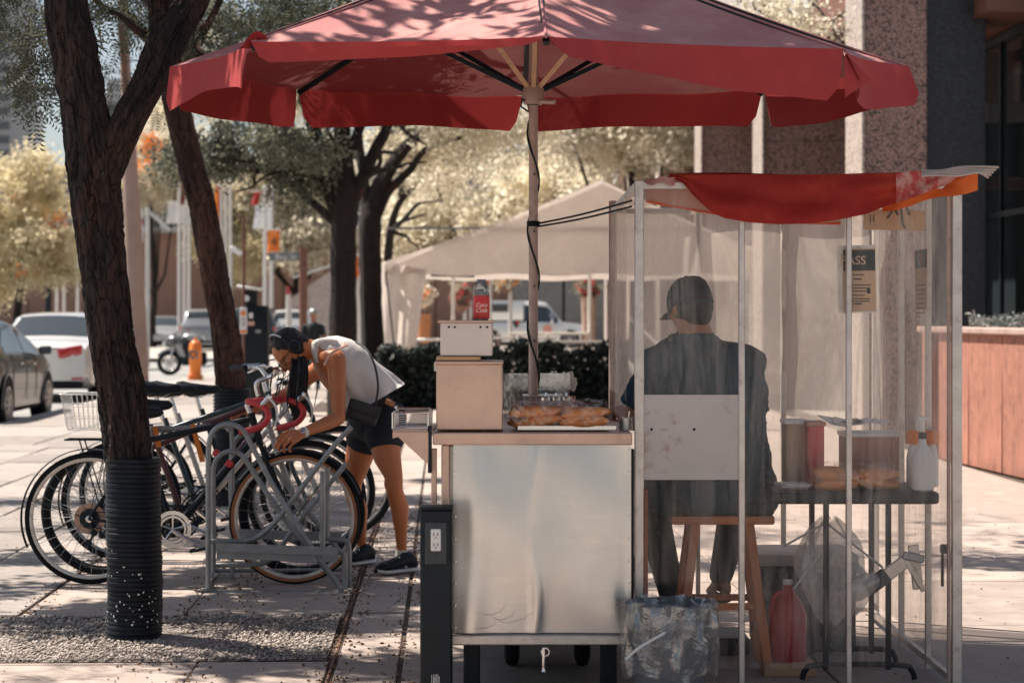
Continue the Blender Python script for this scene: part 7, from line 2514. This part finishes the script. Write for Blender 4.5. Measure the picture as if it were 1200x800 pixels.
sgn = thing('parking_sign', 'slim brown post carrying a narrow white and orange parking sign', 'sign', P(285, 470, 29.6))
gp_ = P(285.5, 0, 29.6)
MB().cyl((gp_.x, 29.6, 0), (gp_.x, 29.6, P(0, 262, 29.6).z), .018, 10).build('post', M['soffit'], sgn)
za, zc_ = P(0, 391, 29.6).z, P(0, 360, 29.6).z
MB().box((gp_.x, 29.57, (za + zc_) / 2), (.105, .02, zc_ - za), bev=.012).build('panel', M['plate'], sgn)
MB().lathe([(.036, 0), (.036, .006)], (gp_.x, 29.558, zc_ - .085), (PI / 2, 0, 0), 18).build('orange_disc', M['orange'], sgn)
MB().box((gp_.x, 29.557, za + .03), (.09, .006, .04)).build('orange_band', M['orange'], sgn)
q = MB(); q.box((gp_.x, 29.557, (za + zc_) / 2 - .015), (.04, .006, .10)); q.build('print_frame', M['print'], sgn)
MB().box((gp_.x, 29.553, (za + zc_) / 2 - .015), (.025, .004, .08)).build('print_inner', M['plate'], sgn)

M['poleconc'] = mat('pole_concrete', (.36, .255, .215), .85, var=.12, vs=1.5, bs=60, bd=.002, dirt=(.16, .12, .11), dlo=.55, dhi=.8, ds=2)
up_ = thing('utility_pole', 'thick tapered pinkish concrete utility pole behind the near tree', 'pole', P(163, 461, 38))
MB().tube([P(163, 463, 38), P(160, 370, 38), P(156, 270, 38), P(152, 180, 38), P(147, 80, 38), P(142, -40, 38)], [.185, .172, .155, .130, .095, .07], 20).build('shaft', M['poleconc'], up_)
MB().lathe([(.21, 0), (.21, .04), (.19, .06)], (P(163, 0, 38).x, 38, 0), n=20).build('base', M['poleconc'], up_)
MB().tube([P(149, 118, 37.8), P(142, 40, 37.8), P(141, 30, 37.8)], .06, 10).build('conduit', M['soffit'], up_)

M['white_pole'] = mat('white_pole_paint', (.62, .61, .59), .5, var=.06)
np__ = thing('no_stopping_sign', 'white sign with a red ring on a thin white post by the utility pole', 'sign', P(173, 440, 60))
MB().cyl(P(173, 430, 60), P(173, 243, 60), .06, 10).build('post', M['white_pole'], np__)
MB().box(P(164.5, 265, 59.9), (.18 * 1.0, .03, .92), bev=.01).build('panel', M['white_pole'], np__)
MB().ring(P(164.5, 260, 59.86), .075, .016, 'y', 20, 6).build('red_ring', M['tail_red'], np__)
MB().box(P(164.5, 260, 59.86), (.03, .01, .07)).build('arrow', M['print'], np__)
MB().tube([P(172, 246, 60), P(199, 270, 60)], .045, 8).build('stay', M['white_pole'], np__)

poles = [(66.5, 300, 90, 4), (75, 300, 90, 4), (91, 305, 91, 4), (210, 232, 88, 4), (216, 236, 89, 4), (221.5, 236, 90, 4), (259, 205, 86, 4), (264.5, 205, 87, 4), (270, 208, 88, 4), (310.5, 262, 84, 5), (318, 262, 85, 5)]
names = ['white flagpole leftmost of the pair under the golden tree', 'white flagpole right of the pair under the golden tree', 'white flagpole hard by the left side of the near trunk', 'white flagpole left of the trio by the no stopping sign', 'middle white flagpole of the trio by the no stopping sign', 'white flagpole right of the trio beside the leaning trunk',
         'white flagpole left of the trio right of the leaning trunk', 'middle white flagpole of the trio right of the leaning trunk', 'white flagpole right of the trio just left of the meter sign', 'thick white flagpole behind the orange banner, left one', 'thick white flagpole behind the orange banner, right one']
for (px, top, Y, w), nm in zip(poles, names):
    g_ = P(px, 0, Y)
    t = thing('flagpole', nm, 'flagpole', (g_.x, Y, -.01), 'white flagpoles on the plaza')
    zt = P(0, top - 40, Y).z
    MB().tube([(g_.x, Y, -.01), (g_.x, Y, zt)], [w / 2 / F * Y * 1.05, w / 2 / F * Y * .75], 12).build('pole', M['white_pole'], t)
    MB().ell((g_.x, Y, zt + .05), .10, 10, 7).build('finial', M['white_pole'], t)
flagdefs = [(196, 225, 238, 262, 88.5, 'white_pole', 'white flag hanging folded left of the first pole trio'), (213, 218, 190, 240, 88, 'leaf', 'cream flag drooping above the first pole trio'), (252, 257, 218, 262, 86, 'orange', 'tall orange banner left of the second pole trio'),
            (296, 304, 225, 240, 84, 'tail_red', 'small red flag above the thick flagpoles'), (298, 318, 240, 268, 86, 'plate', 'pale white flag above the orange banner'), (313, 328, 270, 297, 80, 'orange', 'square orange banner on a flagpole above the street name sign'), (414, 421, 300, 325, 70, 'orange', 'narrow orange banner between the two dark trunks'),
            (566, 574, 321, 333, 60, 'orange', 'round orange banner seen under the tent edge')]
for a, b, c, d, Y, mm, nm in flagdefs:
    t = thing('banner', nm, 'flag', P((a + b) / 2, d, Y), 'flags and banners')
    mm_ = M['canopy'] if mm == 'leaf' else M[mm]
    MB().grid(lambda u, v: P(a + (b - a) * u + 3 * (0.5 - v) * (mm != 'orange'), c + (d - c) * v, Y) + Vector((0, .05 * math.sin(u * 9 + v * 3), 0)), 10, 10).build('cloth', mm_, t)
    MB().cyl(P(a - 1, c - 1, Y), P(b + 1, c - 1, Y), .03, 6).build('cross_bar', M['white_pole'], t)
    if (a, b) in ((566, 574), (414, 421)):
        g0 = P(b + .5, 0, Y); g0.z = 0
        MB().cyl(g0, P(b + .5, c - 3, Y), .05, 8).build('pole', M['white_pole'], t)
    if (a, b) == (313, 328):
        text('4', .45, M['print'], P(321, 284, Y - .12), (PI / 2, 0, 0), t, 'emblem', .002)

ss = thing('street_name_sign', 'grey street name sign reading Bay on a thin dark post', 'sign', P(334, 420, 66))
MB().box(P(333.5, 300.5, 66), (.98, .03, .27), bev=.006).build('panel', mat('sign_grey', (.16, .18, .19), .5), ss)
text('Bay St', .24, M['plate'], P(335, 301, 65.97), (PI / 2, 0, 0), ss, 'street_name', .003, sx=1.1)
MB().cyl(P(355.5, 425, 66), P(355.5, 290, 66), .13, 12).build('post', M['soffit'], ss)
MB().box(P(355, 299, 66), (.3, .04, .04)).build('bracket', M['rack'], ss)
cn_ = thing('white_marker_post', 'white tapered marker post with orange tip right of the meter', 'post', P(338, 392, 58))
MB().tube([P(339, 425, 58), P(338, 345, 58)], [.13, .06], 14).build('post', M['white_pole'], cn_)
MB().tube([P(338, 345, 58), P(338, 335, 58)], [.055, .02], 12).build('tip', M['tail_red'], cn_)
lp = thing('street_lamp', 'small white lamp head on a thin brown post near the meter sign', 'lamp', P(275, 430, 64))
MB().cyl(P(286, 425, 64), P(286, 255, 64), .05, 8).build('post', M['soffit'], lp)
MB().bar(P(270, 290, 64), P(283, 298, 64), .14, .2, .02).build('lamp_head', M['plate'], lp)
lp2 = thing('dark_post', 'thin dark post under the golden tree near the left edge', 'post', P(57, 430, 75))
MB().tube([P(55, 418, 75), P(57, 330, 75), P(60, 295, 75)], [.13, .10, .06], 10).build('post', M['navy'], lp2)

# ================================================================== far buildings
M['brickw'] = mat('brown_brick', (.27, .165, .13), .9, var=.1, vs=.4, bs=4, bd=.01, rand=.06)
wl2 = thing('brick_hall', 'long low brown brick hall closing the far end of the street', 'building', (-8, 101, 0))
for i in range(34):
    MB().box((-64.8 + i * 2.4, 102, 2.62), (2.36, 3, 5.24), bev=.02).build('brick_panel', M['brickw'], wl2)
MB().box((-24, 102.3, 2.55), (81, 2.6, 5.1)).build('core', M['brickw'], wl2)
MB().box((-24, 101.6, 5.38), (81, 3.4, .26), bev=.03).build('concrete_coping', M['conc'], wl2)
for i in range(23):
    MB().box((-57.2 + i * 3.2, 104.5, 7.0), (3.1, .4, 3.0), bev=.02).build('roof_panel', mat('slate_panel', (.20, .20, .20), .8, var=.08) if i == 0 else bpy.data.materials['slate_panel'], wl2)
for i in range(6): MB().bar((-22 + i * 6.4, 104.0, 5.6), (-19 + i * 6.4, 104.0, 8.4), .22, .22).build('truss_bar', M['conc'], wl2)
st3 = thing('stone_ramp_wall', 'pale sloping stone parapet right of the street name sign', 'wall', (-6.5, 90, 0))
MB().prism([(P(340, 0, 88).x, 0), (P(340, 0, 88).x, P(0, 350, 88).z), (P(395, 0, 88).x, P(0, 312, 88).z), (P(470, 0, 88).x, P(0, 305, 88).z), (P(470, 0, 88).x, 0)], 88, 88.6).build('wall', M['granite_sunlit_and_pale'], st3)
MB().bar(P(343, 325, 87.7), P(392, 310, 87.7), .10, .10).build('handrail', M['white_pole'], st3)


def tower(label, x0, x1, top, Y, m, floors, cols=0):
    A, B = P(x0, 0, Y).x, P(x1, 0, Y).x
    zt = P(0, top, Y).z
    t = thing('office_tower', label, 'building', ((A + B) / 2, Y, 0), 'far towers')
    MB().box(((A + B) / 2, Y + 8, zt / 2), (B - A, 16, zt), bev=.1).build('block', m, t)
    fh = zt / floors
    for i in range(1, floors):
        if P(0, 230, Y).z < i * fh:
            MB().box(((A + B) / 2, Y - .08, i * fh), (B - A - .6, .3, fh * .5)).build('window_band', M['glass_far'], t)
    return t


M['glass_far'] = mat('tower_glass', (.10, .11, .12), .3)
M['tower_a'] = mat('tower_grey', (.34, .35, .36), .8)
M['tower_b'] = mat('tower_pale', (.55, .56, .57), .8)
tower('tall grey ribbed tower at the left edge of the sky', -60, 13, -120, 300, M['tower_a'], 30)
tower('pale lower tower just right of the grey tower', 13, 25, 118, 340, M['tower_b'], 16)
tower('grey stepped block seen in the fork of the near tree', 119, 142, 108, 280, M['tower_a'], 14)
MB().box((P(130, 0, 279).x, 283, P(0, 101, 279).z), (1.6, 4, 2.2)).build('penthouse', M['tower_a'], bpy.data.objects['office_tower.002'])
rb = thing('glass_block', 'grey glazed office wall far behind the white tent', 'building', (10, 106, 0))
for i in range(8):
    MB().box((1.2 + i * 2.4, 100, 2.8), (2.3, 1.5, 5.6), bev=.03).build('wall_bay', mat('office_grey', (.17, .17, .17), .7) if i == 0 else bpy.data.materials['office_grey'], rb)
MB().box((P(737, 0, 97).x, 97, 3), (1.0, 1, 6)).build('white_pier', M['white_pole'], rb)

# ================================================================== tent, tables, hedge, flowers
M['tentm'] = cloth_mat('tent_canvas', (.80, .73, .68), .5, (.72, .65, .60), .8, fold=.02, c2s=1.5)
te = thing('marquee_tent', 'large pale canvas marquee with open sides behind the cart', 'tent', P(640, 470, 36))
TY0, TY1 = 34.0, 39.0
Lx, Px, Rx = P(453, 0, TY0).x, P(704, 0, TY0).x, P(925, 0, TY0).x
ez, pz_, vz = P(0, 306, TY0).z, P(0, 211, TY0).z, P(0, 322, TY0).z
for (xa, za_, xb, zb_) in ((Lx, ez, Px, pz_), (Px, pz_, Rx, ez)):
    MB().grid(lambda u, v: (xa + (xb - xa) * u, TY0 + (TY1 - TY0) * v, za_ + (zb_ - za_) * u - .05 * math.sin(PI * u) - .05 * math.sin(PI * ((v * 3) % 1)) * math.sin(PI * u)), 14, 18).build('roof_panel', M['tentm'], te)


def gable(u, v):
    x = Lx + (Rx - Lx) * u
    top = ez + (pz_ - ez) * (1 - abs(x - Px) / ((Px - Lx) if x < Px else (Rx - Px)))
    top -= .05 * math.sin(PI * ((x - Lx) / (Px - Lx) if x < Px else (x - Px) / (Rx - Px)))
    bot = vz + .02 * math.sin(u * 26)
    return (x, TY0 - .02 - .03 * math.sin(u * 31 + v * 3) * v, top + (bot - top) * v)


MB().grid(gable, 60, 10).build('gable_end', M['tentm'], te)
MB().grid(lambda u, v: (lambda p_: (p_[0], TY1, p_[2]))(gable(u, v)), 30, 6).build('gable_end', M['tentm'], te)
MB().grid(lambda u, v: P(448 + 52 * u - 8 * v * (1 - u) - 22 * u * v, 306 + (10 * u) + (478 - 306 - 10 * u) * v, TY0 - .04 + .06 * math.sin(u * 11)), 16, 20).build('gathered_corner', M['tentm'], te)
MB().grid(lambda u, v: (Lx - .04 + .05 * math.sin(u * 30) * v, TY0 + (TY1 - TY0) * u, ez - v * .35), 30, 5).build('side_valance', M['tentm'], te)
MB().bar(Vector((Lx, TY0 + .05, (P(0, 236, TY0).z + ez) / 2 + .05)), Vector((Rx, TY0 + .05, (P(0, 236, TY0).z + ez) / 2 + .05)), .04, .04).build('cross_tube', M['rack'], te)
for x in (Lx + .1, Rx - .05, Px):
    for y in (TY0 + .1, TY1 - .1):
        if x == Px and y < 36: continue
        MB().cyl((x, y, 0), (x, y, ez if x != Px else pz_ - .1), .035, 10).build('pole', M['white_pole'], te)
MB().cyl((P(531, 0, 38.8).x, 38.8, 0), (P(531, 0, 38.8).x, 38.8, 2.2), .035, 10).build('pole', M['white_pole'], te)
MB().tube([P(452, 318, TY0 - .3), P(458, 370, TY0 - .4), P(463, 420, TY0 - .5)], .012, 6).build('tie_rope', M['navy'], te)
MB().bar(P(505, 322, 37), P(556, 323, 37), .06, .06).build('hanging_rail', M['navy'], te)

he = thing('hedge', 'dark clipped hedge in front of the marquee tent', 'hedge', P(600, 475, 32.5))
c_ = []
for i in range(5200):
    x = rng.uniform(-1.9, 2.6); y = rng.uniform(31.6, 33.2)
    top = .82 + .07 * math.sin(x * 5) + .05 * math.sin(x * 13)
    z = top * (1 - rng.uniform(0, 1) ** 2.2)
    if rng.random() < .5: y = 31.6 + abs(rng.normal(0, .08))
    c_.append((x, y, z))
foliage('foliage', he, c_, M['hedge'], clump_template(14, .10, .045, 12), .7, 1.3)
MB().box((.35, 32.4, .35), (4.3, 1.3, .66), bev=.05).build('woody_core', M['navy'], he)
fl = MB()
for i in range(70):
    x = rng.choice([rng.uniform(.35, 1.9), rng.uniform(-.95, .1)]); z = rng.uniform(.55, 1.12)
    fl.ell((x, 31.5 + rng.uniform(-.04, .05), z), (rng.uniform(.012, .028),) * 3, 6, 4)
tag(fl.build('white_blossom', M['leaf_pale'] if False else mat('cream_petal', (.75, .70, .60), .7), he), kind='stuff')

M['tabletop_w'] = mat('white_tabletop', (.72, .71, .69), .35)
for k, (a, b, py, Y, lab) in enumerate(((484, 516, 398, 37.4, 'white folding table at the left end under the tent'), (578, 652, 396, 37.0, 'white folding table in the middle under the tent'), (640, 712, 401, 35.6, 'nearer white folding table right of the umbrella pole'), (596, 690, 391, 38.6, 'rearmost white folding table under the tent'))):
    t = thing('folding_table', lab, 'table', P((a + b) / 2, 470, Y), 'white tables under the tent')
    z = P(0, py, Y).z
    A, B = P(a, 0, Y).x, P(b, 0, Y).x
    MB().box(((A + B) / 2, Y + .3, z), (B - A, .7, .045), bev=.01).build('tabletop', M['tabletop_w'], t)
    for x in (A + .1, B - .1):
        for y in (Y + .03, Y + .57): MB().cyl((x, y, 0), (x, y, z - .02), .02, 8).build('leg', M['poleconc'], t)
for k, (px, py, Y, r) in enumerate(((497, 352, 60, 9), (594, 325, 62, 11), (690, 342, 58, 7), (541, 350, 70, 8))):
    lab = ['tall terracotta pot of white and orange flowers under the tent left side', 'hanging basket of white and orange flowers above the utility truck', 'round concrete pot with red and green flowers before the grey office wall', 'dark hanging basket of foliage behind the soda bottle'][k]
    g_ = P(px, 0, Y); g_.z = 0
    t = thing('flower_planter', lab, 'planter', g_, 'flower planters')
    c_ = blob_points([(P(px, py - 4, Y), (r / F * Y, r / F * Y, r * 1.6 / F * Y), 1)], 420, .10, 24, .2)
    foliage('foliage', t, c_, M['leaf_mid' if k != 0 else 'leaf_pale'], clump_template(8, .08, .04, 20), .7, 1.2)
    fl = MB()
    for q in c_[:120]: fl.ell(q, rng.uniform(.03, .07), 6, 4)
    tag(fl.build('flower', [M['orange'], M['orange'], M['red_tape'], M['red_tape']][k] if k != 1 else mat('petal_orange', (.75, .30, .06), .7), t), kind='stuff')
    fl = MB()
    for q in c_[120:260]: fl.ell(q, rng.uniform(.03, .07), 6, 4)
    if k < 2: tag(fl.build('pale_flower', bpy.data.materials['cream_petal'], t), kind='stuff')
    if k in (0, 2):
        zt = P(0, py + (16 if k == 0 else 6), Y).z; w = (8 if k == 0 else 9) / F * Y
        MB().lathe([(w * .72, 0), (w * .9, zt * .6), (w, zt - .05), (w * 1.05, zt), (w * .9, zt)], (g_.x, Y, 0), n=22).build('pot', mat('terracotta' + str(k), (.50, .22, .10) if k == 0 else (.45, .32, .26), .8), t)
    else:
        MB().cyl((g_.x + .1, Y + .1, 0), (g_.x + .1, Y + .1, P(0, py - 26, Y).z), .06, 8).build('post', M['white_pole'], t)
        MB().lathe([(.05, -.25), (.20, -.1), (.26, .0)], P(px, py + 8, Y), n=14).build('basket', M['soffit'], t)
# small white flowers in a jar behind the buns
vj = thing('flower_jar', 'small pot of white blossoms at the back of the cart beside the pole', 'flower pot', (P(662, 0, 9.3).x, 9.3, .9))
c_ = blob_points([((P(664, 0, 9.3).x, 9.3, 1.08), (.045, .045, .05), 1)], 46, .02, 12, .2)
fl = MB()
for q in c_:
    for w in range(4):
        a = w * PI / 2 + q[0] * 90
        fl.ell((q[0] + math.cos(a) * .007, q[1], q[2] + math.sin(a) * .007), (.007, .004, .007), 7, 5)
tag(fl.build('blossom', bpy.data.materials['cream_petal'], vj), kind='stuff')
MB().lathe([(.03, 0), (.038, .09), (.04, .1)], (P(664, 0, 9.3).x, 9.3, .93), n=16).build('pot', mat('small_pot', (.40, .2, .12), .8), vj)
MB().box((P(664, 0, 9.3).x, 9.3, .92), (.3, .2, .02)).build('shelf', M['steel'], vj)
for dx in (-.12, .12): MB().cyl((P(664, 0, 9.3).x + dx, 9.3, 0), (P(664, 0, 9.3).x + dx, 9.3, .91), .01, 8).build('shelf_leg', M['alu'], vj)
